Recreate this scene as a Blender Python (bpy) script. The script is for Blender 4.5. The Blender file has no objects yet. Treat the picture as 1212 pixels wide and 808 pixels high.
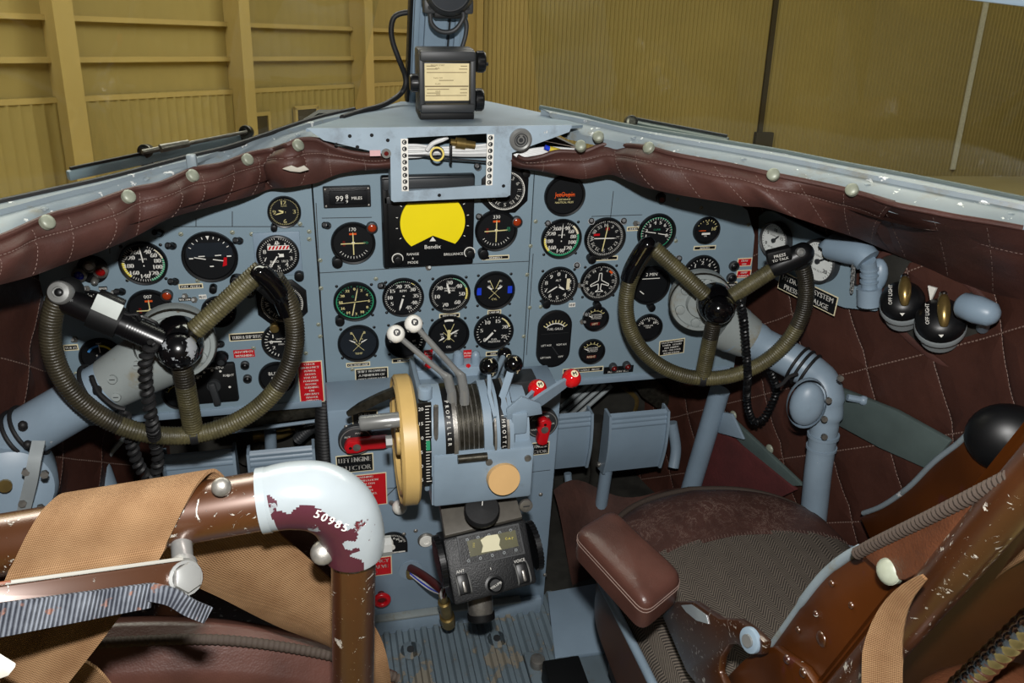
FLASH_W = 26.0
HANGAR_W = 2600.0
import bpy, bmesh, math, random
from mathutils import Vector, Matrix
random.seed(7)
COL = bpy.context.scene.collection
V = Vector
pi = math.pi
# ------------------------------------------------------------------ camera model (1212 x 808)
FPX = 1000.0
YAW, PITCH, ROLL = [math.radians(a) for a in (14.21, 28.61, -2.87)]
C = V((-.22, 0, 1.5))
def _rot():
    cy, sy, cp, sp = math.cos(YAW), math.sin(YAW), math.cos(PITCH), math.sin(PITCH)
    F = V((sy*cp, cy*cp, -sp)); r = V((cy, -sy, 0)); d = F.cross(r)
    c, s = math.cos(ROLL), math.sin(ROLL)
    return c*r+s*d, -s*r+c*d, F
CR, CD, CF = _rot()
def ray(u, v): return CR*((u-606)/FPX)+CD*((v-404)/FPX)+CF
def WY(u, v, Y): r = ray(u, v); return C+r*((Y-C.y)/r.y)
def WX(u, v, X): r = ray(u, v); return C+r*((X-C.x)/r.x)
def WZ(u, v, Z): r = ray(u, v); return C+r*((Z-C.z)/r.z)
def WP(u, v, P, n):
    r = ray(u, v); return C+r*((V(P)-C).dot(V(n))/r.dot(V(n)))
def W(p):
    q = V(p)-C; z = q.dot(CF); return 606+FPX*q.dot(CR)/z, 404+FPX*q.dot(CD)/z, z
# ------------------------------------------------------------------ materials
def lin(c): return tuple((x/12.92 if x <= .04045 else ((x+.055)/1.055)**2.4) for x in c)
def hexc(h): return lin(tuple(int(h[i:i+2], 16)/255 for i in (0, 2, 4)))
MATS = {}
class NT:
    def __init__(s, m): s.t = m.node_tree; s.n = s.t.nodes; s.l = s.t.links; s.b = s.n['Principled BSDF']
    def new(s, ty, **k):
        n = s.n.new(ty)
        for a, b in k.items():
            if a.startswith('i_'):
                key = a[2:]; n.inputs[int(key) if key.isdigit() else key.replace('_', ' ')].default_value = b
            else: setattr(n, a, b)
        return n
    def link(s, a, b): s.l.new(a, b)
    def math(s, op, a, b=None, c=None):
        n = s.n.new('ShaderNodeMath'); n.operation = op
        for i, x in enumerate((a, b, c)):
            if x is None: continue
            if isinstance(x, (int, float)): n.inputs[i].default_value = x
            else: s.l.new(x, n.inputs[i])
        return n.outputs[0]
    def mix(s, f, a, b):
        n = s.n.new('ShaderNodeMix'); n.data_type = 'RGBA'
        for i, x in ((0, f), (6, a), (7, b)):
            if isinstance(x, (int, float)): n.inputs[i].default_value = x
            elif isinstance(x, tuple): n.inputs[i].default_value = (*x[:3], 1)
            else: s.l.new(x, n.inputs[i])
        return n.outputs[2]
    def noise(s, vec, scale, detail=4, rough=.55):
        n = s.new('ShaderNodeTexNoise'); n.inputs['Scale'].default_value = scale
        n.inputs['Detail'].default_value = detail; n.inputs['Roughness'].default_value = rough
        s.l.new(vec, n.inputs['Vector']); return n.outputs['Fac']
    def ramp(s, f, a, b):
        n = s.new('ShaderNodeMapRange'); n.inputs[1].default_value = a; n.inputs[2].default_value = b
        s.l.new(f, n.inputs[0]); return n.outputs[0]
    def bump(s, h, dist, strength=1.0):
        n = s.new('ShaderNodeBump'); n.inputs['Distance'].default_value = dist; n.inputs['Strength'].default_value = strength
        s.l.new(h, n.inputs['Height']); s.l.new(n.outputs[0], s.b.inputs['Normal'])
def newmat(name, rgb, rough=.5, metal=0., spec=.5):
    m = bpy.data.materials.new(name); m.use_nodes = True
    t = NT(m); b = t.b
    b.inputs['Base Color'].default_value = (*rgb, 1); b.inputs['Roughness'].default_value = rough
    b.inputs['Metallic'].default_value = metal; b.inputs['Specular IOR Level'].default_value = spec
    m.diffuse_color = (*rgb, 1)
    MATS[name] = m; return m, t
def obco(t): return t.new('ShaderNodeTexCoord').outputs['Object']
def simple(name, h, rough=.5, metal=0., spec=.5, var=.12, vs=18, bump=0., bs=200):
    rgb = hexc(h); m, t = newmat(name, rgb, rough, metal, spec)
    co = obco(t)
    if var:
        f = t.ramp(t.noise(co, vs), .3, .7)
        c = t.mix(f, tuple(x*(1-var) for x in rgb), tuple(min(1, x*(1+var)) for x in rgb))
        t.link(c, t.b.inputs['Base Color'])
    if bump: t.bump(t.noise(co, bs, 2), bump)
    return m
def chipped(name, h, chip, rough=.4, th=.66, scale=30, metal=0., var=.12, grime=None, th2=.62, spec=.5, chiprough=.35, chipmetal=.3):
    """painted surface with worn-through chips"""
    rgb = hexc(h); m, t = newmat(name, rgb, rough, metal, spec); co = obco(t)
    f = t.ramp(t.noise(co, 9), .3, .7)
    c = t.mix(f, tuple(x*(1-var) for x in rgb), tuple(min(1, x*(1+var)) for x in rgb))
    if grime:
        g = t.ramp(t.noise(co, 14, 6, .7), th2, th2+.14)
        c = t.mix(g, c, hexc(grime))
    k = t.ramp(t.noise(co, scale, 6, .62), th, th+.015)
    c = t.mix(k, c, hexc(chip)); t.link(c, t.b.inputs['Base Color'])
    t.link(t.math('MULTIPLY', k, chipmetal), t.b.inputs['Metallic'])
    t.bump(t.math('SUBTRACT', 1.0, k), .0004)
    return m
simple('panel_paint', '7d919d', .45, var=.05, vs=6, bump=.0001, bs=500)
chipped('grey_paint', '8395a4', 'd4d8d8', .42, th=.70, scale=26, grime='6a7278', th2=.64)
chipped('grey_paint_clean', '8093a3', 'c9cdcd', .4, th=.76, scale=22, var=.07)
chipped('worn_sill', '7c888f', 'dfe2e2', .42, th=.635, scale=45, grime='77766a', th2=.55, chiprough=.3)
chipped('casting', '868d8c', '6f665a', .45, th=.70, scale=16, grime='7d7867', th2=.58, chipmetal=.1)
chipped('floor_paint', '66747c', '857f72', .5, th=.57, scale=14, grime='5c5850', th2=.52, chipmetal=.1)
simple('green_grey', '4d5a58', .55)
simple('black_plastic', '0e0f11', .38, spec=.4, var=.1)
simple('black_matte', '0a0b0c', .6, spec=.3, var=.1)
simple('black_gloss', '08080a', .12, spec=.6, var=.05)
simple('dial_black', '0d0f12', .55, spec=.25, var=.05)
simple('dial_smoke', '1a2027', .5, spec=.25, var=.12, vs=30)
simple('dark_grey', '2c2e30', .5, var=.15)
simple('crackle', '17181a', .45, bump=.0006, bs=420, spec=.4)
simple('rubber', '1b1b1c', .55, spec=.35, bump=.0002)
simple('dark_clutter', '2b2a26', .6, var=.4, vs=20)
simple('rust_cloth', '3f251d', .8, var=.4, vs=14, bump=.002, bs=60)
simple('white', 'e6e4dc', .5, var=.04)
simple('white_gloss', 'e9e7df', .22, var=.03)
simple('cream_dial', 'd7dad6', .5, var=.06, vs=40)
simple('cream', 'd0ae6c', .38, var=.08, vs=14)
simple('tan_knob', 'd3ab74', .45, var=.04)
simple('ivory', 'e3d8b4', .55, var=.06)
simple('red', 'c1121c', .3, var=.05)
simple('red_gloss', 'c8161a', .1, var=.04, spec=.6)
simple('red_dark', '5e0f0d', .3)
simple('orange', 'd8551e', .4, var=.05)
simple('amber', '9a3412', .2, spec=.7)
simple('blue', '1c3fd0', .4); simple('blue_lamp', '161f9a', .08, spec=.8); simple('red_lamp', '8a0b0b', .08, spec=.8)
simple('sky_blue', '4a93d6', .5)
simple('green', '2b8f66', .5); simple('yellow', 'd8c63a', .5); simple('lume', 'd9cd92', .5)
simple('scope_yellow', 'f2dc00', .5, var=.02)
simple('steel', '8f908e', .3, metal=.45, var=.1)
simple('steel_worn', '8d8a84', .38, metal=.7, var=.3, vs=60, bump=.0003)
simple('chrome', 'c9cbcc', .12, metal=1., var=.03)
simple('dark_steel', '4b4840', .35, metal=.8, var=.45, vs=90)
simple('brass', '9a8350', .3, metal=.8, var=.25, vs=50)
simple('snap', '8f9484', .42, metal=.1, var=.12, vs=90)
simple('thread', '7f6a62', .7)
chipped('black_worn', '0b0b0d', 'a4a8ac', .22, th=.56, scale=30, chipmetal=.2)
simple('black_satin', '0a0a0c', .32, spec=.5, var=.1)
simple('wire_white', 'd8d9d8', .4); simple('wire_yellow', 'cdb63a', .4)
simple('tie_grey', '8f9698', .4)
simple('paper', 'd9c99a', .6, var=.08, vs=30); simple('paper_line', '6b5a3c', .7)
simple('screen_grey', '5d5b43', .25, var=.1); simple('blotch', 'd8d2b0', .6, var=.04)
simple('radio_top', '59554e', .5, var=.2, vs=30)
simple('green_white', 'cfd6d2', .5)
# leathers
def leather(name, h, rough=.42, scr=0., spec=.45, crease=.0012):
    rgb = hexc(h); m, t = newmat(name, rgb, rough, 0, spec); co = obco(t)
    f = t.ramp(t.noise(co, 12, 5), .3, .7)
    c = t.mix(f, tuple(x*.72 for x in rgb), tuple(x*1.25 for x in rgb))
    if scr:
        w = t.new('ShaderNodeTexNoise', noise_dimensions='3D'); w.inputs['Scale'].default_value = 14; w.inputs['Detail'].default_value = 9
        w.inputs['Roughness'].default_value = .75; w.inputs['Distortion'].default_value = 2.2
        t.link(co, w.inputs['Vector'])
        d = t.math('ABSOLUTE', t.math('SUBTRACT', w.outputs['Fac'], .5))
        k = t.math('MULTIPLY', t.ramp(d, .012, .0), t.ramp(t.noise(co, 6), .42, .62))
        c = t.mix(t.math('MULTIPLY', k, scr), c, hexc('b9a193'))
    t.link(c, t.b.inputs['Base Color'])
    v = t.new('ShaderNodeTexVoronoi'); v.inputs['Scale'].default_value = 420; t.link(co, v.inputs['Vector'])
    h_ = t.math('ADD', t.math('MULTIPLY', v.outputs['Distance'], .25), t.math('MULTIPLY', t.noise(co, 22, 5), 2.2))
    t.bump(h_, crease)
    return m
leather('leather', '4b2e28', .56, crease=.0008)
leather('leather_seat', '4c3029', .36, crease=.0005)
chipped('apron_lit_paint', '9aabb8', 'dfe2e2', .4, th=.70, scale=30, grime='84909a', th2=.52)  # tone raised to paint in the nearer flash; chips and grime are wear
leather('leather_worn', '4a312b', .5, scr=.7)
leather('leather_tan', '573422', .36)
def quilted(name, h):
    """leather with diamond stitching; pattern lives in the UVs (metres along the wall)"""
    rgb = hexc(h); m, t = newmat(name, rgb, .5, 0, .4)
    uv = t.new('ShaderNodeTexCoord').outputs['UV']; s = t.new('ShaderNodeSeparateXYZ'); t.link(uv, s.inputs[0])
    u, v = s.outputs[0], s.outputs[1]
    P = .15
    def lines(a, b):
        e = t.math('ADD', t.math('MULTIPLY', u, a), t.math('MULTIPLY', v, b))
        return e, t.math('PINGPONG', e, P/2)
    e1, d1 = lines(.64, .77); e2, d2 = lines(.80, -.60)
    def dash(e, d):
        on = t.math('GREATER_THAN', t.math('FRACT', t.math('MULTIPLY', e, 1/.0075)), .34)
        return t.math('MULTIPLY', t.math('LESS_THAN', d, .0011), on)
    st = t.math('MAXIMUM', dash(e2, d1), dash(e1, d2))
    dm = t.math('MINIMUM', d1, d2)
    co = obco(t)
    f = t.ramp(t.noise(co, 9, 5), .3, .7)
    c = t.mix(f, tuple(x*.75 for x in rgb), tuple(x*1.2 for x in rgb))
    c = t.mix(t.math('MULTIPLY', st, .8), c, hexc('a58a7e')); t.link(c, t.b.inputs['Base Color'])
    hgt = t.math('ADD', t.math('MULTIPLY', t.math('POWER', t.math('MINIMUM', t.math('MULTIPLY', dm, 1/.03), 1.0), .5), 1.0), t.math('MULTIPLY', t.noise(co, 30, 5), .35))
    t.bump(hgt, .006)
    return m
quilted('quilt', '43271f')
# woven webbing / herringbone (UV in metres)
def woven(name, h, h2, pitch, bands=None, rough=.75):
    m, t = newmat(name, hexc(h), rough, 0, .25)
    uv = t.new('ShaderNodeTexCoord').outputs['UV']; s = t.new('ShaderNodeSeparateXYZ'); t.link(uv, s.inputs[0])
    u, v = s.outputs[0], s.outputs[1]
    a = t.math('PINGPONG', u, pitch/2); b = t.math('PINGPONG', t.math('ADD', v, t.math('MULTIPLY', u, .0)), pitch/2)
    w = t.math('MULTIPLY', t.math('ADD', t.math('MULTIPLY', a, 1/pitch), t.math('MULTIPLY', b, 1/pitch)), 1.0)
    co = obco(t)
    f = t.math('ADD', w, t.math('MULTIPLY', t.math('SUBTRACT', t.noise(co, 40, 6), .5), .9))
    if bands:
        f = t.math('ADD', f, t.math('MULTIPLY', t.math('PINGPONG', v, bands), .5/bands*.55))
    c = t.mix(t.ramp(f, .15, 1.0), hexc(h2), hexc(h)); t.link(c, t.b.inputs['Base Color'])
    t.bump(w, .0009)
    return m
woven('webbing', '8f7050', '694a2e', .0017, .024)
def ribs():
    m, t = newmat('velcro', hexc('5a606b'), .7, 0, .3)
    uv = t.new('ShaderNodeTexCoord').outputs['UV']; s = t.new('ShaderNodeSeparateXYZ'); t.link(uv, s.inputs[0]); co = obco(t)
    w = t.math('MULTIPLY', t.math('PINGPONG', t.math('ADD', s.outputs[0], t.math('MULTIPLY', s.outputs[1], .15)), .0016), 1/.0016)
    f = t.math('ADD', w, t.math('MULTIPLY', t.math('SUBTRACT', t.noise(co, 55, 6), .5), 1.6))
    c = t.mix(t.ramp(f, .1, 1.0), hexc('22252e'), hexc('6e737b')); c = t.mix(t.ramp(t.noise(co, 90, 3), .62, .7), c, hexc('7a5648')); t.link(c, t.b.inputs['Base Color']); t.bump(w, .0012)
ribs()
woven('cord_trim', '8a8177', '3d342e', .004)
def herring():
    m, t = newmat('herringbone', hexc('5a5049'), .85, 0, .2)
    uv = t.new('ShaderNodeTexCoord').outputs['UV']; s = t.new('ShaderNodeSeparateXYZ'); t.link(uv, s.inputs[0])
    u, v = s.outputs[0], s.outputs[1]
    z = t.math('PINGPONG', u, .016)
    e = t.math('ADD', v, t.math('MULTIPLY', z, 1.25))
    k = t.math('GREATER_THAN', t.math('FRACT', t.math('MULTIPLY', e, 1/.0062)), .5)
    co = obco(t); n = t.noise(co, 60, 5)
    k = t.math('ADD', t.math('MULTIPLY', k, .8), t.math('MULTIPLY', n, .3))
    c = t.mix(k, hexc('282422'), hexc('6f665c')); t.link(c, t.b.inputs['Base Color'])
    t.bump(k, .0006)
herring()
def bronze(name, h, h2, th=.69, rough=.22, met=.3):
    """glossy brown lacquer worn through to grey metal"""
    rgb = hexc(h); m, t = newmat(name, rgb, rough, met, .6); co = obco(t)
    f = t.ramp(t.noise(co, 7), .35, .65); c = t.mix(f, tuple(x*.75 for x in rgb), tuple(x*1.15 for x in rgb))
    g = t.ramp(t.noise(co, 11, 6, .7), .60, .64); c = t.mix(t.math('MULTIPLY', g, .5), c, hexc('4a2226'))
    sc_ = t.new('ShaderNodeTexNoise'); sc_.inputs['Scale'].default_value = 38; sc_.inputs['Detail'].default_value = 8; sc_.inputs['Roughness'].default_value = .7; sc_.inputs['Distortion'].default_value = 3.0; t.link(co, sc_.inputs['Vector'])
    k = t.math('MAXIMUM', t.ramp(t.noise(co, 34, 7, .68), th, th+.012), t.ramp(sc_.outputs['Fac'], th-.02, th-.008)); c = t.mix(k, c, hexc(h2))
    t.link(c, t.b.inputs['Base Color']); t.link(t.math('MULTIPLY_ADD', k, -met, met), t.b.inputs['Metallic'])
    t.bump(t.math('SUBTRACT', 1.0, k), .0005)
def coat(n, w, r): b = MATS[n].node_tree.nodes['Principled BSDF']; b.inputs['Coat Weight'].default_value = w; b.inputs['Coat Roughness'].default_value = r; b.inputs['Coat IOR'].default_value = 1.8
bronze('bronze', '4d2a11', 'b8b2a8', .645, .34, .45); bronze('bronze_plate', '4d2608', 'a8a39b', .73, .32, .15); coat('bronze', 1.0, .27)
# cord-wrapped rim: green cord worn dark
def wrap(name, a, b):
    m, t = newmat(name, hexc(a), .42, 0, .5); co = obco(t)
    f = t.ramp(t.noise(co, 13, 5), .38, .62)
    st = t.ramp(t.noise(co, 160, 3), .3, .7)
    c = t.mix(f, hexc(a), hexc(b)); c = t.mix(t.math('MULTIPLY', st, .45), c, hexc('2a2618')); t.link(c, t.b.inputs['Base Color'])
    t.bump(t.noise(co, 300, 2), .0006)
wrap('cord_green', '3f3b28', '625c3e'); wrap('cord_dark', '1d1a15', '383326')
# hangar sheet
def hangar(name, h, k=1.):
    rgb = hexc(h); m, t = newmat(name, rgb, .7, 0, .2); co = obco(t)
    f = t.ramp(t.noise(co, .25, 5), .3, .7); c = t.mix(f, tuple(x*.86 for x in rgb), tuple(x*1.1 for x in rgb))
    t.link(c, t.b.inputs['Base Color'])
hangar('hangar_sheet', '9c8a54'); hangar('hangar_steel', 'b09a60'); hangar('hangar_floor', 'b8a670')
simple('hangar_dark', '3a3019', .8)
simple('hangar_white', 'cfcbb8', .6)
# window glass: clear pane, mirror reflection by Fresnel
gm = bpy.data.materials.new('pane_glass'); gm.use_nodes = True; MATS['pane_glass'] = gm
_t = gm.node_tree; _o = _t.nodes['Material Output']; _t.nodes.remove(_t.nodes['Principled BSDF'])
_tr = _t.nodes.new('ShaderNodeBsdfTransparent'); _tr.inputs[0].default_value = (.93, .95, .93, 1)
_gl = _t.nodes.new('ShaderNodeBsdfGlossy'); _gl.inputs['Roughness'].default_value = .03
_fr = _t.nodes.new('ShaderNodeFresnel'); _fr.inputs[0].default_value = 1.35
_mx = _t.nodes.new('ShaderNodeMixShader'); _t.links.new(_fr.outputs[0], _mx.inputs[0]); _t.links.new(_tr.outputs[0], _mx.inputs[1]); _t.links.new(_gl.outputs[0], _mx.inputs[2]); _t.links.new(_mx.outputs[0], _o.inputs[0])
# ------------------------------------------------------------------ mesh builder
def frame(o, n, up=(0, 0, 1)):
    n = V(n).normalized(); up = V(up)
    if abs(n.dot(up.normalized())) > .99: up = V((0, 1, 0))
    u = up.cross(n).normalized(); v = n.cross(u)
    return Matrix(((u.x, v.x, n.x, o[0]), (u.y, v.y, n.y, o[1]), (u.z, v.z, n.z, o[2]), (0, 0, 0, 1)))
def frame_uv(o, u, v):
    u = V(u).normalized(); n = u.cross(V(v)).normalized(); v = n.cross(u)
    return Matrix(((u.x, v.x, n.x, o[0]), (u.y, v.y, n.y, o[1]), (u.z, v.z, n.z, o[2]), (0, 0, 0, 1)))
def T(M, x=0, y=0, z=0): return M @ Matrix.Translation((x, y, z))
def RZ(M, deg): return M @ Matrix.Rotation(math.radians(deg), 4, 'Z')
def cr(pts, n=8, closed=False):
    """Catmull-Rom through points"""
    P = [V(p) for p in pts]; out = []
    N = len(P)
    for i in range(N if closed else N-1):
        if closed: a, b, c, d = P[i-1], P[i], P[(i+1) % N], P[(i+2) % N]
        else: a, b, c, d = P[max(i-1, 0)], P[i], P[i+1], P[min(i+2, N-1)]
        for k in range(n):
            t = k/n; t2 = t*t; t3 = t2*t
            out.append(.5*((2*b)+(c-a)*t+(2*a-5*b+4*c-d)*t2+(3*b-a-3*c+d)*t3))
    if not closed: out.append(P[-1])
    return out
def lerp(a, b, t): return a+(b-a)*t
_txt = {}
def text_geo(s):
    if s not in _txt:
        cu = bpy.data.curves.new('t', 'FONT'); cu.body = s; cu.resolution_u = 2; cu.align_x = 'CENTER'; cu.size = 1
        ob = bpy.data.objects.new('t', cu)
        me = bpy.data.meshes.new_from_object(ob)
        vs = [(v.co.x, v.co.y) for v in me.vertices]; fs = [tuple(p.vertices) for p in me.polygons]
        bpy.data.objects.remove(ob); bpy.data.curves.remove(cu); bpy.data.meshes.remove(me)
        _txt[s] = (vs, fs)
    return _txt[s]
ORG = {}
class MB:
    def __init__(s, mat=None): s.v = []; s.f = []; s.m = []; s.sm = []; s.uv = {}; s.mat = mat
    def add(s, vs, fs, mat=None, smooth=True, uvs=None):
        b = len(s.v); s.v += [V(p) for p in vs]
        for i, f in enumerate(fs):
            if uvs: s.uv[len(s.f)] = [uvs[k] for k in f]
            s.f.append([b+k for k in f]); s.m.append(mat or s.mat); s.sm.append(smooth)
        return s
    def bm(s, bm, M, mat=None, smooth=True):
        bm.verts.index_update()
        s.add([M @ v.co for v in bm.verts], [[v.index for v in f.verts] for f in bm.faces], mat, smooth); bm.free(); return s
    def box(s, M, sx, sy, sz, bev=0., mat=None, seg=2):
        """box centred on M's origin in x,y and standing on z=0..sz"""
        bm = bmesh.new(); bmesh.ops.create_cube(bm, size=1)
        for v in bm.verts: v.co = V((v.co.x*sx, v.co.y*sy, (v.co.z+.5)*sz))
        if bev: bmesh.ops.bevel(bm, geom=bm.edges[:], offset=bev, segments=seg, affect='EDGES', profile=.5)
        return s.bm(bm, M, mat, bool(bev))
    def boxw(s, a, b, bev=0., mat=None):
        a = V(a); b = V(b); c = (a+b)/2
        return s.box(Matrix.Translation((c.x, c.y, min(a.z, b.z))), abs(a.x-b.x), abs(a.y-b.y), abs(a.z-b.z), bev, mat)
    def lathe(s, M, prof, seg=32, mat=None, a0=0, a1=360, cap=False):
        full = abs(a1-a0) >= 360; n = seg if full else seg+1
        vs = []; fs = []
        for r, z in prof:
            for i in range(n):
                a = math.radians(a0+(a1-a0)*i/seg); vs.append(M @ V((r*math.cos(a), r*math.sin(a), z)))
        for j in range(len(prof)-1):
            for i in range(seg):
                k = (i+1) % n
                fs.append((j*n+i, j*n+k, (j+1)*n+k, (j+1)*n+i))
        s.add(vs, fs, mat)
        if cap:
            b = len(s.v)-n
            s.f.append(list(range(b, b+n))); s.m.append(mat or s.mat); s.sm.append(False)
        return s
    def cyl(s, M, r, h, seg=20, mat=None, r2=None, bev=0.):
        r2 = r if r2 is None else r2
        p = [(1e-5, 0), (r, 0)]
        if bev: p += [(r2, h-bev), (r2-bev*.3, h-bev*.3), (r2-bev, h)]
        else: p += [(r2, h)]
        return s.lathe(M, p+[(1e-5, h)], seg, mat)
    def ball(s, c, r, seg=20, mat=None, M=None, sc=(1, 1, 1)):
        M = M or Matrix.Translation(c); n = max(6, seg//2)
        return s.lathe(M @ Matrix.Diagonal((*sc, 1)), [(max(1e-5, r*math.sin(pi*i/n)), -r*math.cos(pi*i/n)) for i in range(n+1)], seg, mat)
    def dome(s, M, r, h, seg=16, mat=None):
        return s.lathe(M, [(r*math.cos(pi/2*i/6), h*math.sin(pi/2*i/6)) if i < 6 else (1e-5, h) for i in range(7)], seg, mat)
    def tube(s, pts, r, seg=10, mat=None, closed=False, cap=True, mats=None):
        P = [V(p) for p in pts]; N = len(P)
        R = r if isinstance(r, (list, tuple)) else [r]*N
        tan = []
        for i in range(N):
            a = P[i-1] if (i or closed) else P[0]; b = P[(i+1) % N] if (i < N-1 or closed) else P[-1]
            d = b-a; tan.append(d.normalized() if d.length > 1e-9 else (tan[-1] if tan else V((0, 0, 1))))
        x = tan[0].orthogonal().normalized(); vs = []
        for i in range(N):
            x = (x-tan[i]*x.dot(tan[i])); x = x.normalized() if x.length > 1e-6 else tan[i].orthogonal().normalized()
            y = tan[i].cross(x)
            for k in range(seg):
                a = 2*pi*k/seg; vs.append(P[i]+(x*math.cos(a)+y*math.sin(a))*R[i])
        b0 = len(s.v)
        for i in range(N if closed else N-1):
            j = (i+1) % N
            s.f += [[b0+i*seg+k, b0+i*seg+(k+1) % seg, b0+j*seg+(k+1) % seg, b0+j*seg+k] for k in range(seg)]
            mm = (mats[i] if mats else None) or mat or s.mat
            s.m += [mm]*seg; s.sm += [True]*seg
        s.v += vs
        if cap and not closed:
            for q, i in ((list(range(seg))[::-1], 0), (list(range(seg)), N-1)):
                s.f.append([b0+i*seg+k for k in q]); s.m.append((mats[0 if i == 0 else -1] if mats else None) or mat or s.mat); s.sm.append(False)
        return s
    def ribbon(s, pts, wide, w, th=.0025, mat=None, uv=True, raw=False):
        """flat strap along pts; wide = width vectors (one or per point)"""
        P = [V(p) for p in pts]; N = len(P); vs = []; uvs = []; L = 0
        for i in range(N):
            if i: L += (P[i]-P[i-1]).length
            t = (P[min(i+1, N-1)]-P[max(i-1, 0)]).normalized()
            wd = V(wide[i] if isinstance(wide, list) else wide); wd = wd.normalized() if raw else (wd-t*wd.dot(t)).normalized()
            n = t.cross(wd).normalized(); ww = w[i] if isinstance(w, list) else w
            K = 6
            for k in range(K+1):
                q = (k/K-.5); vs.append(P[i]+wd*ww*q+n*th/2); uvs.append((L, q*ww))
            for k in range(K+1):
                q = (.5-k/K); vs.append(P[i]+wd*ww*q-n*th/2); uvs.append((L, q*ww))
        M_ = 2*(K+1); fs = []
        for i in range(N-1):
            for k in range(M_):
                fs.append((i*M_+k, i*M_+(k+1) % M_, (i+1)*M_+(k+1) % M_, (i+1)*M_+k))
        fs.append(tuple(range(M_))[::-1]); fs.append(tuple((N-1)*M_+k for k in range(M_)))
        return s.add(vs, fs, mat, True, uvs)
    def prism(s, pts, d, mat=None, bev=0., hole=None, smooth=False):
        """polygon of world points extruded by vector d (front face first); optional hole polygon with as many or fewer points"""
        pts = [V(p) for p in pts]; d = V(d)
        bm = bmesh.new()
        vs = [bm.verts.new(p) for p in pts]
        if hole:
            hv = [bm.verts.new(V(p)) for p in hole]
            es = [bm.edges.new((vs[i], vs[(i+1) % len(vs)])) for i in range(len(vs))]+[bm.edges.new((hv[i], hv[(i+1) % len(hv)])) for i in range(len(hv))]
            bmesh.ops.triangle_fill(bm, use_beauty=True, edges=es)
        else: bm.faces.new(vs)
        geo = bmesh.ops.extrude_face_region(bm, geom=bm.faces[:], use_keep_orig=True)
        bmesh.ops.translate(bm, vec=d, verts=[g for g in geo['geom'] if isinstance(g, bmesh.types.BMVert)])
        bmesh.ops.recalc_face_normals(bm, faces=bm.faces[:])
        if bev:
            ed = [e for e in bm.edges if len(e.link_faces) == 2 and e.calc_face_angle(0) > .5]
            bmesh.ops.bevel(bm, geom=ed, offset=bev, segments=2, affect='EDGES', profile=.5)
        return s.bm(bm, Matrix(), mat, bool(bev) or smooth)
    def grid(s, fn, nu, nv, mat=None, uvf=None, closed_v=False):
        vs = []; uvs = []; fs = []; m = nv if closed_v else nv+1
        for i in range(nu+1):
            for j in range(m):
                vs.append(V(fn(i/nu, j/nv)))
                if uvf: uvs.append(uvf(i/nu, j/nv))
        for i in range(nu):
            for j in range(nv):
                k = (j+1) % m; fs.append((i*m+j, (i+1)*m+j, (i+1)*m+k, i*m+k))
        return s.add(vs, fs, mat, True, uvs or None)
    # flat marks in the local xy-plane of M
    def poly(s, M, pts, mat=None, z=0): return s.add([M @ V((p[0], p[1], z)) for p in pts], [tuple(range(len(pts)))], mat, False)
    def rect(s, M, x0, y0, x1, y1, mat=None, z=0): return s.poly(M, [(x0, y0), (x1, y0), (x1, y1), (x0, y1)], mat, z)
    def line(s, M, x0, y0, x1, y1, w, mat=None, z=0):
        d = V((x1-x0, y1-y0)); n = V((-d.y, d.x)).normalized()*w/2
        return s.poly(M, [(x0+n.x, y0+n.y), (x0-n.x, y0-n.y), (x1-n.x, y1-n.y), (x1+n.x, y1+n.y)], mat, z)
    def disc(s, M, r, mat=None, z=0, seg=36, x=0, y=0):
        return s.poly(M, [(x+r*math.cos(2*pi*i/seg), y+r*math.sin(2*pi*i/seg)) for i in range(seg)], mat, z)
    def arc(s, M, a0, a1, r0, r1, mat=None, z=0, seg=None):
        seg = seg or max(3, int(abs(a1-a0)/7)); vs = []; fs = []
        for i in range(seg+1):
            a = math.radians(90-(a0+(a1-a0)*i/seg))
            for r in (r0, r1): vs.append(M @ V((r*math.cos(a), r*math.sin(a), z)))
        for i in range(seg): fs.append((2*i, 2*i+2, 2*i+3, 2*i+1))
        return s.add(vs, fs, mat, False)
    def text(s, M, txt, x, y, size, mat=None, z=0, rot=0, maxw=None, bold=0.):
        vs, fs = text_geo(txt)
        if not vs: return s
        k = size/.70; c, sn = math.cos(rot), math.sin(rot); sx = k
        if maxw:
            w = (max(v[0] for v in vs)-min(v[0] for v in vs))*k
            if w > maxw: sx = k*maxw/w
        x0 = (max(v[0] for v in vs)+min(v[0] for v in vs))/2
        for off in ([(0, 0)] if not bold else [(-bold, 0), (bold, 0)]):
            P = [((a-x0)*sx+off[0], (b-.36)*k+off[1]) for a, b in vs]
            s.add([M @ V((x+a*c-b*sn, y+a*sn+b*c, z)) for a, b in P], fs, mat, False)
        return s
    def build(s, name, parent=None, sharp=40):
        o0 = ORG.get(parent.name, V((0, 0, 0))) if parent else V((0, 0, 0))
        if not parent and s.v:
            n = len(s.v); lo = V((min(p.x for p in s.v), min(p.y for p in s.v), min(p.z for p in s.v))); hi = V((max(p.x for p in s.v), max(p.y for p in s.v), max(p.z for p in s.v)))
            o0 = V(((lo.x+hi.x)/2, (lo.y+hi.y)/2, lo.z))
        me = bpy.data.meshes.new(name)
        me.from_pydata([p-o0 for p in s.v], [], s.f)
        names = []
        for x in s.m:
            if x not in names: names.append(x)
        for x in names: me.materials.append(MATS[x])
        ix = {x: i for i, x in enumerate(names)}
        me.polygons.foreach_set('material_index', [ix[x] for x in s.m]); me.polygons.foreach_set('use_smooth', s.sm)
        if s.uv:
            ul = me.uv_layers.new(name='UVMap')
            for fi, uvs in s.uv.items():
                p = me.polygons[fi]
                for k, li in enumerate(p.loop_indices): ul.data[li].uv = uvs[k]
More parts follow.
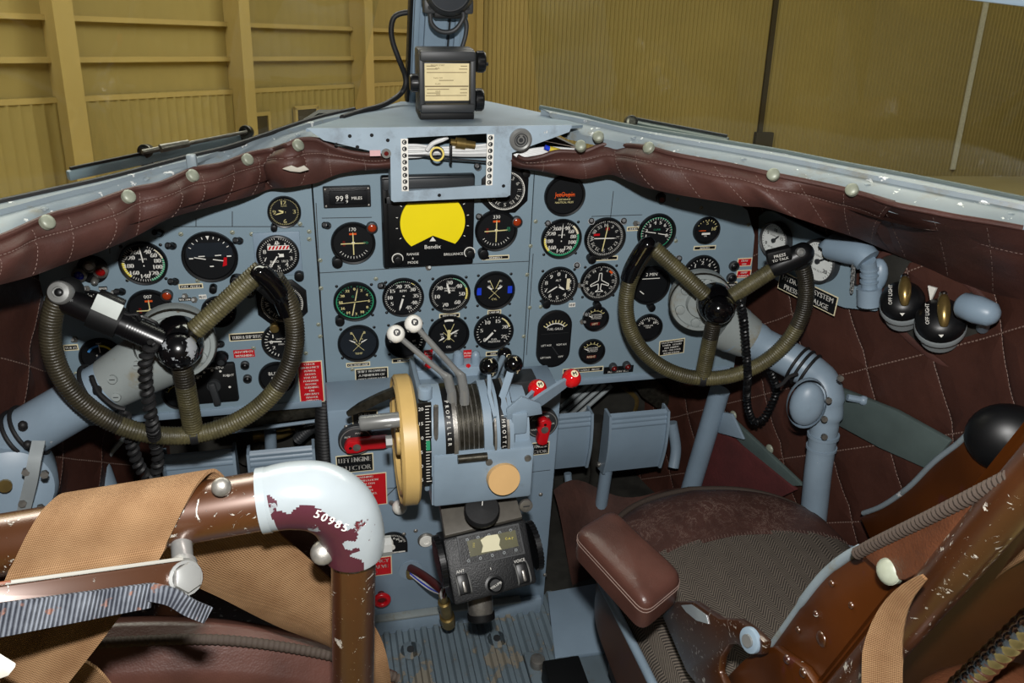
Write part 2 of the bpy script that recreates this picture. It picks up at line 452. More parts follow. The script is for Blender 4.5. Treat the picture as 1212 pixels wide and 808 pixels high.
        me.update(); me.set_sharp_from_angle(angle=math.radians(sharp))
        o = bpy.data.objects.new(name, me); COL.objects.link(o)
        if parent: o.parent = parent
        else: o.location = o0
        ORG[o.name] = o0 if not parent else o0
        return o
LABELS = set()
def tag(o, label, cat, group=None):
    if label in LABELS: print('DUP LABEL', label)
    LABELS.add(label)
    o['label'] = label; o['category'] = cat
    if group: o['group'] = group
    return o
def thing(name, loc, label, cat, group=None):
    o = bpy.data.objects.new(name, None); COL.objects.link(o); o.empty_display_size = .02
    o.location = V(loc); ORG[o.name] = V(loc); return tag(o, label, cat, group)
def struct(o): o['kind'] = 'structure'; return o
# ================================================================== camera, light
sc = bpy.context.scene
cam = bpy.data.cameras.new('camera'); camo = bpy.data.objects.new('camera', cam); COL.objects.link(camo)
cam.sensor_fit = 'HORIZONTAL'; cam.sensor_width = 36; cam.lens = 36*FPX/1212; cam.clip_start = .02; cam.clip_end = 300
camo.matrix_world = Matrix(((CR.x, -CD.x, -CF.x, C.x), (CR.y, -CD.y, -CF.y, C.y), (CR.z, -CD.z, -CF.z, C.z), (0, 0, 0, 1)))
sc.camera = camo
sc.view_settings.view_transform = 'Standard'; sc.view_settings.look = 'None'; sc.view_settings.exposure = 0; sc.view_settings.gamma = 1
sc.view_settings.use_curve_mapping = False
wd = bpy.data.worlds.new('world'); sc.world = wd; wd.use_nodes = True
wd.node_tree.nodes['Background'].inputs[0].default_value = (1, .93, .8, 1); wd.node_tree.nodes['Background'].inputs[1].default_value = .03
fl = bpy.data.lights.new('camera_flash', 'AREA'); fl.shape = 'RECTANGLE'; fl.size = .05; fl.size_y = .03; fl.energy = FLASH_W
fl.color = (1, .985, .96)
flo = bpy.data.objects.new('camera_flash', fl); COL.objects.link(flo)
flo.location = C-CD*.145-CF*.05+CR*.012
flo.rotation_euler = (CF*1.0+CR*.0).to_track_quat('-Z', 'Y').to_euler()
# ================================================================== hangar (the aircraft sits nose-up, so the hangar's own up leans)
HU = V((.02, .155, .988)).normalized()
HL = V((.674, .727, -.126)); HL = (HL-HU*HL.dot(HU)).normalized()
_d = CR*5.5+CF*1.0-CD*.0; HR = (_d-HU*_d.dot(HU)).normalized()
HB = C-HU*4.1                                  # a point on the hangar floor
def hang(p, along, out, h0):                   # hangar coords relative to the corner
    pass
K0 = C+ray(559, 104)*26.0; K0 = K0-HU*(K0-HB).dot(HU)   # foot of the corner
nL = HL.cross(HU).normalized();  nL = nL if nL.dot(C-K0) > 0 else -nL
nR = HR.cross(HU).normalized();  nR = nR if nR.dot(C-K0) > 0 else -nR
def hl(u, v):                                  # photo pixel -> (distance from corner, height) on the left wall
    p = WP(u, v, K0, nL)-K0; return -p.dot(HL), p.dot(HU)
def hr(u, v):
    p = WP(u, v, K0, nR)-K0; return p.dot(HR), p.dot(HU)
def corr(name, d, n, L, h0, h1, pitch, depth, mat='hangar_sheet', off=0, extra=0):
    m = MB(mat); N = int(L/pitch); vs = []; fs = []
    prof = [(0, 0), (.3, 0), (.42, 1), (.58, 1), (.7, 0)]
    xs = []
    for i in range(N):
        for a, b in prof: xs.append(((i+a)*pitch, b*depth))
    for x, y in xs:
        for h in (h0, h1): vs.append(K0+d*(x+extra)+n*(y+off)+HU*h)
    for i in range(len(xs)-1): fs.append((2*i, 2*i+2, 2*i+3, 2*i+1))
    m.add(vs, fs, None, False)
    # sheet thickness behind
    b = [K0+d*extra+n*(off-.06)+HU*h0, K0+d*(extra+L)+n*(off-.06)+HU*h0, K0+d*(extra+L)+n*(off-.06)+HU*h1, K0+d*extra+n*(off-.06)+HU*h1]
    m.add(b, [(0, 1, 2, 3)], None, False)
    return struct(m.build(name))
_, hb = hl(130, 111)
corr('wall_left', -HL, nL, 34, hb, 14, .32, .004)
corr('wall_left_lower', -HL, nL, 34, 0, hb, .21, .018, off=.08)
corr('wall_right', HR, nR, 44, 0, 14, .135, .035)
g = MB('hangar_floor'); q = [K0-HL*40-HR*5-nR*0, K0+HR*50, K0+HR*50+nR*60, K0-HL*40+nR*60]
g.prism([K0-HL*45, K0+HR*2+HL*2, K0+HR*50, K0+HR*50+nR*45, K0-HL*45+nR*12], -HU*.1); struct(g.build('ground'))
def hbox(m, d, n, a, h, dx, dh, dep, off=0, mat=None):
    """box on a hangar wall: a along, h height (centre), sizes"""
    m.box(frame_uv(K0+d*a+HU*(h-dh/2)+n*(off+dep/2), d if d.cross(n).dot(HU) > 0 else -d, n), dx, dep, dh, 0, mat)
gi = 0
for hh in [hl(200, 26)[1], hl(200, 70)[1], hl(200, 70)[1]+2.2, hb-.06]:
    m = MB('hangar_steel'); hbox(m, -HL, nL, 17, hh, 34, .09, .10); gi += 1; struct(m.build('trim_%d' % gi))
for (px, wdt) in ((62, .36), (272, .28), (417, .30), (548, .3)):
    a, _h = hl(px, 100); m = MB('hangar_steel')
    hbox(m, -HL, nL, a, 7, wdt, 14, .03, .55); hbox(m, -HL, nL, a, 7, .05, 14, .55, 0)
    gi += 1; struct(m.build('trim_%d' % gi))
for px, hh in ((357, 139), (298, 148)):
    a, h = hl(px, hh); m = MB('hangar_dark'); hbox(m, -HL, nL, a, h, .62, .4, .05, .12); f = MB('hangar_steel')
    t = thing('wall_vent', K0-HL*a+HU*h+nL*.12, 'small dark square vent in yellow hangar wall '+('beside the glareshield' if px > 330 else 'behind the left windscreen wiper'), 'vent')
    m.build('opening', t)
    for s in (-1, 1): hbox(f, -HL, nL, a+s*.36, h, .08, .5, .07, .12)
    for s in (-1, 1): hbox(f, -HL, nL, a, h+s*.24, .8, .08, .07, .12)
    f.build('frame', t)
# dark conduit and white strip on the right wall
a0, h0 = hr(912, 0); a1, h1 = hr(902, 158); m = MB('hangar_dark'); am = (a0+a1)/2
hbox(m, HR, nR, am, (h1+14)/2, .16, 14-h1, .1, .05)
t = thing('conduit_box', K0+HR*am+HU*h1, 'dark vertical conduit ending in a box on yellow hangar wall', 'conduit')
m.build('conduit', t); m = MB('hangar_dark'); ab, hb2 = hr(901, 165); hbox(m, HR, nR, ab, hb2, .6, .5, .2, .05); m.build('junction_box', t)
a0, h0 = hr(1150, 60); a1, h1 = hr(1129, 200); m = MB('hangar_white'); hbox(m, HR, nR, (a0+a1)/2, (h1+14)/2, .17, 14-h1, .06, .06)
tag(m.build('wall_strip'), 'pale vertical strip on yellow hangar wall at right', 'pipe')
for i, (dx, dy) in enumerate(((-6, 10), (10, 12))):
    l = bpy.data.lights.new('hangar_lamp', 'AREA'); l.shape = 'RECTANGLE'; l.size = 14; l.size_y = 6; l.energy = HANGAR_W; l.color = (1, .97, .86)
    o = bpy.data.objects.new('hangar_lamp', l); COL.objects.link(o); p = HB+HU*12.5+V((dx, dy, 0)); o.location = p
    o.rotation_euler = (-HU).to_track_quat('-Z', 'Y').to_euler()
# ================================================================== cockpit shell
RWn = V((1, .28, 0)); RWp = V((.86, 1.05, 0)); LWn = V((-1, .28, 0)); LWp = V((-.836, 1.05, 0))
def RW(u, v, off=0): return WP(u, v, RWp-RWn.normalized()*off, RWn)
def LW(u, v, off=0): return WP(u, v, LWp-LWn.normalized()*off, LWn)
RWM = lambda p: frame(p, -RWn)
# sill curves: glass line and the leather's top edge
GR = [(640, 132), (690, 142), (741, 154), (860, 174), (925, 185), (1000, 200), (1090, 217), (1212, 242), (1290, 258)]
GR3 = [WZ(u, v, 1.115) for u, v in GR]
PR = [(672, 157), (705, 164), (767, 176), (800, 185), (860, 196), (915, 208), (1000, 226), (1060, 243), (1130, 258), (1212, 272), (1290, 290)]
PR3 = [WZ(u, v, 1.10) for u, v in PR]
GL = [(-60, 260), (0, 246), (40, 237), (128, 217), (222, 192), (277, 178), (367, 147), (420, 134)]
GL3 = [WZ(u, v, 1.085) for u, v in GL]
PL = [(-60, 300), (0, 283), (57, 258), (100, 246), (153, 227), (190, 219), (229, 202), (262, 196), (294, 184), (325, 178), (354, 168), (375, 166)]
PL3 = [WZ(u, v, 1.07) for u, v in PL]
def resample(P, n):
    P = cr(P, 8); L = [0]
    for a, b in zip(P, P[1:]): L.append(L[-1]+(b-a).length)
    out = []; k = 0
    for i in range(n+1):
        t = L[-1]*i/n
        while k < len(P)-2 and L[k+1] < t: k += 1
        out.append(lerp(P[k], P[k+1], (t-L[k])/max(1e-9, L[k+1]-L[k])))
    return out
def sill(name, A, B):
    n = 60; a = resample(A, n); b = resample(B, n); m = MB('worn_sill')
    ring = []
    for i in range(n+1):
        p, q = a[i], b[i]
        ring.append([p+V((0, 0, .006)), lerp(p, q, .3)+V((0, 0, .010)), lerp(p, q, .34)+V((0, 0, .004)), lerp(p, q, .7)+V((0, 0, .006)), q+V((0, 0, .002)), q+V((0, 0, -.012)), p+V((0, 0, -.025))])
    m.grid(lambda u, v: ring[round(u*n)][round(v*7) % 7], n, 7, closed_v=True)
    for i in range(4, n-2, 7):
        if i % 2: m.dome(Matrix.Translation(lerp(a[i], b[i], .62)+V((0, 0, .004))), .006, .003, 10)
    return struct(m.build(name))
sill('trim_right_sill', GR3, PR3); sill('trim_left_sill', GL3, PL3)
def gasket(name, A, mat):
    m = MB(mat); m.tube([p+V((0, .006, .006)) for p in resample(A, 50)], .005, 8); return struct(m.build(name))
gasket('trim_left_gasket', GL3, 'rubber'); gasket('trim_right_gasket', GR3, 'green_grey')
# glass
def glass(name, A, dz, back):
    a = resample(A, 30); m = MB('pane_glass'); n = len(a)-1
    m.grid(lambda u, v: a[round(u*n)]+V((0, .008, .004))+(back+V((0, 0, dz)))*v, n, 1)
    m.grid(lambda u, v: a[round(u*n)]+V((0, .013, .004))+(back+V((0, 0, dz)))*v, n, 1)
    return struct(m.build(name))
glass('window_1', GL3, .42, V((.10, -.10, 0))); glass('window_2', GR3, .42, V((-.10, -.10, 0)))
# upper frame seen in the top right corner
m = MB('grey_paint'); P0 = WY(1125, -4, 1.05); P1 = WY(1240, 10, .95); d = P1-P0
m.box(frame_uv(P0-d*2.4, d, (0, 1, .0)), d.length*8, .05, .03, .004); struct(m.build('trim_upper_frame'))
# centre post
m = MB('grey_paint_clean'); pb = WY(514, 122, 1.74); ptop = WY(526, -40, 1.62)
pd = (ptop-pb).normalized()
Mp = frame_uv(pb, (1, 0, 0), pd.cross(V((1, 0, 0)))*-1)
def pbox(x0, x1, y0, y1, mat=None):
    a = Mp @ V(((x0+x1)/2, 0, 0)); m.box(frame_uv(a+V((0, (y0+y1)/2, 0)), (1, 0, 0), pd.cross(V((1, 0, 0)))), x1-x0, y1-y0, .48, .002, mat)
pbox(-.052, .052, .0, .03); pbox(-.030, .012, -.014, .0); pbox(.028, .040, -.010, .0); pbox(-.05, -.040, -.012, .0); pbox(.016, .020, -.006, 0, 'dark_grey')
pbox(-.058, -.052, -.004, .03, 'black_matte')
struct(m.build('trim_centre_post'))
# side linings
def wallx(y, s=1):
    if s < 0: return .836-.28*(max(y, .9)-1.05)
    return .86-.28*(y-1.05) if y > 1.05 else .86
def sillx(y):
    P = resample(PR3, 60)
    for a, b in zip(P, P[1:]):
        if min(a.y, b.y) <= y <= max(a.y, b.y): return lerp(a.x, b.x, (y-a.y)/(b.y-a.y+1e-9))
    return .25 if y > 1.3 else .86
def lining(name, sgn, mat):
    m = MB(mat); ys = [.35+.03*i for i in range(51)]; n = len(ys)-1; rows = 36
    def f(u, v):
        y = ys[round(u*n)]; xw = wallx(y, sgn); xs = min(sillx(y), xw-.004) if y > 1.0 else xw-.004
        cx = C.x*sgn; sm = 1.72 if sgn > 0 else 1.69; tt = max(.6, min(1, (sm-cx)/(xw-cx+y)))
        zt = min(1.09, C.z-(.42 if sgn > 0 else .45)/tt)
        if v == 0: return V((sgn*(xs+.004), y+.012, min(1.085-(0 if sgn > 0 else .03), C.z-(.43 if sgn > 0 else .455)/max(.6, min(1, (sm-cx)/(xs-cx+y))))))
        z = zt*(1-(v-1/rows)/(1-1/rows))
        x = xw-.0
        q1 = .64*y+.77*z; q2 = .8*y-.6*z
        puff = (abs(math.sin(pi*q1/.15))*abs(math.sin(pi*q2/.15)))**.5*.010
        return V((sgn*(x-puff), y, z))
    def uv(u, v):
        p = f(u, v); return (p.y*1.04, p.z)
    m.grid(f, n, rows, None, uv)
    return struct(m.build(name))
lining('wall_right_lining', 1, 'quilt'); lining('wall_left_lining', -1, 'quilt')
# floor
m = MB('floor_paint'); N = 15
prof = []
for i in range(N):
    x = -.15+.42*i/N
    for a, b in ((0, 0), (.35, 0), (.5, .010), (.85, .010)): prof.append((x+a*.42/N, b))
prof = [(-.85, 0)]+prof+[(.28, 0), (.85, 0)]
vs = []; fs = []
for x, z in prof:
    for y in (.2, 1.42): vs.append((x, y, z))
for i in range(len(prof)-1): fs.append((2*i, 2*i+2, 2*i+3, 2*i+1))
m.add(vs, fs, None, False); m.boxw((-.85, .2, -.03), (.85, 1.86, -.006)); struct(m.build('floor'))
m = MB('dark_clutter'); m.prism([(-.72, 1.84, -.03), (.72, 1.84, -.03), (.72, 1.84, .80), (.45, 1.84, .93), (.2, 1.84, 1.05), (-.2, 1.84, 1.05), (-.45, 1.84, .90), (-.72, 1.84, .80)], (0, .03, 0)); m.boxw((-.8, 1.42, -.004), (.8, 1.84, .0)); struct(m.build('wall_front'))
# ================================================================== instrument panels
PY0 = 1.5
def MP(u, v, off=0.): p = WY(u, v, PY0-off); return frame_uv(p, (1, 0, 0), (0, 0, 1))
def pxm(u, v, Y=PY0):
    p = WY(u, v, Y); a = W(p); b = W(p+V((.01, 0, 0))); c = W(p+V((0, 0, .01)))
    return math.hypot(b[0]-a[0], b[1]-a[1])*100, math.hypot(c[0]-a[0], c[1]-a[1])*100
def panel(name, pts, label, seams, screws):
    c = sum((V((x, PY0, z)) for x, z in pts), V((0, 0, 0)))/len(pts)
    t = thing(name, (c.x, PY0, min(z for _, z in pts)), label, 'instrument panel')
    m = MB('panel_paint'); m.prism([(x, PY0, z) for x, z in pts], (0, .004, 0)); 
    zb = min(z for _, z in pts)
    m.build('plate', t)
    m = MB('grey_paint_clean'); xs = [x for x, _ in pts]; m.boxw((min(xs)+.01, PY0-.004, zb-.012), (max(xs)-.01, PY0+.03, zb+.004), .002); m.build('lower_lip', t)
    M = frame_uv((0, PY0, 0), (1, 0, 0), (0, 0, 1))
    for (a, b) in seams:
        p, q = WY(*a, PY0), WY(*b, PY0); m = MB('dark_grey'); m.line(M, p.x, p.z, q.x, q.z, .0014, None, .0004); m.build('seam', t)
    for (u, v) in screws:
        m = MB('steel_worn'); Ms = MP(u, v); m.dome(Ms, .0045, .002, 10, 'snap'); m.line(RZ(T(Ms, 0, 0, .0021), 35), -.003, 0, .003, 0, .001, 'dark_grey'); m.build('screw', t)
    return t
zB = .548
panel('instrument_panel', [(-.225, zB), (-.715, zB), (-.715, .78), (-.70, .86), (-.62, .96), (-.50, 1.02), (-.225, 1.06)], 'grey left instrument panel in front of the left control wheel',
      [((205, 268), (360, 268)), ((275, 250), (275, 268)), ((232, 258), (232, 268)), ((130, 282), (130, 300))],
      [(355, 265), (298, 277), (275, 275), (366, 283), (379, 398), (362, 418), (300, 412), (214, 277), (90, 442), (234, 332), (152, 330)])
panel('instrument_panel', [(.186, zB), (-.222, zB), (-.222, 1.075), (.186, 1.075)], 'grey centre instrument panel with the yellow radar scope',
      [((376, 323), (560, 312)), ((560, 312), (626, 309)), ((374, 240), (382, 400)), ((381, 258), (440, 257))],
      [(379, 308), (380, 341), (377, 384), (507, 313), (624, 325), (627, 364), (620, 398), (366, 274), (417, 437), (600, 330), (445, 330)])
panel('instrument_panel', [(.188, zB), (.188, 1.06), (.30, 1.05), (.52, .975), (.60, .955), (.645, .925), (.672, .87), (.682, .78), (.684, zB)][::-1], 'grey right instrument panel behind the right control wheel',
      [((726, 226), (722, 262)), ((700, 256), (760, 254)), ((631, 300), (623, 420)), ((800, 280), (800, 282))],
      [(802, 236), (830, 246), (886, 266), (634, 262), (628, 291), (745, 330), (885, 345), (640, 363), (720, 300), (750, 405), (800, 285)])
GAUGES = 'round flight gauges set in the instrument panels'
WHT, LUM = 'white', 'lume'
def dial_ops(m, M, R, ops):
    z = .0006
    for op in ops:
        k = op[0]; z += .00005
        if k == 'tick':
            _, a0, a1, n, r0, r1, w, c = op
            for i in range(n+1):
                a = math.radians(90-(a0+(a1-a0)*i/n)); m.line(M, r0*R*math.cos(a), r0*R*math.sin(a), r1*R*math.cos(a), r1*R*math.sin(a), w*R, c, z)
        elif k == 'num':
            _, lst, r, size, c = op
            for ang, txt in lst:
                a = math.radians(90-ang); m.text(M, txt, r*R*math.cos(a), r*R*math.sin(a), size*1.15*R, c, z, 0, None, .012*R)
        elif k == 'rose':
            _, lst, r, size, c = op
            for ang, txt in lst:
                a = math.radians(90-ang); m.text(M, txt, r*R*math.cos(a), r*R*math.sin(a), size*R, c, z, -math.radians(ang), None, .006*R)
        elif k == 'arc': m.arc(M, op[1], op[2], op[3]*R, op[4]*R, op[5], z)
        elif k == 'text': m.text(M, op[4], op[1]*R, op[2]*R, op[3]*R, op[5], z, 0, (op[6]*R if len(op) > 6 else None))
        elif k == 'line': m.line(M, *[x*R for x in op[1:5]], op[5]*R, op[6], z)
        elif k == 'rect': m.rect(M, *[x*R for x in op[1:5]], op[5], z)
        elif k == 'poly': m.poly(M, [(x*R, y*R) for x, y in op[1]], op[2], z)
        elif k == 'disc': m.disc(M, op[3]*R, op[4], z, 28, op[1]*R, op[2]*R)
def needle(m, M, R, ang, L, w, tail, mat, z, tip=.35):
    M2 = RZ(T(M, 0, 0, z), -ang)
    m.prism([M2 @ V(p) for p in ((-w*R/2, -tail*R, 0), (w*R/2, -tail*R, 0), (w*R/2, L*R*.72, 0), (0, L*R, 0), (-w*R/2, L*R*.72, 0))], (M2.to_3x3() @ V((0, 0, .0006))), mat)
def gauge(u, v, w, label, ops, needles=(), style='round', knob=None, lamp=None, screws=True, face='dial_black', off=0., knobmat='black_plastic', tilt=None, M=None, name='flight_gauge'):
    M = M or MP(u, v, off); D = w/pxm(u, v)[0]; R = D/2; t = thing(name, M.translation, label, 'gauge', GAUGES)
    m = MB('black_plastic')
    if style == 'square':
        m.box(M, 2*R*1.03, 2*R*1.03, .005, .0015); b = .005
        m.lathe(T(M, 0, 0, b), [(R*.96, 0), (R*.96, .004), (R*.88, .005), (R*.86, .001)], 40)
    elif style == 'plate':
        m.box(M, 2*R*1.08, 2*R*1.12, .004, .0015, 'steel_worn' if False else 'grey_paint_clean'); b = .004
        m.lathe(T(M, 0, 0, b), [(R, 0), (R, .006), (R*.93, .007), (R*.9, .002)], 40)
    elif style == 'octo':
        p = [(1.04, .5), (.5, 1.04), (-.5, 1.04), (-1.04, .5), (-1.04, -.5), (-.5, -1.04), (.5, -1.04), (1.04, -.5)]
        m.prism([M @ V((x*R, y*R, .006)) for x, y in p], M.to_3x3() @ V((0, 0, -.006)), None, .001); b = .006
        m.lathe(T(M, 0, 0, b), [(R*.95, 0), (R*.95, .004), (R*.87, .005), (R*.86, .001)], 40)
    else:
        b = 0; m.lathe(M, [(R, 0), (R, .0065), (R*.965, .0085), (R*.89, .0075), (R*.87, .0025)], 44)
    m.build('bezel', t)
    Md = T(M, 0, 0, b+.0022); Rd = R*.9
    m = MB(face); m.disc(Md, Rd, None, 0, 44); dial_ops(m, Md, Rd, ops); m.build('dial', t)
    for nd in needles:
        m = MB(); ang, L, ww, tail, mat = nd[:5]; needle(m, Md, Rd, ang, L, ww, tail, mat, .0016+.0006*needles.index(nd)); m.build('needle', t)
    if any(len(n) < 6 for n in needles):
        m = MB('black_plastic'); m.cyl(Md, Rd*.07, .003, 12); m.build('needle_hub', t)
    if screws:
        for sx in (-1, 1):
            for sy in (-1, 1):
                m = MB('black_plastic' if w > 45 else 'steel_worn'); m.dome(T(M, sx*R*.80, sy*R*.80, 0), .0032, .002, 8); m.build('screw', t)
    if knob:
        p = WY(u+knob[0], v+knob[1], PY0); m = MB(knobmat); Mk = frame_uv(p, (1, 0, 0), (0, 0, 1)); kr = knob[2] if len(knob) > 2 else .0085
        m.cyl(Mk, kr, .016, 16, None, None, .002); m.build('knob', t)
    if lamp:
        p = WY(u+lamp[0], v+lamp[1], PY0); Mk = frame_uv(p, (1, 0, 0), (0, 0, 1)); m = MB('dark_grey'); m.lathe(Mk, [(.0105, 0), (.0105, .010), (.0085, .011), (.008, .008)], 20)
        o = m.build('lamp_ring', t); m = MB('amber'); m.dome(T(Mk, 0, 0, .0075), .0082, .004, 16); m.build('lamp_lens', t)
    return t
def N(a0, step, items): return [(a0+step*i, s) for i, s in enumerate(items)]
ASI = [('arc', 60, 165, .88, .98, 'green'), ('arc', 40, 75, .88, .98, 'ivory'), ('arc', 225, 275, .86, .98, 'yellow'), ('tick', 20, 330, 44, .84, .96, .02, WHT),
       ('num', [(24, '40'), (52, '60'), (80, '80'), (108, '100'), (142, '120'), (180, '140'), (225, '160'), (262, '180'), (300, '220'), (335, '260')], .66, .19, WHT), ('text', 0, .22, .08, 'KNOTS', WHT, .5)]
CDI = [('tick', 125, 235, 10, .72, .84, .025, WHT), ('rect', -.18, .44, .18, .54, 'orange'), ('rect', -.52, -.14, -.40, .14, 'red_dark'), ('text', .62, 0, .12, 'TO', 'green'), ('disc', 0, 0, .08, 'white')]
def cdi(d, h, v): return CDI+[('text', 0, .74, .18, d, WHT)]
CROSS = lambda a, b: [(a, .62, .05, .62, 'lume', 1), (b, .62, .05, .62, 'lume', 1)]
ALT = [('tick', 0, 360, 50, .88, .97, .022, WHT), ('num', N(0, 36, '0123456789'), .70, .2, WHT)]
ROSE = [('tick', 0, 360, 72, .86, .97, .018, WHT), ('rose', [(i*30, s) for i, s in enumerate(['N', '3', '6', 'E', '12', '15', 'S', '21', '24', 'W', '30', '33'])], .70, .19, WHT)]
DUAL = [('line', -.28, .62, -.06, .1, .03, LUM), ('line', .28, .62, .06, .1, .03, LUM), ('line', -.3, -.45, .3, .15, .02, LUM), ('line', .3, -.45, -.3, .15, .02, LUM),
        ('num', [(-28, '8'), (28, '8')], .74, .13, LUM), ('text', -.22, .28, .1, '6', LUM), ('text', .22, .28, .1, '6', LUM), ('text', 0, -.62, .12, 'TEMP', LUM), ('text', 0, .0, .1, 'L R', LUM)]
DN = [(-62, .55, .06, -.18, WHT, 1), (62, .55, .06, -.18, WHT, 1)]
# --- left panel
gauge(170.1, 310.9, 58, 'round airspeed gauge on left panel with numerals 40 to 260 and yellow arc', ASI, [(-4, .88, .05, .15, WHT)])
gauge(248.7, 303.2, 67, 'largest round attitude gauge on left panel with red flag', [('rect', -.9, 0, .9, .62, 'dial_smoke'), ('tick', -60, 60, 8, .80, .90, .03, WHT), ('poly', [(-.07, .92), (.07, .92), (0, .74)], WHT), ('line', -.62, .0, -.18, -.10, .04, WHT), ('line', .1, -.12, .5, -.2, .04, WHT),
      ('line', -.82, -.04, -.66, -.04, .05, WHT), ('line', .66, .0, .84, .0, .05, WHT), ('line', -.45, .04, -.2, .04, .04, WHT), ('line', .2, .05, .45, .06, .04, WHT), ('poly', [(.45, -.45), (.62, -.40), (.66, -.05), (.54, -.05)], 'red'), ('line', -.05, -.42, .1, -.42, .05, WHT)],
      knob=(4, 36, .007), screws=False)
gauge(336.5, 250, 40, 'small round clock under the torn left crash pad', [('tick', 0, 360, 60, .86, .95, .02, LUM), ('num', [(0, '12'), (90, '3'), (180, '6'), (270, '9')], .66, .26, LUM), ('text', 0, .42, .08, 'CLOCK', LUM)],
      [(-70, .42, .10, .08, LUM), (-105, .66, .07, .08, LUM)], knob=(-12, 17, .006), screws=False, name='clock')
gauge(329, 300, 51, 'altimeter on grey square plate with striped red window', ALT+[('rect', -.5, .28, .62, .54, WHT)]+[('poly', [(-.48+i*.18, .31), (-.38+i*.18, .31), (-.28+i*.18, .51), (-.38+i*.18, .51)], 'red') for i in range(6)]+[('text', 0, .64, .12, 'ALT', WHT), ('rect', .02, -.12, .3, .06, WHT), ('text', .34, -.36, .13, '1013', WHT), ('text', -.2, -.36, .12, 'BARO', WHT)],
      [(212, .82, .07, .12, WHT)], style='plate', knob=(25, 24, .009), screws=False)
gauge(334, 357, 57, 'octagonal black compass gauge half hidden behind top of left wheel', ROSE+[('arc', 0, 360, .94, .98, WHT)], [(40, .5, .08, .3, 'black_plastic')], style='octo', knob=(-9, 28, .009), screws=False, knobmat='brass')
gauge(178, 366, 56, 'cross needle gauge reading 007 on left panel above wheel hub', cdi('007', 0, 0), CROSS(0, 90), lamp=(20, -18), screws=False)
gauge(259, 368, 42, 'small dial half hidden behind the right spoke of left wheel', [('tick', -120, 120, 10, .8, .92, .03, WHT), ('num', [(-60, '5'), (0, '0'), (60, '5')], .55, .26, WHT)], [], screws=False)
gauge(108, 362, 46, 'small dial at far left partly hidden by clip on wheel spoke', [('tick', -140, 60, 10, .84, .95, .03, WHT), ('num', [(-110, '0'), (-70, '1'), (-30, '2'), (10, '3')], .66, .24, WHT), ('line', .1, .2, .5, .7, .05, WHT)], [], screws=False)
gauge(120, 421, 52, 'black dial with blue and yellow arc left of left column', [('arc', -62, -2, .60, .72, 'sky_blue'), ('arc', 2, 60, .60, .72, 'yellow'), ('text', 0, .82, .1, 'VAC', WHT), ('line', 0, .25, 0, .75, .05, WHT), ('text', .1, .05, .16, 'Suction', WHT, .8), ('disc', 0, -.2, .3, 'dial_smoke')], [], screws=False)
gauge(335, 403, 51, 'horizontal needle gauge behind right side of left wheel', [('tick', 200, 340, 12, .80, .94, .035, WHT), ('num', [(235, '2'), (270, '0'), (305, '1')], .6, .18, WHT), ('text', -.1, .16, .08, 'VERTICAL', WHT), ('text', -.1, -.16, .08, 'SPEED', WHT)], [(-86, .82, .06, .1, WHT)], screws=False)
gauge(328, 446, 44, 'black disc lettered BLIND behind lower rim of left wheel', [('text', -.05, .32, .22, 'BLIND', WHT), ('text', -.05, 0, .12, 'FLYING', WHT), ('text', -.1, -.32, .12, 'PILOT', WHT)], [], screws=False)
gauge(212, 466, 40, 'dark gauge low on left panel behind left coiled cord', [('arc', -70, 70, .7, .74, 'yellow'), ('tick', -70, 70, 6, .74, .9, .03, WHT)], [], screws=False)
# --- centre panel
gauge(418, 287, 53, 'cross needle gauge with red lamp under the MILES display', cdi('170', 0, 0), CROSS(0, 90), lamp=(22, -19), knob=(-19, 21, .010), screws=False)
gauge(597, 224, 53, 'black square framed compass gauge behind right corner of shelf box', ROSE+[('arc', 0, 360, .93, .97, WHT), ('disc', 0, 0, .36, 'black_plastic')], [(20, .62, .06, .3, WHT)], style='octo', knob=(24, -21, .008), screws=False)
gauge(587, 272, 50, 'cross needle gauge reading 330 with glowing amber lamp right of scope', cdi('330', 0, 0)+[('text', .66, .1, .12, 'FR', 'green')], CROSS(0, 88), lamp=(24, -11), knob=(-16, 26, .010), screws=False)
gauge(420, 356, 51, 'twin needle gauge with green ring at left of centre panel', [('arc', 0, 360, .92, .97, 'green'), ('tick', 0, 360, 36, .82, .92, .02, 'green'), ('num', N(0, 30, ['0', '2', '4', '6', '8', '10', '12', '14', '16', '18', '20', '22']), .72, .13, LUM), ('text', 0, .3, .12, 'GAL', 'green')], [(10, .85, .16, .9, 'dial_smoke', 1), (12, .82, .05, .8, LUM), (86, .8, .03, .8, LUM)], knob=(-18, 21, .009))
gauge(477, 351, 49.5, 'round RPM gauge with numerals 5 to 45', [('arc', -30, 10, .9, .98, 'green'), ('arc', 28, 40, .9, .98, 'yellow'), ('tick', -150, 160, 45, .88, .97, .025, WHT), ('num', [(-120, '5'), (-88, '10'), (-53, '15'), (-18, '20'), (20, '25'), (50, '30'), (85, '35'), (120, '40'), (155, '45')], .68, .19, WHT), ('text', 0, .38, .14, 'RPM', WHT)], [(196, .8, .10, .12, WHT)])
gauge(532, 347, 49, 'manifold pressure gauge with green and yellow arc and numerals to 70', [('arc', 10, 70, .88, .98, 'green'), ('arc', 70, 112, .88, .98, 'yellow'), ('tick', -135, 200, 60, .88, .97, .018, WHT), ('num', [(-100, '10'), (-55, '20'), (0, '30'), (48, '40'), (92, '50'), (140, '60'), (200, '70')], .66, .2, WHT), ('text', 0, .34, .09, 'MANIFOLD', WHT), ('text', 0, .2, .09, 'PRESSURE', WHT)], [(-14, .72, .10, .05, WHT)])
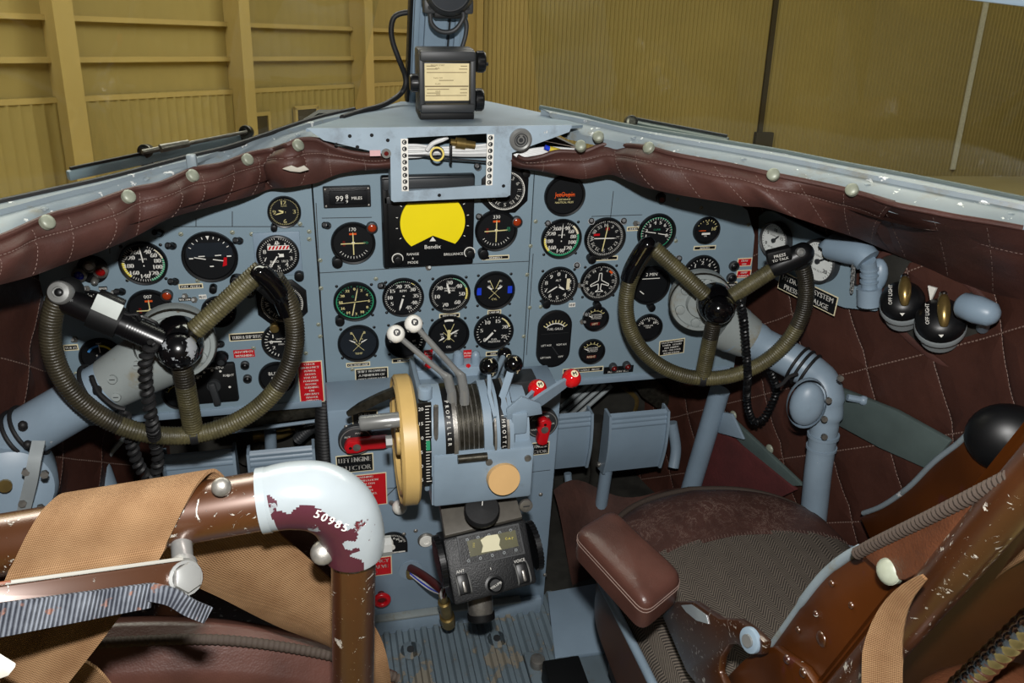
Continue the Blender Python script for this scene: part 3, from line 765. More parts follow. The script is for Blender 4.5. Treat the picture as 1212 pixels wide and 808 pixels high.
gauge(585, 343, 48, 'twin needle gauge with blue patches on both sides', DUAL[:4]+[('text', -.32, .55, .1, '80', WHT), ('text', .32, .55, .1, '80', WHT), ('text', -.3, .28, .09, '60', WHT), ('text', .3, .28, .09, '60', WHT), ('rect', -.96, -.22, -.72, .2, 'blue'), ('rect', .72, -.2, .96, .22, 'blue'), ('text', 0, -.5, .12, 'CYL', LUM)], [(-58, .5, .09, -.18, WHT, 1), (58, .5, .09, -.18, WHT, 1)])
gauge(424, 405.5, 49, 'twin needle temperature gauge above the SHIFT BLOWERS placard', DUAL, DN, face='dial_smoke')
gauge(480, 401, 49, 'black oil temperature gauge behind the white lever knobs', [('tick', 60, 150, 8, .8, .92, .03, WHT), ('text', .45, -.1, .13, '60', WHT), ('text', .5, -.4, .13, '40', WHT)], [])
gauge(531, 395, 48.5, 'twin needle oil gauge with lines crossing like an X', DUAL[:4]+[('rect', -.08, -.32, .08, .28, 'lume'), ('text', -.38, .05, .09, '100', WHT), ('text', .38, .05, .09, '100', WHT), ('text', -.36, -.1, .09, '80', WHT), ('text', .36, -.1, .09, '80', WHT), ('arc', -16, 16, .8, .92, WHT), ('text', 0, -.74, .13, 'OIL', WHT)], [(-122, .66, .08, -.3, WHT, 1), (62, .6, .08, -.1, WHT, 1)])
gauge(584, 391.5, 47, 'round FUEL PRESSURE gauge with numerals 5 to 25', [('tick', -130, 135, 25, .86, .96, .03, WHT), ('arc', 30, 75, .86, .94, 'lume'), ('num', [(-135, '0'), (-80, '5'), (-30, '10'), (20, '15'), (68, '20'), (120, '25')], .68, .2, WHT), ('text', .05, -.48, .11, 'FUEL', WHT), ('text', .05, -.62, .11, 'PRESSURE', WHT)], [(-138, .78, .11, .12, WHT)])
# --- right panel
gauge(668, 231, 48, 'black disc with orange script lettering near the shelf', [('text', .0, .08, .26, 'JetOupin', 'orange', 1.1), ('rect', -.5, .02, .5, .07, 'orange'), ('text', 0, -.2, .10, 'DISTANCE', LUM), ('text', 0, -.36, .10, 'NAUTICAL MILES', LUM, 1.0)], [], screws=False)
gauge(664, 282, 47.5, 'round airspeed gauge on right panel with numerals 40 to 260', ASI+[('arc', 75, 225, .88, .98, 'green')], [(2, .88, .05, .15, WHT)])
gauge(715.5, 281, 48.5, 'compass gauge with white cross bars on right panel', ROSE+[('rect', -.62, .14, -.3, .26, 'red'), ('text', .1, .5, .14, 'ILS', 'red')], [(8, .72, .05, .72, LUM, 1), (91, .60, .05, .60, WHT, 1)], knob=(-17, 23, .009), screws=False)
gauge(776.5, 275, 45, 'round gauge with green ring behind handle of right wheel', [('arc', 0, 360, .86, .9, 'green'), ('tick', -120, 120, 24, .76, .9, .02, WHT), ('num', N(-105, 30, '12345678'), .62, .17, WHT), ('text', 0, .2, .1, 'CLIMB', 'green')], [(-80, .75, .04, .1, WHT), (102, .75, .04, .1, WHT)], screws=False)
gauge(835.5, 272, 31, 'small temperature gauge at upper right of right panel', [('tick', -60, 70, 8, .78, .92, .05, LUM), ('num', [(0, '5'), (80, '10')], .62, .25, LUM), ('rect', -.35, -.36, .35, -.2, WHT), ('text', 0, -.46, .12, 'OIL', WHT)], [(-90, .7, .06, 0, 'orange')], screws=False)
gauge(660, 337.5, 46.5, 'altimeter on right panel with small side window', ALT+[('rect', .48, -.25, .66, .4, 'ivory'), ('text', 0, .34, .12, 'ALT', WHT)], [(238, .72, .06, .1, WHT), (122, .45, .1, 0, WHT)], knob=(-15, 19, .009))
gauge(709.5, 333, 46, 'direction gauge with white aeroplane outline', [('tick', 0, 360, 72, .87, .97, .018, WHT), ('rose', [(i*30, s) for i, s in enumerate(['3', '6', 'E', '12', '15', 'S', '21', '24', 'W', '30', '33', 'N'])], .76, .16, WHT)]+
      [('line', a, b, c, d, .045, WHT) for a, b, c, d in ((-.07, .52, .07, .52), (-.09, .1, -.07, .52), (.09, .1, .07, .52), (-.09, .1, -.52, -.14), (.09, .1, .52, -.14), (-.52, -.14, -.5, -.24), (.52, -.14, .5, -.24), (-.5, -.24, -.09, -.1), (.5, -.24, .09, -.1), (-.09, -.1, -.06, -.44), (.09, -.1, .06, -.44), (-.06, -.44, -.22, -.56), (.06, -.44, .22, -.56), (-.22, -.56, .22, -.56))]+[('poly', [(.45, .6), (.62, .45), (.7, .55), (.52, .68)], 'orange')], [], knob=(-4, 26, .008))
gauge(769, 337, 46, 'turn gauge behind upper left spoke of right wheel', [('line', -.5, .4, .5, .4, .04, WHT), ('line', -.55, -.3, -.3, -.5, .05, WHT), ('text', 0, .65, .18, '2 MIN', WHT)], [], knob=(0, 24, .008), screws=False)
gauge(829, 323, 43, 'gauge with numerals above the hub of the right wheel', [('tick', -90, 120, 16, .82, .95, .03, WHT), ('num', [(-40, '1'), (0, '2'), (40, '4'), (85, '6')], .66, .2, WHT)], [], screws=False)
gauge(766.5, 387, 33.5, 'small gauge right of the RIGHT fuel gauge', [('tick', -70, 70, 14, .72, .86, .035, WHT), ('num', [(-50, '0'), (0, '5'), (50, '10')], .92-.3, .16, WHT), ('text', 0, .18, .12, 'CARB AIR', WHT), ('text', 0, .02, .12, 'TEMP', WHT)], [], screws=False)
for (u, v, s, lb) in ((704.5, 376, 'LEFT', 'small dark fuel gauge with red label LEFT'), (700, 415, 'RIGHT', 'small dark fuel gauge with red label RIGHT')):
    gauge(u, v, 31, lb, [('tick', -55, 55, 5, .68, .86, .05, LUM), ('arc', -55, 55, .66, .69, LUM), ('text', .05, .32, .12, 'IN HUNDRED', WHT, .9), ('text', .05, .15, .12, 'US GALLONS', WHT, .9), ('text', .05, .0, .1, 'OR POUNDS', WHT, .9), ('rect', -.4, -.62, .4, -.36, 'red_dark'), ('text', 0, -.49, .18, s, 'ivory', .7)], [(-65, .8, .08, -.35, WHT, 1)], screws=False)
# oval twin gauge
M = MP(655, 400); s_ = pxm(655, 400); hw = 20/s_[0]; hh = 33.5/s_[1]
t = thing('twin_gauge', M.translation, 'tall oval black gauge with two scales on right panel', 'gauge', GAUGES)
def stad(k, n=14): return [(hw*k*math.cos(pi*i/n), (hh-hw)+hw*k*math.sin(pi*i/n)) for i in range(n+1)]+[(hw*k*math.cos(pi+pi*i/n), -(hh-hw)+hw*k*math.sin(pi+pi*i/n)) for i in range(n+1)]
m = MB('black_plastic'); m.prism([M @ V((x, y, .007)) for x, y in stad(1)], (0, .007, 0), None, .0015); m.build('bezel', t)
m = MB('dial_black'); Md = T(M, 0, 0, .0074); m.poly(Md, stad(.9)); 
dial_ops(m, T(Md, 0, hh*.2), hw, [('tick', -50, 50, 8, .72, .9, .05, LUM), ('arc', -50, 50, .66, .72, WHT), ('text', 0, .35, .14, 'FUEL GALLS', WHT, .9), ('line', -.8, .05, .8, .05, .02, 'dark_grey')])
dial_ops(m, T(Md, 0, -hh*.45), hw, [('text', -.45, .5, .12, 'LEFT AUX', WHT, .6), ('text', .45, .5, .12, 'RIGHT AUX', WHT, .6), ('text', -.45, -.3, .12, 'LEFT MAIN', WHT, .6), ('text', .45, -.3, .12, 'OFF', WHT), ('line', -.1, .4, .3, -.2, .05, 'dark_grey')]); m.build('dial', t)
# radar scope
M = MP(506, 259); sx, sz = pxm(506, 259); hw = 54/sx; hh = 53/sz
t = thing('radar_scope', M.translation, 'black square radar scope with flat-topped yellow screen', 'radar scope')
m = MB('black_plastic'); m.box(T(M, 0, 0, 0), 2*hw, 2*hh, .018, .004); m.build('case', t)
Mf = T(M, 0, 0, .0182); R = 38/sx; cy = (259-266)/sz*-1*-1
m = MB('scope_yellow'); pts = []
for i in range(60):
    a = math.radians(53-(286)*i/59) ; pts.append((R*math.cos(a), R*math.sin(a)))
pts = [(R*math.cos(math.radians(a)), R*math.sin(math.radians(a))) for a in range(53, -49, -3)]+[(0, -R*.42)]+[(R*math.cos(math.radians(a)), R*math.sin(math.radians(a))) for a in range(228, 126, -3)]
Ms = T(Mf, 4.5/sx, 0); m.prism([Ms @ V((x, y, .003)) for x, y in pts], (0, .004, 0)); m.build('screen', t)
m = MB('white'); 
for a in (10, -8, -26, 170, 188, 206, 30, 150): m.line(Ms, R*1.08*math.cos(math.radians(a)), R*1.08*math.sin(math.radians(a)), R*1.14*math.cos(math.radians(a)), R*1.14*math.sin(math.radians(a)), .0012, None, .0006)
m.poly(Ms, [(-.006, -R*.62), (.006, -R*.62), (0, -R*.47)], None, .0006)
m.text(Ms, 'Bendix', 0, -R*.80, .008, None, .0006); m.text(Ms, 'RANGE', -R*.62, -R*1.02, .005, None, .0006); m.text(Ms, '&', -R*.62, -R*1.16, .004, None, .0006); m.text(Ms, 'MODE', -R*.62, -R*1.30, .005, None, .0006); m.text(Ms, 'BRILLIANCE', R*.66, -R*1.08, .005, None, .0006)
m.build('lettering', t)
for x, lb in ((-R*1.1, 0), (R*1.17, 1)):
    m = MB('black_plastic'); Mk = T(Ms, x, -R*1.05 if x > 0 else -R*1.15); m.cyl(Mk, .0085, .014, 18, None, None, .002); m.lathe(Mk, [(.011, 0), (.011, .001), (.0095, .0012)], 20, 'white'); m.build('knob', t)
m = MB('dark_grey'); m.box(T(M, 0, hh-.012, .018), 2*hw*.96, .02, .010, .002); m.box(T(M, 0, hh-.042, .018), 2*hw*.96, .014, .006, .002); m.build('upper_bar', t)
m = MB('black_plastic'); m.box(T(M, -hw+.006, 0, .018), .010, 2*hh*.96, .006, .002); m.build('side_bar', t)
# MILES display
M = MP(410.5, 231); sx, sz = pxm(410, 231); hw = 28/sx; hh = 12/sz
t = thing('distance_display', M.translation, 'black rectangular display lettered MILES above the centre gauges', 'display')
m = MB('crackle'); m.box(M, 2*hw, 2*hh, .012, .002); m.box(T(M, .002, 0, .012), 2*hw*.8, 2*hh*.66, .004, .001, 'dial_black'); m.build('case', t)
m = MB('white'); Mt = T(M, 0, 0, .0165); m.text(Mt, '99', -hw*.33, 0, .010); m.rect(Mt, -hw*.5, -.009, -hw*.16, -.007, 'dark_grey'); m.text(Mt, '8', -hw*.02, .003, .008); m.text(Mt, '9', -hw*.02, -.006, .006); m.text(Mt, 'MILES', hw*.40, 0, .0055); m.build('digits', t)
for sx_ in (-1, 1):
    for sy_ in (-1, 1):
        m = MB('steel_worn'); m.dome(T(M, sx_*hw*.9, sy_*hh*.82, .012), .0025, .0015, 8); m.build('screw', t)
# magneto switch
M = MP(254, 451); sx, sz = pxm(254, 451); 
t = thing('magneto_switch', M.translation, 'black rounded square magneto switch box with lever and white dots', 'switch')
m = MB('black_matte'); hw = 27/sx; hh = 23/sz; m.box(M, 2*hw, 2*hh, .012, .005); m.build('case', t)
Mt = T(M, 0, 0, .0124); m = MB('white')
for a in (-62, -28, 0, 28, 62, 118): m.disc(Mt, .0024, None, 0, 12, hw*.75*math.sin(math.radians(a)), hh*.1+hh*.62*math.cos(math.radians(a)))
m.text(Mt, 'LEFT', -hw*.62, hh*.45, .005); m.text(Mt, 'MAGNETO', hw*.1, hh*.84, .005); m.text(Mt, 'RIGHT', hw*.68, hh*.42, .005); m.build('lettering', t)
m = MB('dark_grey'); m.cyl(T(M, 0, 0, .012), .013, .008, 18); m.build('hub', t)
m = MB('dark_grey'); m.box(RZ(T(M, 0, -.014, .018), 8), .014, .05, .012, .004); m.build('lever', t)
# cluster of indicator lamps
M = MP(110, 318); t = thing('lamp_cluster', M.translation, 'black round cluster of coloured indicator lamps at top left of panel', 'lamp')
m = MB('black_matte'); m.cyl(M, .026, .006, 28, None, None, .001); m.build('base', t)
for (u, v, c, nm) in ((96, 321, 'blue_lamp', 'blue'), (121, 317, 'red_lamp', 'red'), (108, 311, 'white', 'clear'), (114, 329, 'steel', 'small')):
    Mk = T(MP(u, v), 0, 0, .006); r = .0125 if nm in ('blue', 'red') else (.011 if nm == 'clear' else .006)
    m = MB('steel_worn'); m.lathe(Mk, [(r, 0), (r, .012), (r*.7, .015), (r*.66, .011)], 20); o = m.build('lamp_housing', t); m = MB(c); m.dome(T(Mk, 0, 0, .010), r*.68, .006, 14); m.build('lens', o)['label'] = nm+' lens'
# --- small fittings on the panels
def post_light(u, v, label, dx=-.35, dz=.5, L=.022, r=.0055, tip=None):
    p = WY(u, v, PY0); d = V((dx, -1, dz)).normalized(); m = MB('black_plastic'); Mk = frame(p, d)
    m.cyl(Mk, r, L, 14, None, None, .0015); m.cyl(Mk, r*1.25, .004, 14)
    t = thing('post_light', p, label, 'light', 'black post lights between the gauges'); m.build('barrel', t)
    m = MB(tip or 'dark_grey'); m.cyl(T(Mk, 0, 0, L), r*.6, .0012, 12); m.build('aperture', t)
for a in ((190, 276, 'black post light above the left panel gauges nearest the crash pad'), (205, 291, 'black post light between airspeed and attitude gauges on left panel'), (284, 285, 'black post light right of the large attitude gauge'), (208, 333, 'black post light below the left airspeed gauge'),
          (388, 267, 'black post light left of the gauge reading 170'), (453, 338, 'black post light left of the RPM gauge'), (568, 257, 'black post light right of radar scope'), (566, 198, 'black post light beside the shelf box right corner'),
          (649, 265, 'black post light left of right airspeed gauge'), (700, 262, 'black post light left of compass gauge with cross bars'), (738, 262, 'black post light right of compass gauge with cross bars'), (683, 314, 'black post light between right altimeter and aeroplane gauge'),
          (694, 372, 'black post light below the aeroplane gauge'), (803, 306, 'black post light right of the gauge with green ring'), (274, 352, 'black post light above the small dial behind left wheel spoke'), (145, 345, 'black post light left of the gauge reading 007'), (262, 407, 'upper black post light beside left wheel hub flange')): post_light(*a)
post_light(782, 233, 'black post light with red lens under right crash pad', -.3, .1, .024, .008, 'red_dark')
post_light(262, 421, 'lower black post light beside left wheel hub flange', 0, -.2, .02, .011)
def toggle(u, v, label, up=.4, mat='steel', base='steel_worn'):
    p = WY(u, v, PY0); Mk = frame_uv(p, (1, 0, 0), (0, 0, 1)); t = thing('toggle_switch', p, label, 'switch', 'small toggle switches on the panels')
    m = MB(base); m.cyl(Mk, .006, .004, 6); m.build('nut', t)
    m = MB(mat); d = V((0, -1, up)).normalized(); m.tube([p, p+d*.011, p+d*.018], [.0017, .0022, .003], 8); m.build('bat_lever', t)
for a in ((103, 341, 'toggle switch above the dial at far left of panel'), (219, 350, 'left toggle switch on the black strip below left attitude gauge'), (230, 354, 'right toggle switch beside the small white label below attitude gauge'), (89, 401, 'toggle switch left of the blue and yellow arc dial'),
          (752, 264, 'toggle switch between compass gauge and green ringed gauge'), (686, 337, 'small toggle between right altimeter and aeroplane gauge'), (689, 380, 'toggle switch below small white label on right panel'), (135, 346, 'tiny toggle left of 007 gauge'), (507, 316, 'small toggle below the radar scope')): toggle(*a)
def pushknob(u, v, label, r=.0085, mat='dark_grey', cap='black_plastic', h=.012):
    p = WY(u, v, PY0); Mk = frame_uv(p, (1, 0, 0), (0, 0, 1)); t = thing('push_button', p, label, 'button', 'round buttons and knobs on the panels')
    m = MB(mat); m.lathe(Mk, [(r, 0), (r, h*.6), (r*.8, h*.7), (r*.75, h*.4)], 18); m.build('collar', t)
    m = MB(cap); m.dome(T(Mk, 0, 0, h*.4), r*.75, h*.5, 14); m.build('cap', t)
for a in ((290, 431, 'upper button below AUTOPILOT WARNING placard'), (293, 447, 'lower button below AUTOPILOT WARNING placard'), (868, 314, 'upper black knob beside red placards on right panel', .011), (865, 328, 'lower black knob beside red placards on right panel', .011),
          (725, 433, 'left red push button under RIGHT fuel gauge', .009, 'dark_grey', 'red_dark', .02), (741, 431, 'right red push button under RIGHT fuel gauge', .009, 'dark_grey', 'red_dark', .02)): pushknob(*a)
# triple lobed knob unit
M = MP(288, 336); t = thing('selector_knob', M.translation, 'black three lobed knob unit below right of attitude gauge', 'knob'); m = MB('black_plastic')
m.prism([RZ(M, -48) @ V((.027*math.cos(a)*(1 if True else 1), .016*math.sin(a), .008)) for a in [2*pi*i/24 for i in range(24)]], (0, .008, 0), None, .001); m.build('base', t)
for x in (-.018, 0, .016):
    m = MB('black_plastic'); Mk = RZ(T(M, 0, 0, .008), -48) ; m.cyl(T(Mk, x, 0, 0), .010, .012, 10, None, None, .002); o = m.build('knob', t); m = MB('white'); m.text(T(Mk, x, 0, .0123), 'SET', 0, 0, .004); m.build('marking', o)
# placards
def placard(u, v, w, h, lines, bg, fg, label, size=None, border=None, M=None, th=.0012, name='placard', tilt=0, group=None, cat='placard'):
    if M is None:
        M = MP(u, v); sx, sz = pxm(u, v); w /= sx; h /= sz
    if tilt: M = RZ(M, tilt)
    m = MB(bg); m.box(M, w, h, th, 0, bg)
    if border: 
        m.box(T(M, 0, 0, -.0002), w+.004, h+.004, th*.8, 0, border)
    n = len(lines)
    for i, l in enumerate(lines):
        sz_ = size or h/n*.58
        m.text(T(M, 0, 0, th+.0002), l, 0, h/2-h*(i+.5)/n, sz_, fg, 0, 0, w*.9, .00025)
    o = m.build(name); return tag(o, label, cat, group)
placard(368, 452, 27, 47, ['CHECK', 'EMERGENCY', 'POWER', 'LIGHTS', 'FOR OFF', 'POSITION', 'BEFORE', 'TURNING', 'ON', 'AIRCRAFT', 'MASTER', 'SWITCH'], 'red', 'white', 'tall red placard CHECK EMERGENCY POWER LIGHTS at right of left panel', None, 'ivory')
placard(289, 418, 25, 9, ['AUTOPILOT', 'WARNING'], 'red', 'white', 'small red placard AUTOPILOT WARNING on left panel')
placard(293.5, 398, 42, 7, ['TURN & SLIP SELECT'], 'black_plastic', 'white', 'black and white strip placard above AUTOPILOT WARNING', .007, 'ivory')
placard(122, 341, 10, 4.5, ['HEATER'], 'black_plastic', 'white', 'small black label near dial at far left of panel')
placard(226, 338.5, 26, 3.6, ['FUEL ALERT'], 'black_plastic', 'white', 'black label strip under left attitude gauge', .0045, 'ivory')
placard(219, 354, 15, 4, ['VOL ADF'], 'black_plastic', 'white', 'black label between toggles under left attitude gauge')
placard(240, 351, 9, 5, ['PILOT'], 'white', 'dark_grey', 'tiny white label beside the toggles under left attitude gauge')
placard(84, 411, 15, 5, ['VOLTS'], 'black_plastic', 'white', 'black label with pale border left of blue and yellow arc dial', None, 'ivory')
placard(440, 443, 37, 14, ['SHIFT BLOWERS', 'A MINIMUM OF', 'ONCE EVERY 2 HRS'], 'black_plastic', 'white', 'black placard SHIFT BLOWERS A MINIMUM OF ONCE EVERY 2 HRS', None, 'ivory')
for (u, v, w, s, lb) in ((424, 431, 26, 'CYL HEAD TEMP', 'narrow label below temperature gauge at left of centre panel'), (477, 426, 24, 'OIL TEMP', 'narrow label below gauge behind white knobs'), (532, 373, 22, 'MAN PRESS', 'narrow label below the manifold pressure gauge'),
                         (585, 369, 14, 'CARB AIR', 'narrow label between blue patched gauge and FUEL PRESSURE gauge'), (584, 418, 16, 'FUEL', 'narrow label below FUEL PRESSURE gauge'), (586.5, 304.5, 30, 'NUMBER 2', 'narrow label below gauge reading 330'), (716, 305.5, 28, 'NO 2', 'narrow label below compass gauge with cross bars'),
                         (749, 270.5, 12, 'AUDIO', 'narrow label under toggle beside compass gauge'), (775, 301.5, 24, 'CLIMB', 'narrow label under the green ringed gauge'), (834, 293, 24, 'ANTI-ICE', 'narrow label under small gauge at upper right')):
    placard(u, v, w, 3.0, [s], 'black_plastic', 'white', lb, .0038, 'ivory', group='narrow labels under the gauges')
placard(677, 335+25.5, 7.5, 5, ['VHF'], 'white', 'dark_grey', 'tiny white label right of right altimeter')
placard(881, 310, 15, 8, ['HEAT', 'OFF'], 'red', 'white', 'upper red placard HEAT OFF at right edge of right panel', None, 'ivory')
placard(880, 324, 15, 7.5, ['PUMP', 'DANGER'], 'red', 'white', 'lower red placard at right edge of right panel', None, 'ivory')
placard(690, 437.5, 46, 4, ['LEFT  FUEL GAUGE  RIGHT'], 'black_plastic', 'white', 'long strip label at lower left of right panel', .0045, 'ivory')
placard(732, 437, 35, 8, ['', 'PUSH HEAT TEST'], 'black_plastic', 'white', 'black label behind the two red push buttons', .0045)
placard(795, 410.5, 28, 16, ['LATCH MECHANISM', 'LOWER   EXTEND', 'PULL HANDLE', 'FULL  OUT LOCK', 'BEFORE FLIGHT'], 'black_plastic', 'white', 'bordered black data plate below hub of right wheel', .0038, 'ivory', tilt=4)
placard(862, 337, 18, 5, ['CAUTION HEATER'], 'black_plastic', 'white', 'strip label right of hub of right wheel', .0045, 'ivory')
# ================================================================== glareshield shelf
YS = 1.42
t = thing('glareshield_shelf', WY(520, 150, YS), 'blue-grey metal shelf over the centre panel with a rectangular open box frame', 'shelf')
top = [WY(362, 152, YS), WY(424, 134, 1.62), WY(475, 120, 1.74), WY(574, 119, 1.74), WY(640, 133, 1.60), WY(690, 148, 1.45), WY(677, 149, YS)]
m = MB('grey_paint'); c = sum(top, V((0, 0, 0)))/len(top)
b = [p-V((0, 0, .005)) for p in top]; n = len(top); vs = [c]+top+b
m.add(vs, [(0, 1+i, 1+(i+1) % n) for i in range(n)]+[(1+i, 1+n+i, 1+n+(i+1) % n, 1+(i+1) % n) for i in range(n)]+[tuple(range(1+n, 1+2*n))[::-1]], None, False); m.build('shelf_top', t)
ap = [(363, 152), (677, 148), (674, 156), (606, 181), (603, 231), (600, 233), (466, 239), (463, 237), (462, 184), (383, 166)]
m = MB('apron_lit_paint'); hole = [(482, 163), (576, 158), (578, 219), (483, 226)]
m.prism([WY(u, v, YS-.004) for u, v in ap], (0, .003, 0), None, .0, [WY(u, v, YS-.004) for u, v in hole]); m.build('apron', t)
m = MB('apron_lit_paint')
for (a, b_) in (((463, 184), (463, 237)), ((463, 237.5), (602, 232)), ((604, 231), (606, 182))):
    p, q = WY(*a, YS), WY(*b_, YS); m.prism([p, q, q+V((0, .05, 0)), p+V((0, .05, 0))], V((0, 0, 1)).cross((q-p).normalized())*.0 + ((q-p).normalized().cross(V((0, 1, 0))))*.003)
m.build('box_flange', t)
for (a, b_) in (((478.5, 164), (479.5, 226)), ((579, 159), (580.5, 219))):
    p, q = WY(*a, YS-.0045), WY(*b_, YS-.0045); d = (p-q); M = frame_uv((p+q)/2, (1, 0, 0), d); m = MB('white'); m.box(M, .012, d.length, .001)
    for i in range(8):
        m.arc(T(M, 0, d.length*(i-3.5)/8, 0), 0, 360, .0022, .0042, 'dark_grey', .0014, 12); m.disc(T(M, .001, d.length*(i-3.5)/8), .0018, 'black_matte', .0015, 8)
    m.build('punched_strip', t)
Mk = frame_uv(WY(616, 165, YS-.0045), (1, 0, 0), (0, 0, 1)); m = MB('steel'); m.lathe(Mk, [(.020, 0), (.020, .004), (.016, .007), (.0125, .006), (.012, .004), (1e-5, .004)], 28); m.arc(Mk, 20, 340, .006, .009, 'dark_grey', .0045); m.arc(Mk, 0, 360, .0105, .012, 'dark_grey', .0065); m.disc(Mk, .004, 'dark_grey', .0046); m.build('key_lock', t)
Mk = frame_uv(WY(457, 181, YS-.0045), (1, 0, 0), (0, 0, 1)); m = MB('steel'); m.lathe(Mk, [(.008, 0), (.008, .004), (.004, .004)], 18); m.disc(Mk, .0042, 'red_dark', .003); m.build('jack_socket', t)
Mk = frame_uv(WY(444, 181, YS-.0045), (1, 0, 0), (0, 0, 1)); m = MB(); simple('pink', 'd9aeb0', .5); m.box(Mk, .018, .010, .001, 0, 'pink'); m.build('pink_label', t)
for u, v in ((398, 171), (423, 174), (459, 166), (440, 160), (414, 161), (596, 220), (520, 231)):
    m = MB('black_matte'); m.disc(frame_uv(WY(u, v, YS-.0046), (1, 0, 0), (0, 0, 1)), .0032, None, 0, 12); m.build('drilled_hole', t)
# wiring inside the box and behind the right pad
def wire(pts, r, mat, Y, seg=8): m = MB(mat); m.tube(cr([WY(u, v, y if y else Y) for u, v, y in pts], 8), r, seg); return m
t = thing('wire_bundle', WY(530, 180, 1.46), 'bundle of white wires tied together inside the open shelf box', 'wires')
for i in range(9):
    o = i*1.7; wire([(474, 172+o, 0), (495, 172+o*.95, 0), (517, 175+o*.5, 0), (540, 174+o*.7, 0), (560, 173+o*.8, 0), (586, 170+o, 0)], .0026, 'wire_white', 1.462+.004*(i % 3)).build('wire', t)
wire([(470, 184, 0), (500, 184, 0), (520, 187, 0), (560, 190, 0), (584, 192, 0)], .002, 'black_plastic', 1.46).build('black_wire', t)
wire([(505, 178, 0), (512, 170, 0), (524, 165, 0), (530, 162, 0)], .004, 'wire_white', 1.45).build('loose_wire', t)
m = MB('black_matte'); Mk = frame(WY(518, 181, 1.445), (-.2, -1, .2)); m.lathe(Mk, [(.012, 0), (.012, .02), (.008, .02)], 18); m.arc(Mk, 0, 360, .0095, .0125, 'wire_yellow', .0205); m.build('connector_plug', t)
m = MB('brass'); p, q = WY(533, 168, 1.46), WY(562, 172, 1.46); m.tube([p, lerp(p, q, .2), lerp(p, q, .22), lerp(p, q, .6), lerp(p, q, .62), q], [.006, .006, .010, .010, .007, .007], 14); m.build('brass_connector', t)
m = MB('black_plastic'); p = WY(533, 181, 1.452); m.boxw(p-V((.002, .01, .018)), p+V((.002, .002, .016)), .001); m.build('cable_tie', t)
t = thing('wire_bundle', WY(640, 172, 1.44), 'white wires poking out between shelf and torn right crash pad', 'wires')
for i in range(5): wire([(608, 184+i*1.2, 0), (625, 178+i*1.5, 0), (648, 175+i*1.6, 0), (668, 176+i*2, 0), (690, 178+i*2, 0)], .0026, 'wire_white', 1.45).build('wire', t)
m = MB('wire_yellow'); p, q = WY(650, 176, 1.44), WY(662, 179, 1.44); m.tube([p, q], .005, 10); m.build('yellow_sleeve', t); m = MB('blue'); p, q = WY(645, 174, 1.44), WY(650, 176, 1.44); m.tube([p, q], .0045, 10); m.build('blue_sleeve', t)
# card holder on the shelf
YC = 1.505; M = frame_uv(WY(530, 97, YC), (1, 0, 0), (0, .06, 1)); sx, sz = pxm(530, 97, YC); hw = 33.5/sx; hh = 37/sz
t = thing('checklist_holder', WY(530, 140, YC), 'dark grey scrolling checklist holder standing on the shelf', 'checklist holder')
B = T(M, 0, 0, -.06)
m = MB('dark_grey'); m.box(B, 2*hw, 2*hh, .045, .004); m.box(T(M, 0, hh-.010, -.016), 2*hw*.97, .018, .02, .004); m.box(T(M, 0, -hh+.008, -.016), 2*hw*.97, .016, .02, .004); m.box(T(M, -hw+.005, 0, -.016), .010, 2*hh*.9, .016, .003); m.box(T(M, hw-.005, 0, -.016), .010, 2*hh*.9, .016, .003); m.build('housing', t)
ow, oh = 26.5/sx, 22/sz; m = MB('paper'); Mc = T(M, 0, -.002, -.012); m.box(Mc, 2*ow, 2*oh, .001)
m.line(Mc, -ow*.98, -oh*.22, ow*.98, -oh*.22, .002, 'paper_line', .0014)
for i, (y, a, b_, x) in enumerate(((.86, -.9, -.5, .62), (.7, -.9, -.4, .55), (.52, -.9, .9, 0), (.1, -.35, .3, 0), (-.38, -.9, .1, .6), (-.58, -.9, -.3, .6), (-.72, -.95, .9, 0))):
    m.line(Mc, a*ow, y*oh, b_*ow, y*oh, .0011, 'paper_line', .0014)
    if x: m.line(Mc, x*ow, y*oh, ow*.92, y*oh, .0011, 'paper_line', .0014)
for y, s in ((.94, 'BEFORE START'), (.78, 'FUEL'), (.26, 'TAKE OFF'), (-.06, 'FLAPS'), (-.46, 'GEAR'), (-.64, 'TRIM')): m.text(Mc, s, -ow*.4, y*oh-.001, .0026, 'paper_line', .0014)
m.build('card', t)
for (u, v, r, s) in ((568, 73, 12, 1), (566, 118, 13, 1), (491, 98, 10, -1)):
    p = WY(u-s*4, v, YC+.025); Mk = frame(p, (s, 0, 0)); m = MB('black_plastic'); m.lathe(Mk, [(1e-5, 0)]+[(r/sx*(.93 if k % 2 else 1), 0) for k in (0,)]+[(r/sx, .012), (r/sx*.9, .015), (1e-5, .015)], 22)
    for k in range(16):
        a = 2*pi*k/16; m.box(T(RZ(Mk, k*22.5), r/sx, 0, .002), .0016, .003, .010)
    if s == 1 and v < 100: m.cyl(T(Mk, 0, -.004, .015), .003, .006, 10)
    m.build('knob', t)
zs = W(V((0, 0, 0)))
m = MB('black_matte'); p = M @ V((0, -hh, -.04)); m.boxw((p.x-hw*.98, p.y-.035, p.z-.012), (p.x+hw*.98, p.y+.03, p.z+.002), .003); m.build('base', t)
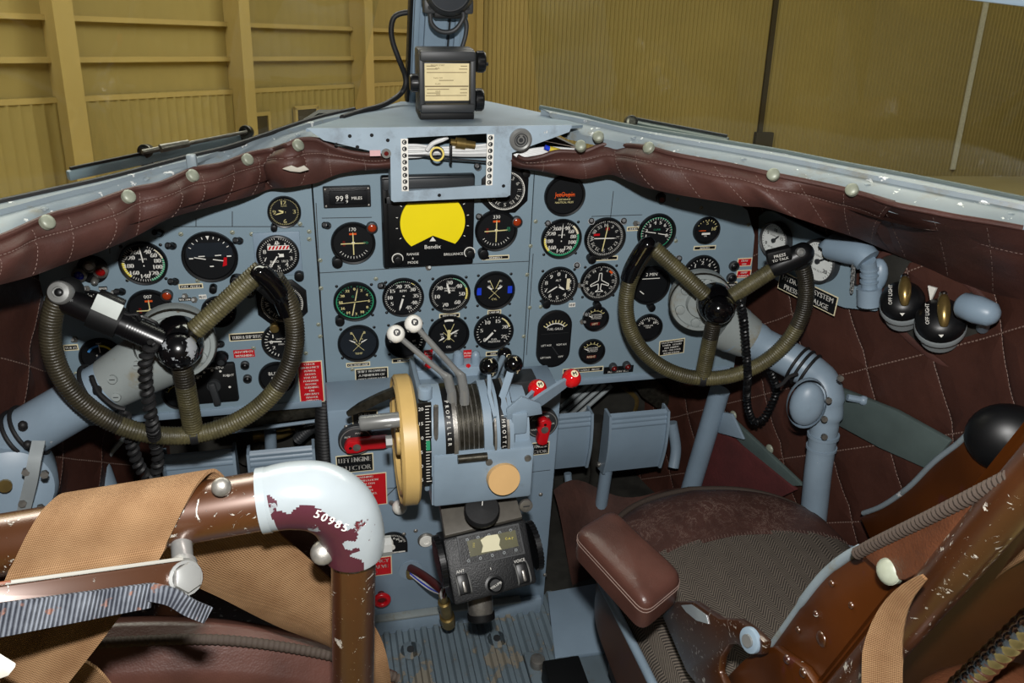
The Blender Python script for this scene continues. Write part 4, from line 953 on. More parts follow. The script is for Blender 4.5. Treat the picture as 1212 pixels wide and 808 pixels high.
# magnetic compass on the post, only its underside in frame
p = WY(531, -14, 1.60); M = frame(p, (0, -1, .05)); r = .046
t = thing('magnetic_compass', p, 'dark round compass with bracket ears on the centre post at top', 'compass')
m = MB('dark_grey'); m.lathe(M, [(1e-5, -.045), (r*.9, -.045), (r, -.02), (r, .01), (r*.86, .018), (r*.82, .008), (1e-5, .008)], 36); m.build('body', t)
m = MB('dial_smoke'); m.disc(T(M, 0, 0, .0085), r*.8); m.build('face', t)
m = MB('dark_grey')
for s in (-1, 1): m.box(T(M, s*.034, -.030, -.02), .022, .026, .024, .004); m.disc(T(M, s*.034, -.032, .0045), .004, 'black_matte')
m.box(T(M, 0, -.0, -.035), .09, .07, .014, .004); m.build('bracket', t)
m = MB('black_matte'); m.box(T(M, 0, -.045, -.03), .052, .012, .03, .003); m.build('lamp_cover', t)
def hose(name, pts, r, mat, label, cat, Y=1.62, rings=0):
    P = cr([WY(q[0], q[1], q[2] if len(q) > 2 else Y) for q in pts], 10); m = MB(mat); m.tube(P, r, 10)
    return tag(m.build(name), label, cat)
hose('cable', [(509, 16), (511, 28), (519, 36), (530, 38), (540, 34), (548, 22), (548, 14)], .0042, 'dark_grey', 'short looped cable hanging under the magnetic compass', 'cable', 1.585)
hose('cable', [(547, 16), (552, 28), (551, 42), (546, 60), (545, 72)], .0042, 'dark_grey', 'thin cable from compass down behind the checklist holder', 'cable', 1.60)
hose('hose', [(493, 17, 1.70), (480, 15, 1.70), (467, 20, 1.70), (463, 34, 1.70), (465, 50, 1.70), (472, 70, 1.70), (479, 88, 1.71), (480, 100, 1.71), (474, 111, 1.71), (460, 121, 1.68), (445, 127, 1.65), (425, 132, 1.62), (405, 139, 1.55)], .0052, 'rubber', 'black hose curving along left windscreen edge to the shelf', 'hose')
# windscreen wipers
def wiper(lbl, bar, link, piv, z):
    a, b_ = WZ(*bar[0], z), WZ(*bar[1], z); t = thing('windscreen_wiper', b_, lbl, 'windscreen wiper'); d = b_-a
    m = MB('dark_steel'); M = frame_uv((a+b_)/2, d, (0, 0, 1)); m.box(T(M, 0, 0, -.006), d.length, .016, .012 if z < 1.09 else .024, .003, 'green_grey' if z > 1.09 else 'grey_paint'); m.box(T(M, 0, .010, -.003), d.length*.96, .005, .005, 0, 'rubber'); m.build('blade', t)
    if link:
        p, q = WZ(*link[0], z+.02), WZ(*link[1], z+.02); m = MB('steel_worn'); m.tube([p, lerp(p, q, .15), lerp(p, q, .16), lerp(p, q, .42), lerp(p, q, .43), q], [.004, .004, .007, .006, .003, .003], 10); m.build('link_rod', t)
    for (u, v) in piv:
        p = WZ(u, v, z+.012); m = MB('dark_steel'); Mk = frame(p, (-.2, -1, .3)); m.cyl(T(Mk, 0, 0, -.012), .012, .02, 16, None, None, .003); m.cyl(T(Mk, 0, 0, .008), .006, .006, 8); m.boxw(p-V((.010, .004, .03)), p+V((.010, .012, 0)), .002); m.build('pivot', t)
wiper('silver linkage windscreen wiper outside the left windscreen', ((80, 208), (284, 164)), ((168, 180), (292, 156)), ((172, 179), (291, 156)), 1.06)
wiper('dark windscreen wiper arm outside the right windscreen', ((743, 145), (862, 168)), None, ((747, 144),), 1.10)
m = MB('worn_sill'); p = WZ(227, 191, 1.09); m.boxw(p-V((.008, .006, .03)), p+V((.008, .006, .012)), .004); tag(m.build('sill_lug'), 'small grey lug on the left window sill', 'lug')
# ================================================================== crash pads
def pad(label, Tpx, Lpx, zt, snaps, tear=None, sgn=1, onwall=None):
    n = 150
    TT = resample([(WY(q[0], q[1], q[2]) if len(q) > 2 else WZ(q[0], q[1], zt)) for q in Tpx], n)
    def yat(x):
        for a, b_ in zip(TT, TT[1:]):
            if (a.x-x)*(b_.x-x) <= 0 and abs(a.x-b_.x) > 1e-9: return lerp(a.y, b_.y, (x-a.x)/(b_.x-a.x))
        return TT[0].y if abs(x-TT[0].x) < abs(x-TT[-1].x) else TT[-1].y
    LL = []
    for u, v in Lpx:
        y = 1.3
        for _ in range(12): p = WY(u, v, y); y = .5*y+.5*(yat(p.x)-.012)
        q = WY(u, v, y)
        if onwall and u > onwall[0]: q = lerp(q, RW(u, v, .008), min(1, (u-onwall[0])/(onwall[1]-onwall[0])))
        LL.append(q)
    LL = resample(LL, n)
    rng = random.Random(3); ph = [rng.uniform(0, 6) for _ in range(6)]
    t = thing('crash_pad', TT[n//2], label, 'crash pad')
    out = []
    for i in range(n+1):
        a, b_ = TT[i], LL[i]; tg = (TT[min(i+1, n)]-TT[max(i-1, 0)]).normalized(); o = tg.cross(V((0, 0, 1))); o = o if o.y < 0 else -o
        s = i*.0075; w = .004*math.sin(s*23+ph[0])+.003*math.sin(s*51+ph[1])
        out.append((a, b_, o, w))
    def f(u, v):
        a, b_, o, w = out[round(u*n)]; s = u*n
        if v <= .75:
            k = v/.75; p = lerp(a, b_, k); bul = math.sin(pi*min(1, k*1.02))**.7*.020
            bul *= 1 if sgn < 0 else 1-.8*min(1, max(0, (u-.62)/.25))
            bul -= .004*math.exp(-((k-.34)/.05)**2)          # stitched groove
            bul += w*math.sin(pi*k)
            return p+o*bul+V((0, 0, .006*math.sin(pi*k)))
        k = (v-.75)/.25; return lerp(b_, a, k)-o*.012*math.sin(pi*k)+V((0, 0, -.004))*math.sin(pi*k)
    m = MB('leather'); m.grid(f, n, 28, None, None, True); m.build('cover', t, 60)
    # stitching lines
    m = MB('thread')
    def stitch(k, i0, i1, d=.0012):
        for i in range(i0, i1):
            for s in (0, .5):
                p = f((i+s*.99)/n, k); q = f(min(n, i+1)/n, k) if s else p
            a_, o_ = f(i/n, k), out[i][2]; b2 = f((i+1)/n, k); a1 = lerp(a_, b2, .15)+o_*.0012+V((0, 0, .001)); b1 = lerp(a_, b2, .75)+o_*.0012+V((0, 0, .001))
            m.tube([a1, b1], .0006, 4)
    stitch(.25, 4, n-2)
    for j in range(9, n-3, 11):
        for k in range(1, 24):
            if k % 2 == 0: continue
            v0, v1 = .02+k*.029, .02+(k+1)*.029
            if v1 > .72: break
            o_ = out[j][2]; m.tube([f(j/n, v0)+o_*.0012, f(j/n, v1)+o_*.0012], .0005, 4)
    m.build('stitching', t)
    m = MB('leather'); m.tube([f(i/n, .005)+V((0, 0, .003)) for i in range(2, n-1)], .0042, 8); m.build('piping', t)
    for (u, v) in snaps:
        best = min(range(n+1), key=lambda i: (W(f(i/n, .05))[0]-u)**2); a, b_, o, w = out[best]
        p = WY(u, v, f(best/n, .07).y-.012); Mk = frame(p, o+V((0, 0, .7))); m = MB('snap'); m.dome(Mk, .0100, .0045, 18); m.cyl(T(Mk, 0, 0, -.006), .0095, .007, 18); m.build('snap_button', t)
    return t
pad('brown leather crash pad over the left panel with five snap buttons and a torn end', [(-60, 302)]+PL[1:-2]+[(340, 173, 1.42), (354, 167, 1.435), (375, 167, 1.445), (392, 175, 1.445), (415, 182, 1.445), (440, 185, 1.445), (463, 184, 1.445)],
    [(-60, 352), (0, 337), (40, 326), (75, 313), (120, 297), (160, 280), (200, 259), (240, 247), (282, 236), (303, 230), (319, 224), (340, 222), (360, 219), (376, 216), (390, 210), (405, 205), (430, 202), (466, 200)], 1.077, [(57, 262), (153, 232), (229, 207), (294, 188), (354, 171)], None, -1)
pad('brown leather crash pad over the right panel bunched up at the shelf end', [(606, 182, 1.44), (620, 190, 1.44), (640, 187, 1.44), (660, 181, 1.435), (690, 181, 1.43), (715, 172, 1.42), (735, 173, 1.405)]+PR[2:8]+[(1030, 234), (1060, 244), (1100, 252), (1130, 258), (1180, 266), (1222, 274)],
    [(600, 194), (612, 199), (640, 203), (665, 208), (690, 212), (712, 208), (725, 207), (745, 215), (765, 222), (800, 230), (830, 235), (860, 240), (880, 244), (905, 246), (940, 257), (985, 272), (1020, 284), (1050, 297), (1090, 314), (1130, 332), (1175, 348), (1222, 366)], 1.109, [(767, 174), (915, 206), (1008, 224)], None, 1, (960, 1060))
for (u, v, z, lb) in ((708, 161, 1.115, 'olive snap stud on the sill above the bunched right pad'), (687, 172, 1.10, 'olive snap stud on the bunched leather near the shelf')):
    p = WZ(u, v, z); Mk = frame(p, (-.4, -.7, .6)); m = MB('snap'); m.dome(Mk, .0100, .005, 18); m.cyl(T(Mk, 0, 0, -.008), .0095, .009, 18); tag(m.build('snap_stud'), lb, 'snap')
simple('padding', 'b9b4a8', .8)
m = MB('padding'); m.prism([WY(u, v, 1.385) for u, v in ((334, 200), (345, 196), (352, 199), (360, 196), (366, 201), (355, 204), (344, 203))], (0, .004, 0), None, .0012); tag(m.build('torn_padding'), 'pale padding showing through a tear in the left crash pad', 'padding')
# ================================================================== right side wall fittings
pl = [(898, 256), (906, 250), (915, 250), (940, 263), (985, 285), (1004, 300), (1006, 338), (1030, 342), (1037, 350), (1036, 368), (1000, 364), (940, 344), (897, 318)]
t = thing('side_gauge_panel', RW(960, 310, .03), 'small grey side panel carrying two white faced gauges', 'instrument panel'); m = MB('panel_paint')
m.prism([RW(u, v, .03) for u, v in pl], RWn.normalized()*.006); m.build('plate', t); m = MB('dark_grey'); m.prism([RW(u, v, .023) for u, v in pl], RWn.normalized()*.02); m.build('backing_box', t)
def wgauge(u, v, D, lb, nd):
    M = frame(RW(u, v, .031), -RWn)
    t = thing('pressure_gauge', M.translation, lb, 'gauge', 'white faced hydraulic gauges'); R = D/2
    m = MB('dark_grey'); m.lathe(M, [(R, 0), (R, .016), (R*.94, .018), (R*.88, .016), (R*.87, .012)], 40); m.build('bezel', t)
    Md = T(M, 0, 0, .0125); m = MB('cream_dial'); m.disc(Md, R*.88, None, 0, 40)
    dial_ops(m, Md, R*.88, [('tick', -140, 140, 28, .84, .94, .025, 'dark_grey'), ('num', [(-120, '0'), (-60, '5'), (0, '10'), (60, '15'), (120, '20')], .66, .18, 'dark_grey'), ('text', 0, .3, .1, 'HYDRAULIC', 'dark_grey', .8), ('text', 0, -.45, .1, 'LBS PER SQ IN', 'dark_grey', .8)]); m.build('dial', t)
    m = MB(); needle(m, Md, R*.88, nd, .62, .10, .15, 'dark_grey', .002); m.cyl(Md, R*.12, .004, 14, 'dark_grey'); m.build('needle', t)
wgauge(921.5, 283.5, .078, 'white faced gauge nearest the panel, partly behind right wheel grip', 40)
wgauge(973.5, 308, .088, 'white faced gauge beside the grey pipe elbow', 55)
def onW(poly_c, w, h, lines, label, off=.034, rot=0):
    M = RZ(frame(RW(*poly_c, off), -RWn), rot); placard(0, 0, w, h, lines, 'black_plastic', 'white', label, None, 'ivory', M)
onW((955, 346), .15, .036, ['HYDRAULIC SYSTEM', 'PRESSURE GAUGE'], 'black placard HYDRAULIC SYSTEM PRESSURE GAUGE under white gauges', .037, 2)
# grey elbow pipe with chain
t = thing('drain_pipe', RW(1028, 350, .03), 'blue-grey pipe elbow with a small chain on the right wall', 'pipe')
P = [RW(984, 292, .065), RW(1000, 296, .065), RW(1018, 300, .062), RW(1027, 308, .06), RW(1029, 322, .05), RW(1029, 340, .045), RW(1029, 352, .04)]
m = MB('grey_paint_clean'); m.tube([P[0], P[0]+V((.0, .0, .0))]+cr(P[:4], 5), [.012]+[.024]*17, 18); m.build('cap_tube', t)
m = MB('grey_paint_clean'); m.tube(cr(P[3:6], 5), .014, 16); [m.tube([lerp(P[4], P[5], k), lerp(P[4], P[5], k+.14)], .0165, 16) for k in (-.3, .1, .5)]; m.build('neck', t)
m = MB('grey_paint_clean'); p = RW(1037, 326, .03); m.ball(None, 1, 18, None, frame(p, -RWn) @ Matrix.Diagonal((.022, .034, .016, 1))); m.build('flange', t)
m = MB('grey_paint'); m.tube([RW(1029, 340, .045), RW(1029, 360, .04)], .022, 16); m.build('base', t)
cb = RW(1011, 308, .075); ce = RW(1008, 346, .05)
for i in range(9):
    p = lerp(cb, ce, (i+.5)/9); m = MB('steel'); a = i % 2; e = V((.0035, 0, 0)) if a else V((0, .0035, 0)); d = V((0, 0, .006))
    m.tube([p+e*math.cos(q)+d*math.sin(q) for q in [2*pi*k/12 for k in range(12)]], .0011, 6, None, True); m.build('chain_link', t)
# oval recess
M = RZ(frame(RW(1108, 368, .004), -RWn), -13); m = MB('leather'); ring = []
m.grid(lambda u, v: M @ V((.150*math.cos(2*pi*u)*(1+.045*math.cos(2*pi*v)), .078*math.sin(2*pi*u)*(1+.09*math.cos(2*pi*v)), .005*math.sin(2*pi*v))), 60, 8, None, None, True)
m.poly(M, [(.150*math.cos(2*pi*i/40), .078*math.sin(2*pi*i/40)) for i in range(40)], 'dark_clutter', .001); struct(m.build('trim_oval_cutout'))
def domelamp(u, v, R, lb, wd):
    ax = V((-.50, -.36, .80)).normalized(); p = RW(u, v, .045); M = frame(p, ax, -CD)
    t = thing('cockpit_lamp', p, lb, 'lamp', 'black domed lamps in the oval cutout')
    m = MB('grey_paint'); m.lathe(M, [(1e-5, -.045), (R*.8, -.045), (R*.8, -.012), (R*1.02, -.012), (R*1.02, .0), (R*.98, .003), (R*.9, .003)], 32, 'tie_grey'); m.build('base_ring', t)
    m = MB('black_plastic'); m.lathe(M, [(R, .003), (R, .014), (R*.94, .022), (R*.6, .032), (1e-5, .034)], 32); m.build('dome', t)
    m = MB('white'); Mt = T(M, 0, -R*.8, .0238); m.text(Mt, 'OPEN', 0, .003, .007); m.poly(Mt, [(-.004, -.003), (.004, -.003), (0, -.009)]); m.text(RZ(T(M, -R*.52, .0, .0335), 90), wd, 0, 0, .006); m.build('lettering', t)
    m = MB('brass'); q = T(M, .004, .002, .032); d = [q @ V((0, y, z)) for y, z in ((R*.75, .010), (R*.62, .012), (R*.5, .014), (R*.1, .017), (-R*.2, .014), (-R*.55, .010), (-R*.66, .004))]; m.tube(d, [.004, .006, .0085, .0105, .0105, .008, .006], 14); m.ball(d[0], .007, 12, 'chrome'); m.build('brass_knob', t)
domelamp(1068, 360, .037, 'black domed lamp with brass knob, the one nearer the pipe elbow', 'OFF LIGHT')
domelamp(1113, 383, .040, 'black domed lamp with brass knob, the one nearer the grey lever', 'OFF LIGHT')
m = MB('grey_paint_clean'); a, b_ = RW(1134, 359, .07), RW(1182, 375, .07); ps = [lerp(a, b_, k) for k in (0, .03, .12, .5, .85, .96, 1)]; m.tube(ps, [.004, .015, .021, .023, .019, .011, .003], 16)
t = thing('lever', b_, 'rounded grey lever handle at right end of the oval cutout', 'lever'); m.build('grip', t); m = MB('grey_paint'); m.tube([lerp(a, b_, .72), RW(1163, 388, .01)], .010, 12); m.build('stem', t)
m = MB('white'); m.prism([RW(1098, 338, .045), RW(1108, 341, .045), RW(1101, 356, .045)], RWn*.004); tag(m.build('paint_tag'), 'pale triangular tab between the two domed lamps', 'tab')
# lower right wall: longeron, maroon panel, strut
m = MB('green_grey'); m.prism([RW(u, v, .02) for u, v in ((990, 458), (1060, 486), (1125, 522), (1098, 556), (1040, 530), (985, 500))], RWn*.012, None, .003); struct(m.build('trim_longeron'))
m = MB('rust_cloth'); simple('maroon_cloth', '4d1c1c', .85, var=.2, bump=.001, bs=120); m = MB('maroon_cloth'); m.prism([RW(u, v, .03) for u, v in ((838, 515), (850, 508), (868, 520), (942, 580), (880, 610), (800, 600))], RWn*.012, None, .004); tag(m.build('upholstery_patch'), 'dark maroon triangular fabric panel low on the right wall', 'panel')
m = MB('green_grey'); m.prism([RW(u, v, .025) for u, v in ((845, 492), (858, 488), (950, 575), (925, 575))], RWn*.01, None, .002); struct(m.build('trim_lining_edge'))
for (u, v, lb) in ((868, 491, 'upper snap stud on lower right wall lining behind the wheel'), (911, 531, 'lower snap stud on lower right wall lining near column base')):
    Mk = frame(RW(u, v, .012), -RWn); m = MB('snap'); m.dome(Mk, .011, .006, 16); tag(m.build('snap_stud'), lb, 'snap')
t = thing('brace_strut', RW(815, 590, .06), 'blue-grey diagonal brace strut right of the rudder pedals', 'strut')
m = MB('grey_paint_clean'); a, b_ = RW(852, 462, .05), RW(814, 590, .07); m.tube([a, b_], .024, 16); m.build('tube', t); m = MB('grey_paint'); m.prism([RW(u, v, .045) for u, v in ((846, 486), (866, 490), (880, 520), (850, 512))], RWn*.006, None, .001); m.build('gusset', t)
# left wall brace
t = thing('brace_strut', LW(120, 560, .06), 'blue-grey brace strut behind the left control column', 'strut'); m = MB('grey_paint'); a, b_ = WY(98, 505, 1.62), WY(132, 600, 1.55); m.tube([a, b_], .026, 14); m.build('tube', t)
for i, (u, v) in enumerate(((1175, 426),)):
    Mk = frame(RW(u, v, .010), -RWn); m = MB('snap'); m.dome(Mk, .008, .005, 14); tag(m.build('snap_stud'), 'tiny snap stud on quilted lining below the grey lever', 'snap')
# ================================================================== control wheels
def ridged(m, P, r, pitch, amp, mats, seg=12, step=4):
    L = [0]
    for a, b in zip(P, P[1:]): L.append(L[-1]+(b-a).length)
    n = int(L[-1]/pitch*step); Q = []; k = 0
    for i in range(n+1):
        t = L[-1]*i/n
        while k < len(P)-2 and L[k+1] < t: k += 1
        Q.append(lerp(P[k], P[k+1], (t-L[k])/max(1e-9, L[k+1]-L[k])))
    R = [r*(1+amp*math.sin(2*pi*i/step)) for i in range(n+1)]
    m.tube(Q, R, seg, None, False, True, [mats(i/n) for i in range(n+1)])
def coil(pts, R, r, pitch, mat, seg=6):
    P = resample(pts, 160); L = sum(((b-a).length for a, b in zip(P, P[1:])))
    turns = L/pitch; n = int(turns*11); Q = []; x = None
    for i in range(n+1):
        t = i/n*160; k = min(159, int(t)); p = lerp(P[k], P[k+1], t-k); d = (P[k+1]-P[k]).normalized()
        x = d.orthogonal().normalized() if x is None else (x-d*x.dot(d)).normalized()
        a = 2*pi*turns*i/n; Q.append(p+(x*math.cos(a)+d.cross(x)*math.sin(a))*R)
    m = MB(mat); m.tube(Q, r, seg); return m
WR, Wr = .17, .0148
def wheel(hub, Y, tp, ty, label, a0, a1, mats, spokes):
    tp, ty = math.radians(tp), math.radians(ty); n = V((math.sin(ty)*math.cos(tp), -math.cos(ty)*math.cos(tp), math.sin(tp)))
    h = WY(*hub, Y); c = h-n*.03; M = frame(c, n); H = frame(h, n)
    t = thing('control_wheel', c-V((0, 0, WR)), label, 'control wheel')
    at = lambda a, r=WR, z=0: M @ V((r*math.cos(math.radians(a)), r*math.sin(math.radians(a)), z))
    m = MB(); ridged(m, [at(a0+(a1-a0)*i/150) for i in range(151)], Wr, .0048, .045, mats); m.build('rim', t, 80)
    for a in spokes:
        m = MB(); ridged(m, [at(a, .018+(WR-.022)*i/20, .016*(1-i/20)) for i in range(21)], Wr*1.02, .0048, .045, lambda k, a=a: 'cord_dark' if (a == 270 and k < .35) else 'cord_green'); m.build('spoke', t, 80)
    m = MB('black_gloss'); m.lathe(T(H, 0, 0, -.045), [(1e-5, 0), (.034, 0), (.036, .02), (.034, .042), (.030, .05)], 32); m.lathe(T(H, 0, 0, -.004), [(.0315, -.01), (.0325, 0), (.030, .004)], 32, 'dark_grey'); m.ball(None, .028, 28, 'black_worn' if hub[0] < 400 else 'black_gloss', T(H, 0, 0, .006), (1, 1, .9)); m.build('hub', t)
    q = at(270, WR); m = MB('rubber'); 
    m.tube([at(268, WR), at(272, WR)], Wr*1.12, 14); m.build('rim_band', t)
    return t, M, H, at
tL, ML, HLf, atL = wheel((211, 413), 1.16, 1.0, 5.6, 'left control wheel bound in cord with black press-to-talk spoke', 150, 390, lambda k: 'cord_dark' if (k < .34 or k > .72) else 'cord_green', [38, 270])
def onrim(M, u, v, dz=0):
    r = ray(u, v); n = (M.to_3x3() @ V((0, 0, 1))); o = M.translation+n*dz; return C+r*((o-C).dot(n)/r.dot(n))
# left wheel: black spoke with clip, button and end caps
e = onrim(ML, 72, 352); h0 = HLf.translation
m = MB('black_satin'); m.tube([lerp(e, h0, .02), lerp(e, h0, .06), lerp(e, h0, .9)], [.015, .0185, .0175], 18)
for k in range(14): m.tube([lerp(e, h0, .55+.022*k), lerp(e, h0, .562+.022*k)], .0187, 14)
m.build('handle_spoke', tL)
d = (h0-e).normalized(); p = lerp(e, h0, .36); m = MB('black_matte'); m.tube([p-d*.018, p+d*.022], .0235, 20); m.build('clip_collar', tL)
Mc = frame_uv(onrim(ML, 128, 362, .028), d, ML.to_3x3() @ V((0, 1, 0))); m = MB('black_plastic'); m.box(T(Mc, 0, 0, -.012), .036, .030, .014, .002); o = m.build('microphone_clip', tL); m = MB('chrome'); m.box(T(Mc, 0, 0, .002), .037, .026, .003, .001, 'green_white'); m.build('metal_plate', o)['label'] = 'bright metal plate'
Mb = frame(onrim(ML, 70, 346, .016), V((-.05, -.85, .5))); m = MB('steel'); m.lathe(T(Mb, 0, 0, -.02), [(.016, 0), (.0165, .02), (.014, .024), (.008, .025), (.0075, .022), (1e-5, .022)], 28); o = m.build('talk_button', tL); m = MB('black_plastic'); m.dome(T(Mb, 0, 0, .002), .006, .003, 14); m.build('button_cap', o)
m = MB('black_matte'); m.ball(onrim(ML, 82, 344, -.012), .02, 18); m.build('button_housing', tL)
m = MB('black_gloss'); P = [onrim(ML, *q, z) for q, z in (((304, 314), .006), ((308, 322), .008), ((318, 331), .008), ((328, 343), .006), ((336, 358), .002), ((341, 370), 0))]; m.tube(cr(P, 6), [.004+.011*min(1, i/4) if i < 5 else .0155-.0012*(i > 20) for i in range(31)], 16); m.build('end_cap', tL)
m = MB('black_matte'); m.tube([onrim(ML, 312, 336, 0), onrim(ML, 330, 352, 0)], .014, 14); m.build('end_joint', tL)
m = MB('black_plastic'); m.tube(cr([onrim(ML, u, v, .02) for u, v in ((143, 368), (152, 372), (162, 372), (166, 378))], 5), .0028, 8); m.tube(cr([onrim(ML, u, v, .012) for u, v in ((157, 381), (164, 374), (176, 378), (186, 384), (180, 392))], 5), .0028, 8); m.build('clip_wire', tL)
tR, MR, HRf, atR = wheel((850, 365), 1.295, .6, -15, 'right control wheel bound in green cord with black grips', 142, 396, lambda k: 'cord_dark' if (k > .80 or k < .08) else 'cord_green', [142, 38, 270])
m = MB('black_gloss'); P = [onrim(MR, *q, z) for q, z in (((772, 282), .008), ((766, 290), .012), ((757, 302), .010), ((748, 318), .004), ((744, 330), 0))]; m.tube(cr(P, 6), [.006+.010*min(1, i/5) for i in range(25)], 16); m.build('end_cap', tR)
m = MB('chrome'); P = [onrim(MR, *q, .027) for q in ((765, 293), (752, 314))]; m.tube(P, .0016, 6); m.build('bright_strip', tR)
m = MB('black_plastic'); a, b_ = onrim(MR, 912, 318, .008), onrim(MR, 950, 300, .008); m.tube([a, lerp(a, b_, .3), b_], [.016, .021, .021], 16); m.ball(b_, .021, 16); m.build('switch_housing', tR)
m = MB('black_matte'); p = onrim(MR, 922, 302, .022); Mq = frame_uv(p, MR.to_3x3() @ V((1, .35, 0)), MR.to_3x3() @ V((-.35, 1, 0))); m.box(T(Mq, 0, 0, -.012), .044, .026, .02, .004); m.text(T(Mq, 0, 0, .0085), 'PRESS', 0, .003, .006, 'white'); m.text(T(Mq, 0, 0, .0085), 'TO TALK', 0, -.005, .005, 'white'); m.build('talk_switch', tR)
m = MB('steel'); Mk = frame(onrim(MR, 946, 298, .020), V((-.2, -.9, .3))); m.lathe(Mk, [(.008, 0), (.008, .010), (.005, .012), (.004, .008), (1e-5, .008)], 16); m.build('switch_button', tR)
m = MB('black_matte'); m.tube([atR(42, .17), atR(30, .172)], .017, 14); m.build('end_joint', tR)
# ================================================================== control columns
def flange(H, R, t, p):
    m = MB('casting'); F = Matrix.Translation(p-H.translation) @ H; m.lathe(F, [(1e-5, -.03), (R*.98, -.03), (R, -.02), (R, .002), (R*.96, .006), (R*.86, .006), (R*.84, .0), (R*.5, .0), (R*.45, .012), (1e-5, .012)], 40); m.build('gear_case', t)
    m = MB('dark_steel'); m.lathe(F, [(R*1.0, -.006), (R*1.03, .0), (R*1.0, .004)], 40); m.build('case_rim', t)
    for k in range(6):
        a = k*pi/3+.4; m = MB('casting'); m.cyl(T(F, R*.70*math.cos(a), R*.70*math.sin(a), 0), .0095, .006, 14, None, None, .001); m.build('bolt', t)
t = thing('control_column', WY(-10, 600, 1.26), 'left control column, thick blue-grey tube running to lower left', 'control column')
flange(HLf, .060, t, WY(208, 408, 1.235))
A, B_, C_ = WY(196, 416, 1.27), WY(110, 466, 1.26), WY(-10, 536, 1.25)
m = MB('grey_paint'); m.tube(cr([A, B_, C_], 8), [.050]*3+[.044]*2+[.041]*12, 28); m.build('tube', t)
m = MB('casting'); m.tube([A, lerp(A, B_, .45), lerp(A, B_, .75)], [.054, .047, .0425], 28); m.build('sleeve', t)
for k in (.30, .62):
    for s in (-1, 1): Mk = frame(lerp(A, B_, k)+V((.0, -.043, .008+s*.016)), (-.1, -1, .2)); m = MB('casting'); m.cyl(Mk, .007, .005, 12); m.line(T(Mk, 0, 0, .0053), -.004, 0, .004, 0, .0015, 'dark_grey'); m.build('sleeve_screw', t)
m = MB('grey_paint'); M = frame(WY(12, 576, 1.20), (.25, -.9, .25)); m.lathe(M, [(1e-5, -.10), (.055, -.10), (.066, -.07), (.068, 0), (.062, .014), (.04, .022), (1e-5, .024)], 36); m.build('elbow_casting', t)
m = MB('tie_grey'); P = [WY(46, 522, 1.17), WY(41, 545, 1.145), WY(36, 572, 1.14), WY(26, 612, 1.15)]; m.ribbon(cr(P, 6), V((1, 0, -.1)), .018, .004); m.build('strap', t)
for u, v in ((31, 557), (53, 560), (27, 594), (48, 600)): m = MB('steel_worn'); Mk = frame(WY(u, v, 1.145), (.2, -1, .25)); m.cyl(Mk, .006, .008, 6); m.build('bolt', t)
Mk = frame(WY(6, 574, 1.165), (.25, -.9, .25)); m = MB('brass'); m.cyl(Mk, .010, .006, 12); m.build('plug', t)
def band(p, d, R, r, label, knot=None, mat='rubber'):
    x = d.orthogonal().normalized(); y = d.cross(x); m = MB(mat); m.tube([p+(x*math.cos(a)+y*math.sin(a))*(R+r*.6) for a in [2*pi*k/40 for k in range(40)]], r, 8, None, True)
    if knot: m.ball(knot, r*2.0, 10)
    return tag(m.build('cable_tie'), label, 'cable tie')
d = (C_-B_).normalized()
band(lerp(A, B_, .92), d, .0425, .0035, 'single black band round left column nearest the wheel', WY(115, 461, 1.205))
band(lerp(B_, C_, .62), d, .041, .0035, 'upper of the two black bands round left column far end', WY(27, 503, 1.195)); band(lerp(B_, C_, .70), d, .041, .0035, 'lower of the two black bands round left column far end', WY(33, 526, 1.19))
m = MB('rubber'); m.tube(cr([WY(u, v, 1.2) for u, v in ((108, 445), (112, 455), (118, 466), (135, 480), (148, 484))], 5), .004, 8); tag(m.build('cable'), 'black cable lying along the left column tube', 'cable')
t = thing('control_column', WY(968, 590, 1.20), 'right control column, blue-grey tube bending down to the floor', 'control column')
flange(HRf, .062, t, WY(830, 358, 1.38))
P = [WY(852, 380, 1.38), WY(895, 405, 1.35), WY(940, 428, 1.30), WY(966, 445, 1.26), WY(976, 462, 1.235), WY(978, 485, 1.22), WY(975, 510, 1.21), WY(968, 560, 1.20), WY(962, 620, 1.20)]
m = MB('grey_paint'); m.tube(cr(P, 6), [.050]*4+[.040]*3+[.036]*8+[.034]*4+[.035]*9+[.032]*5+[.027]*16, 26); m.build('tube', t)
m = MB('casting'); m.tube([P[0], lerp(P[0], P[1], .5), lerp(P[0], P[1], .8)], [.056, .048, .043], 26); m.build('sleeve', t)
m = MB('grey_paint'); m.ball(None, 1, 24, None, frame(WY(955, 478, 1.20), (-.4, -1, .1)) @ Matrix.Diagonal((.032, .046, .022, 1))); m.lathe(frame(WY(955, 478, 1.195), (-.4, -1, .1)) @ Matrix.Diagonal((.036, .052, 1, 1)), [(1, -.01), (1.02, -.004), (1, .002)], 30); m.build('bulged_cover', t)
d = (P[7]-P[6]).normalized()
m = MB('grey_paint'); m.tube([lerp(P[6], P[7], .05), lerp(P[6], P[7], .12)], .031, 22); m.tube([lerp(P[6], P[7], .35), lerp(P[6], P[7], .40)], .030, 22); m.build('clamp_ring', t)
for u, v in ((994, 447), (980, 473), (975, 495), (975, 516)): m = MB('steel_worn'); Mk = frame(WY(u, v, 1.175), (-.2, -1, .2)); m.cyl(Mk, .006, .006, 8); m.build('bolt', t)
m = MB('grey_paint'); p = WY(1003, 470, 1.21); m.tube([p, p+V((.03, -.01, -.004))], .007, 8); m.ball(p+V((.03, -.01, -.004)), .010, 10); m.build('grease_nipple', t)
dd = (P[2]-P[1]).normalized()
for k, nm in ((.25, 'first'), (.5, 'middle'), (.78, 'last')): band(lerp(P[2], P[3], k-.1), (P[3]-P[2]).normalized(), .0355, .0032, nm+' of three black bands round right column counting from the wheel')
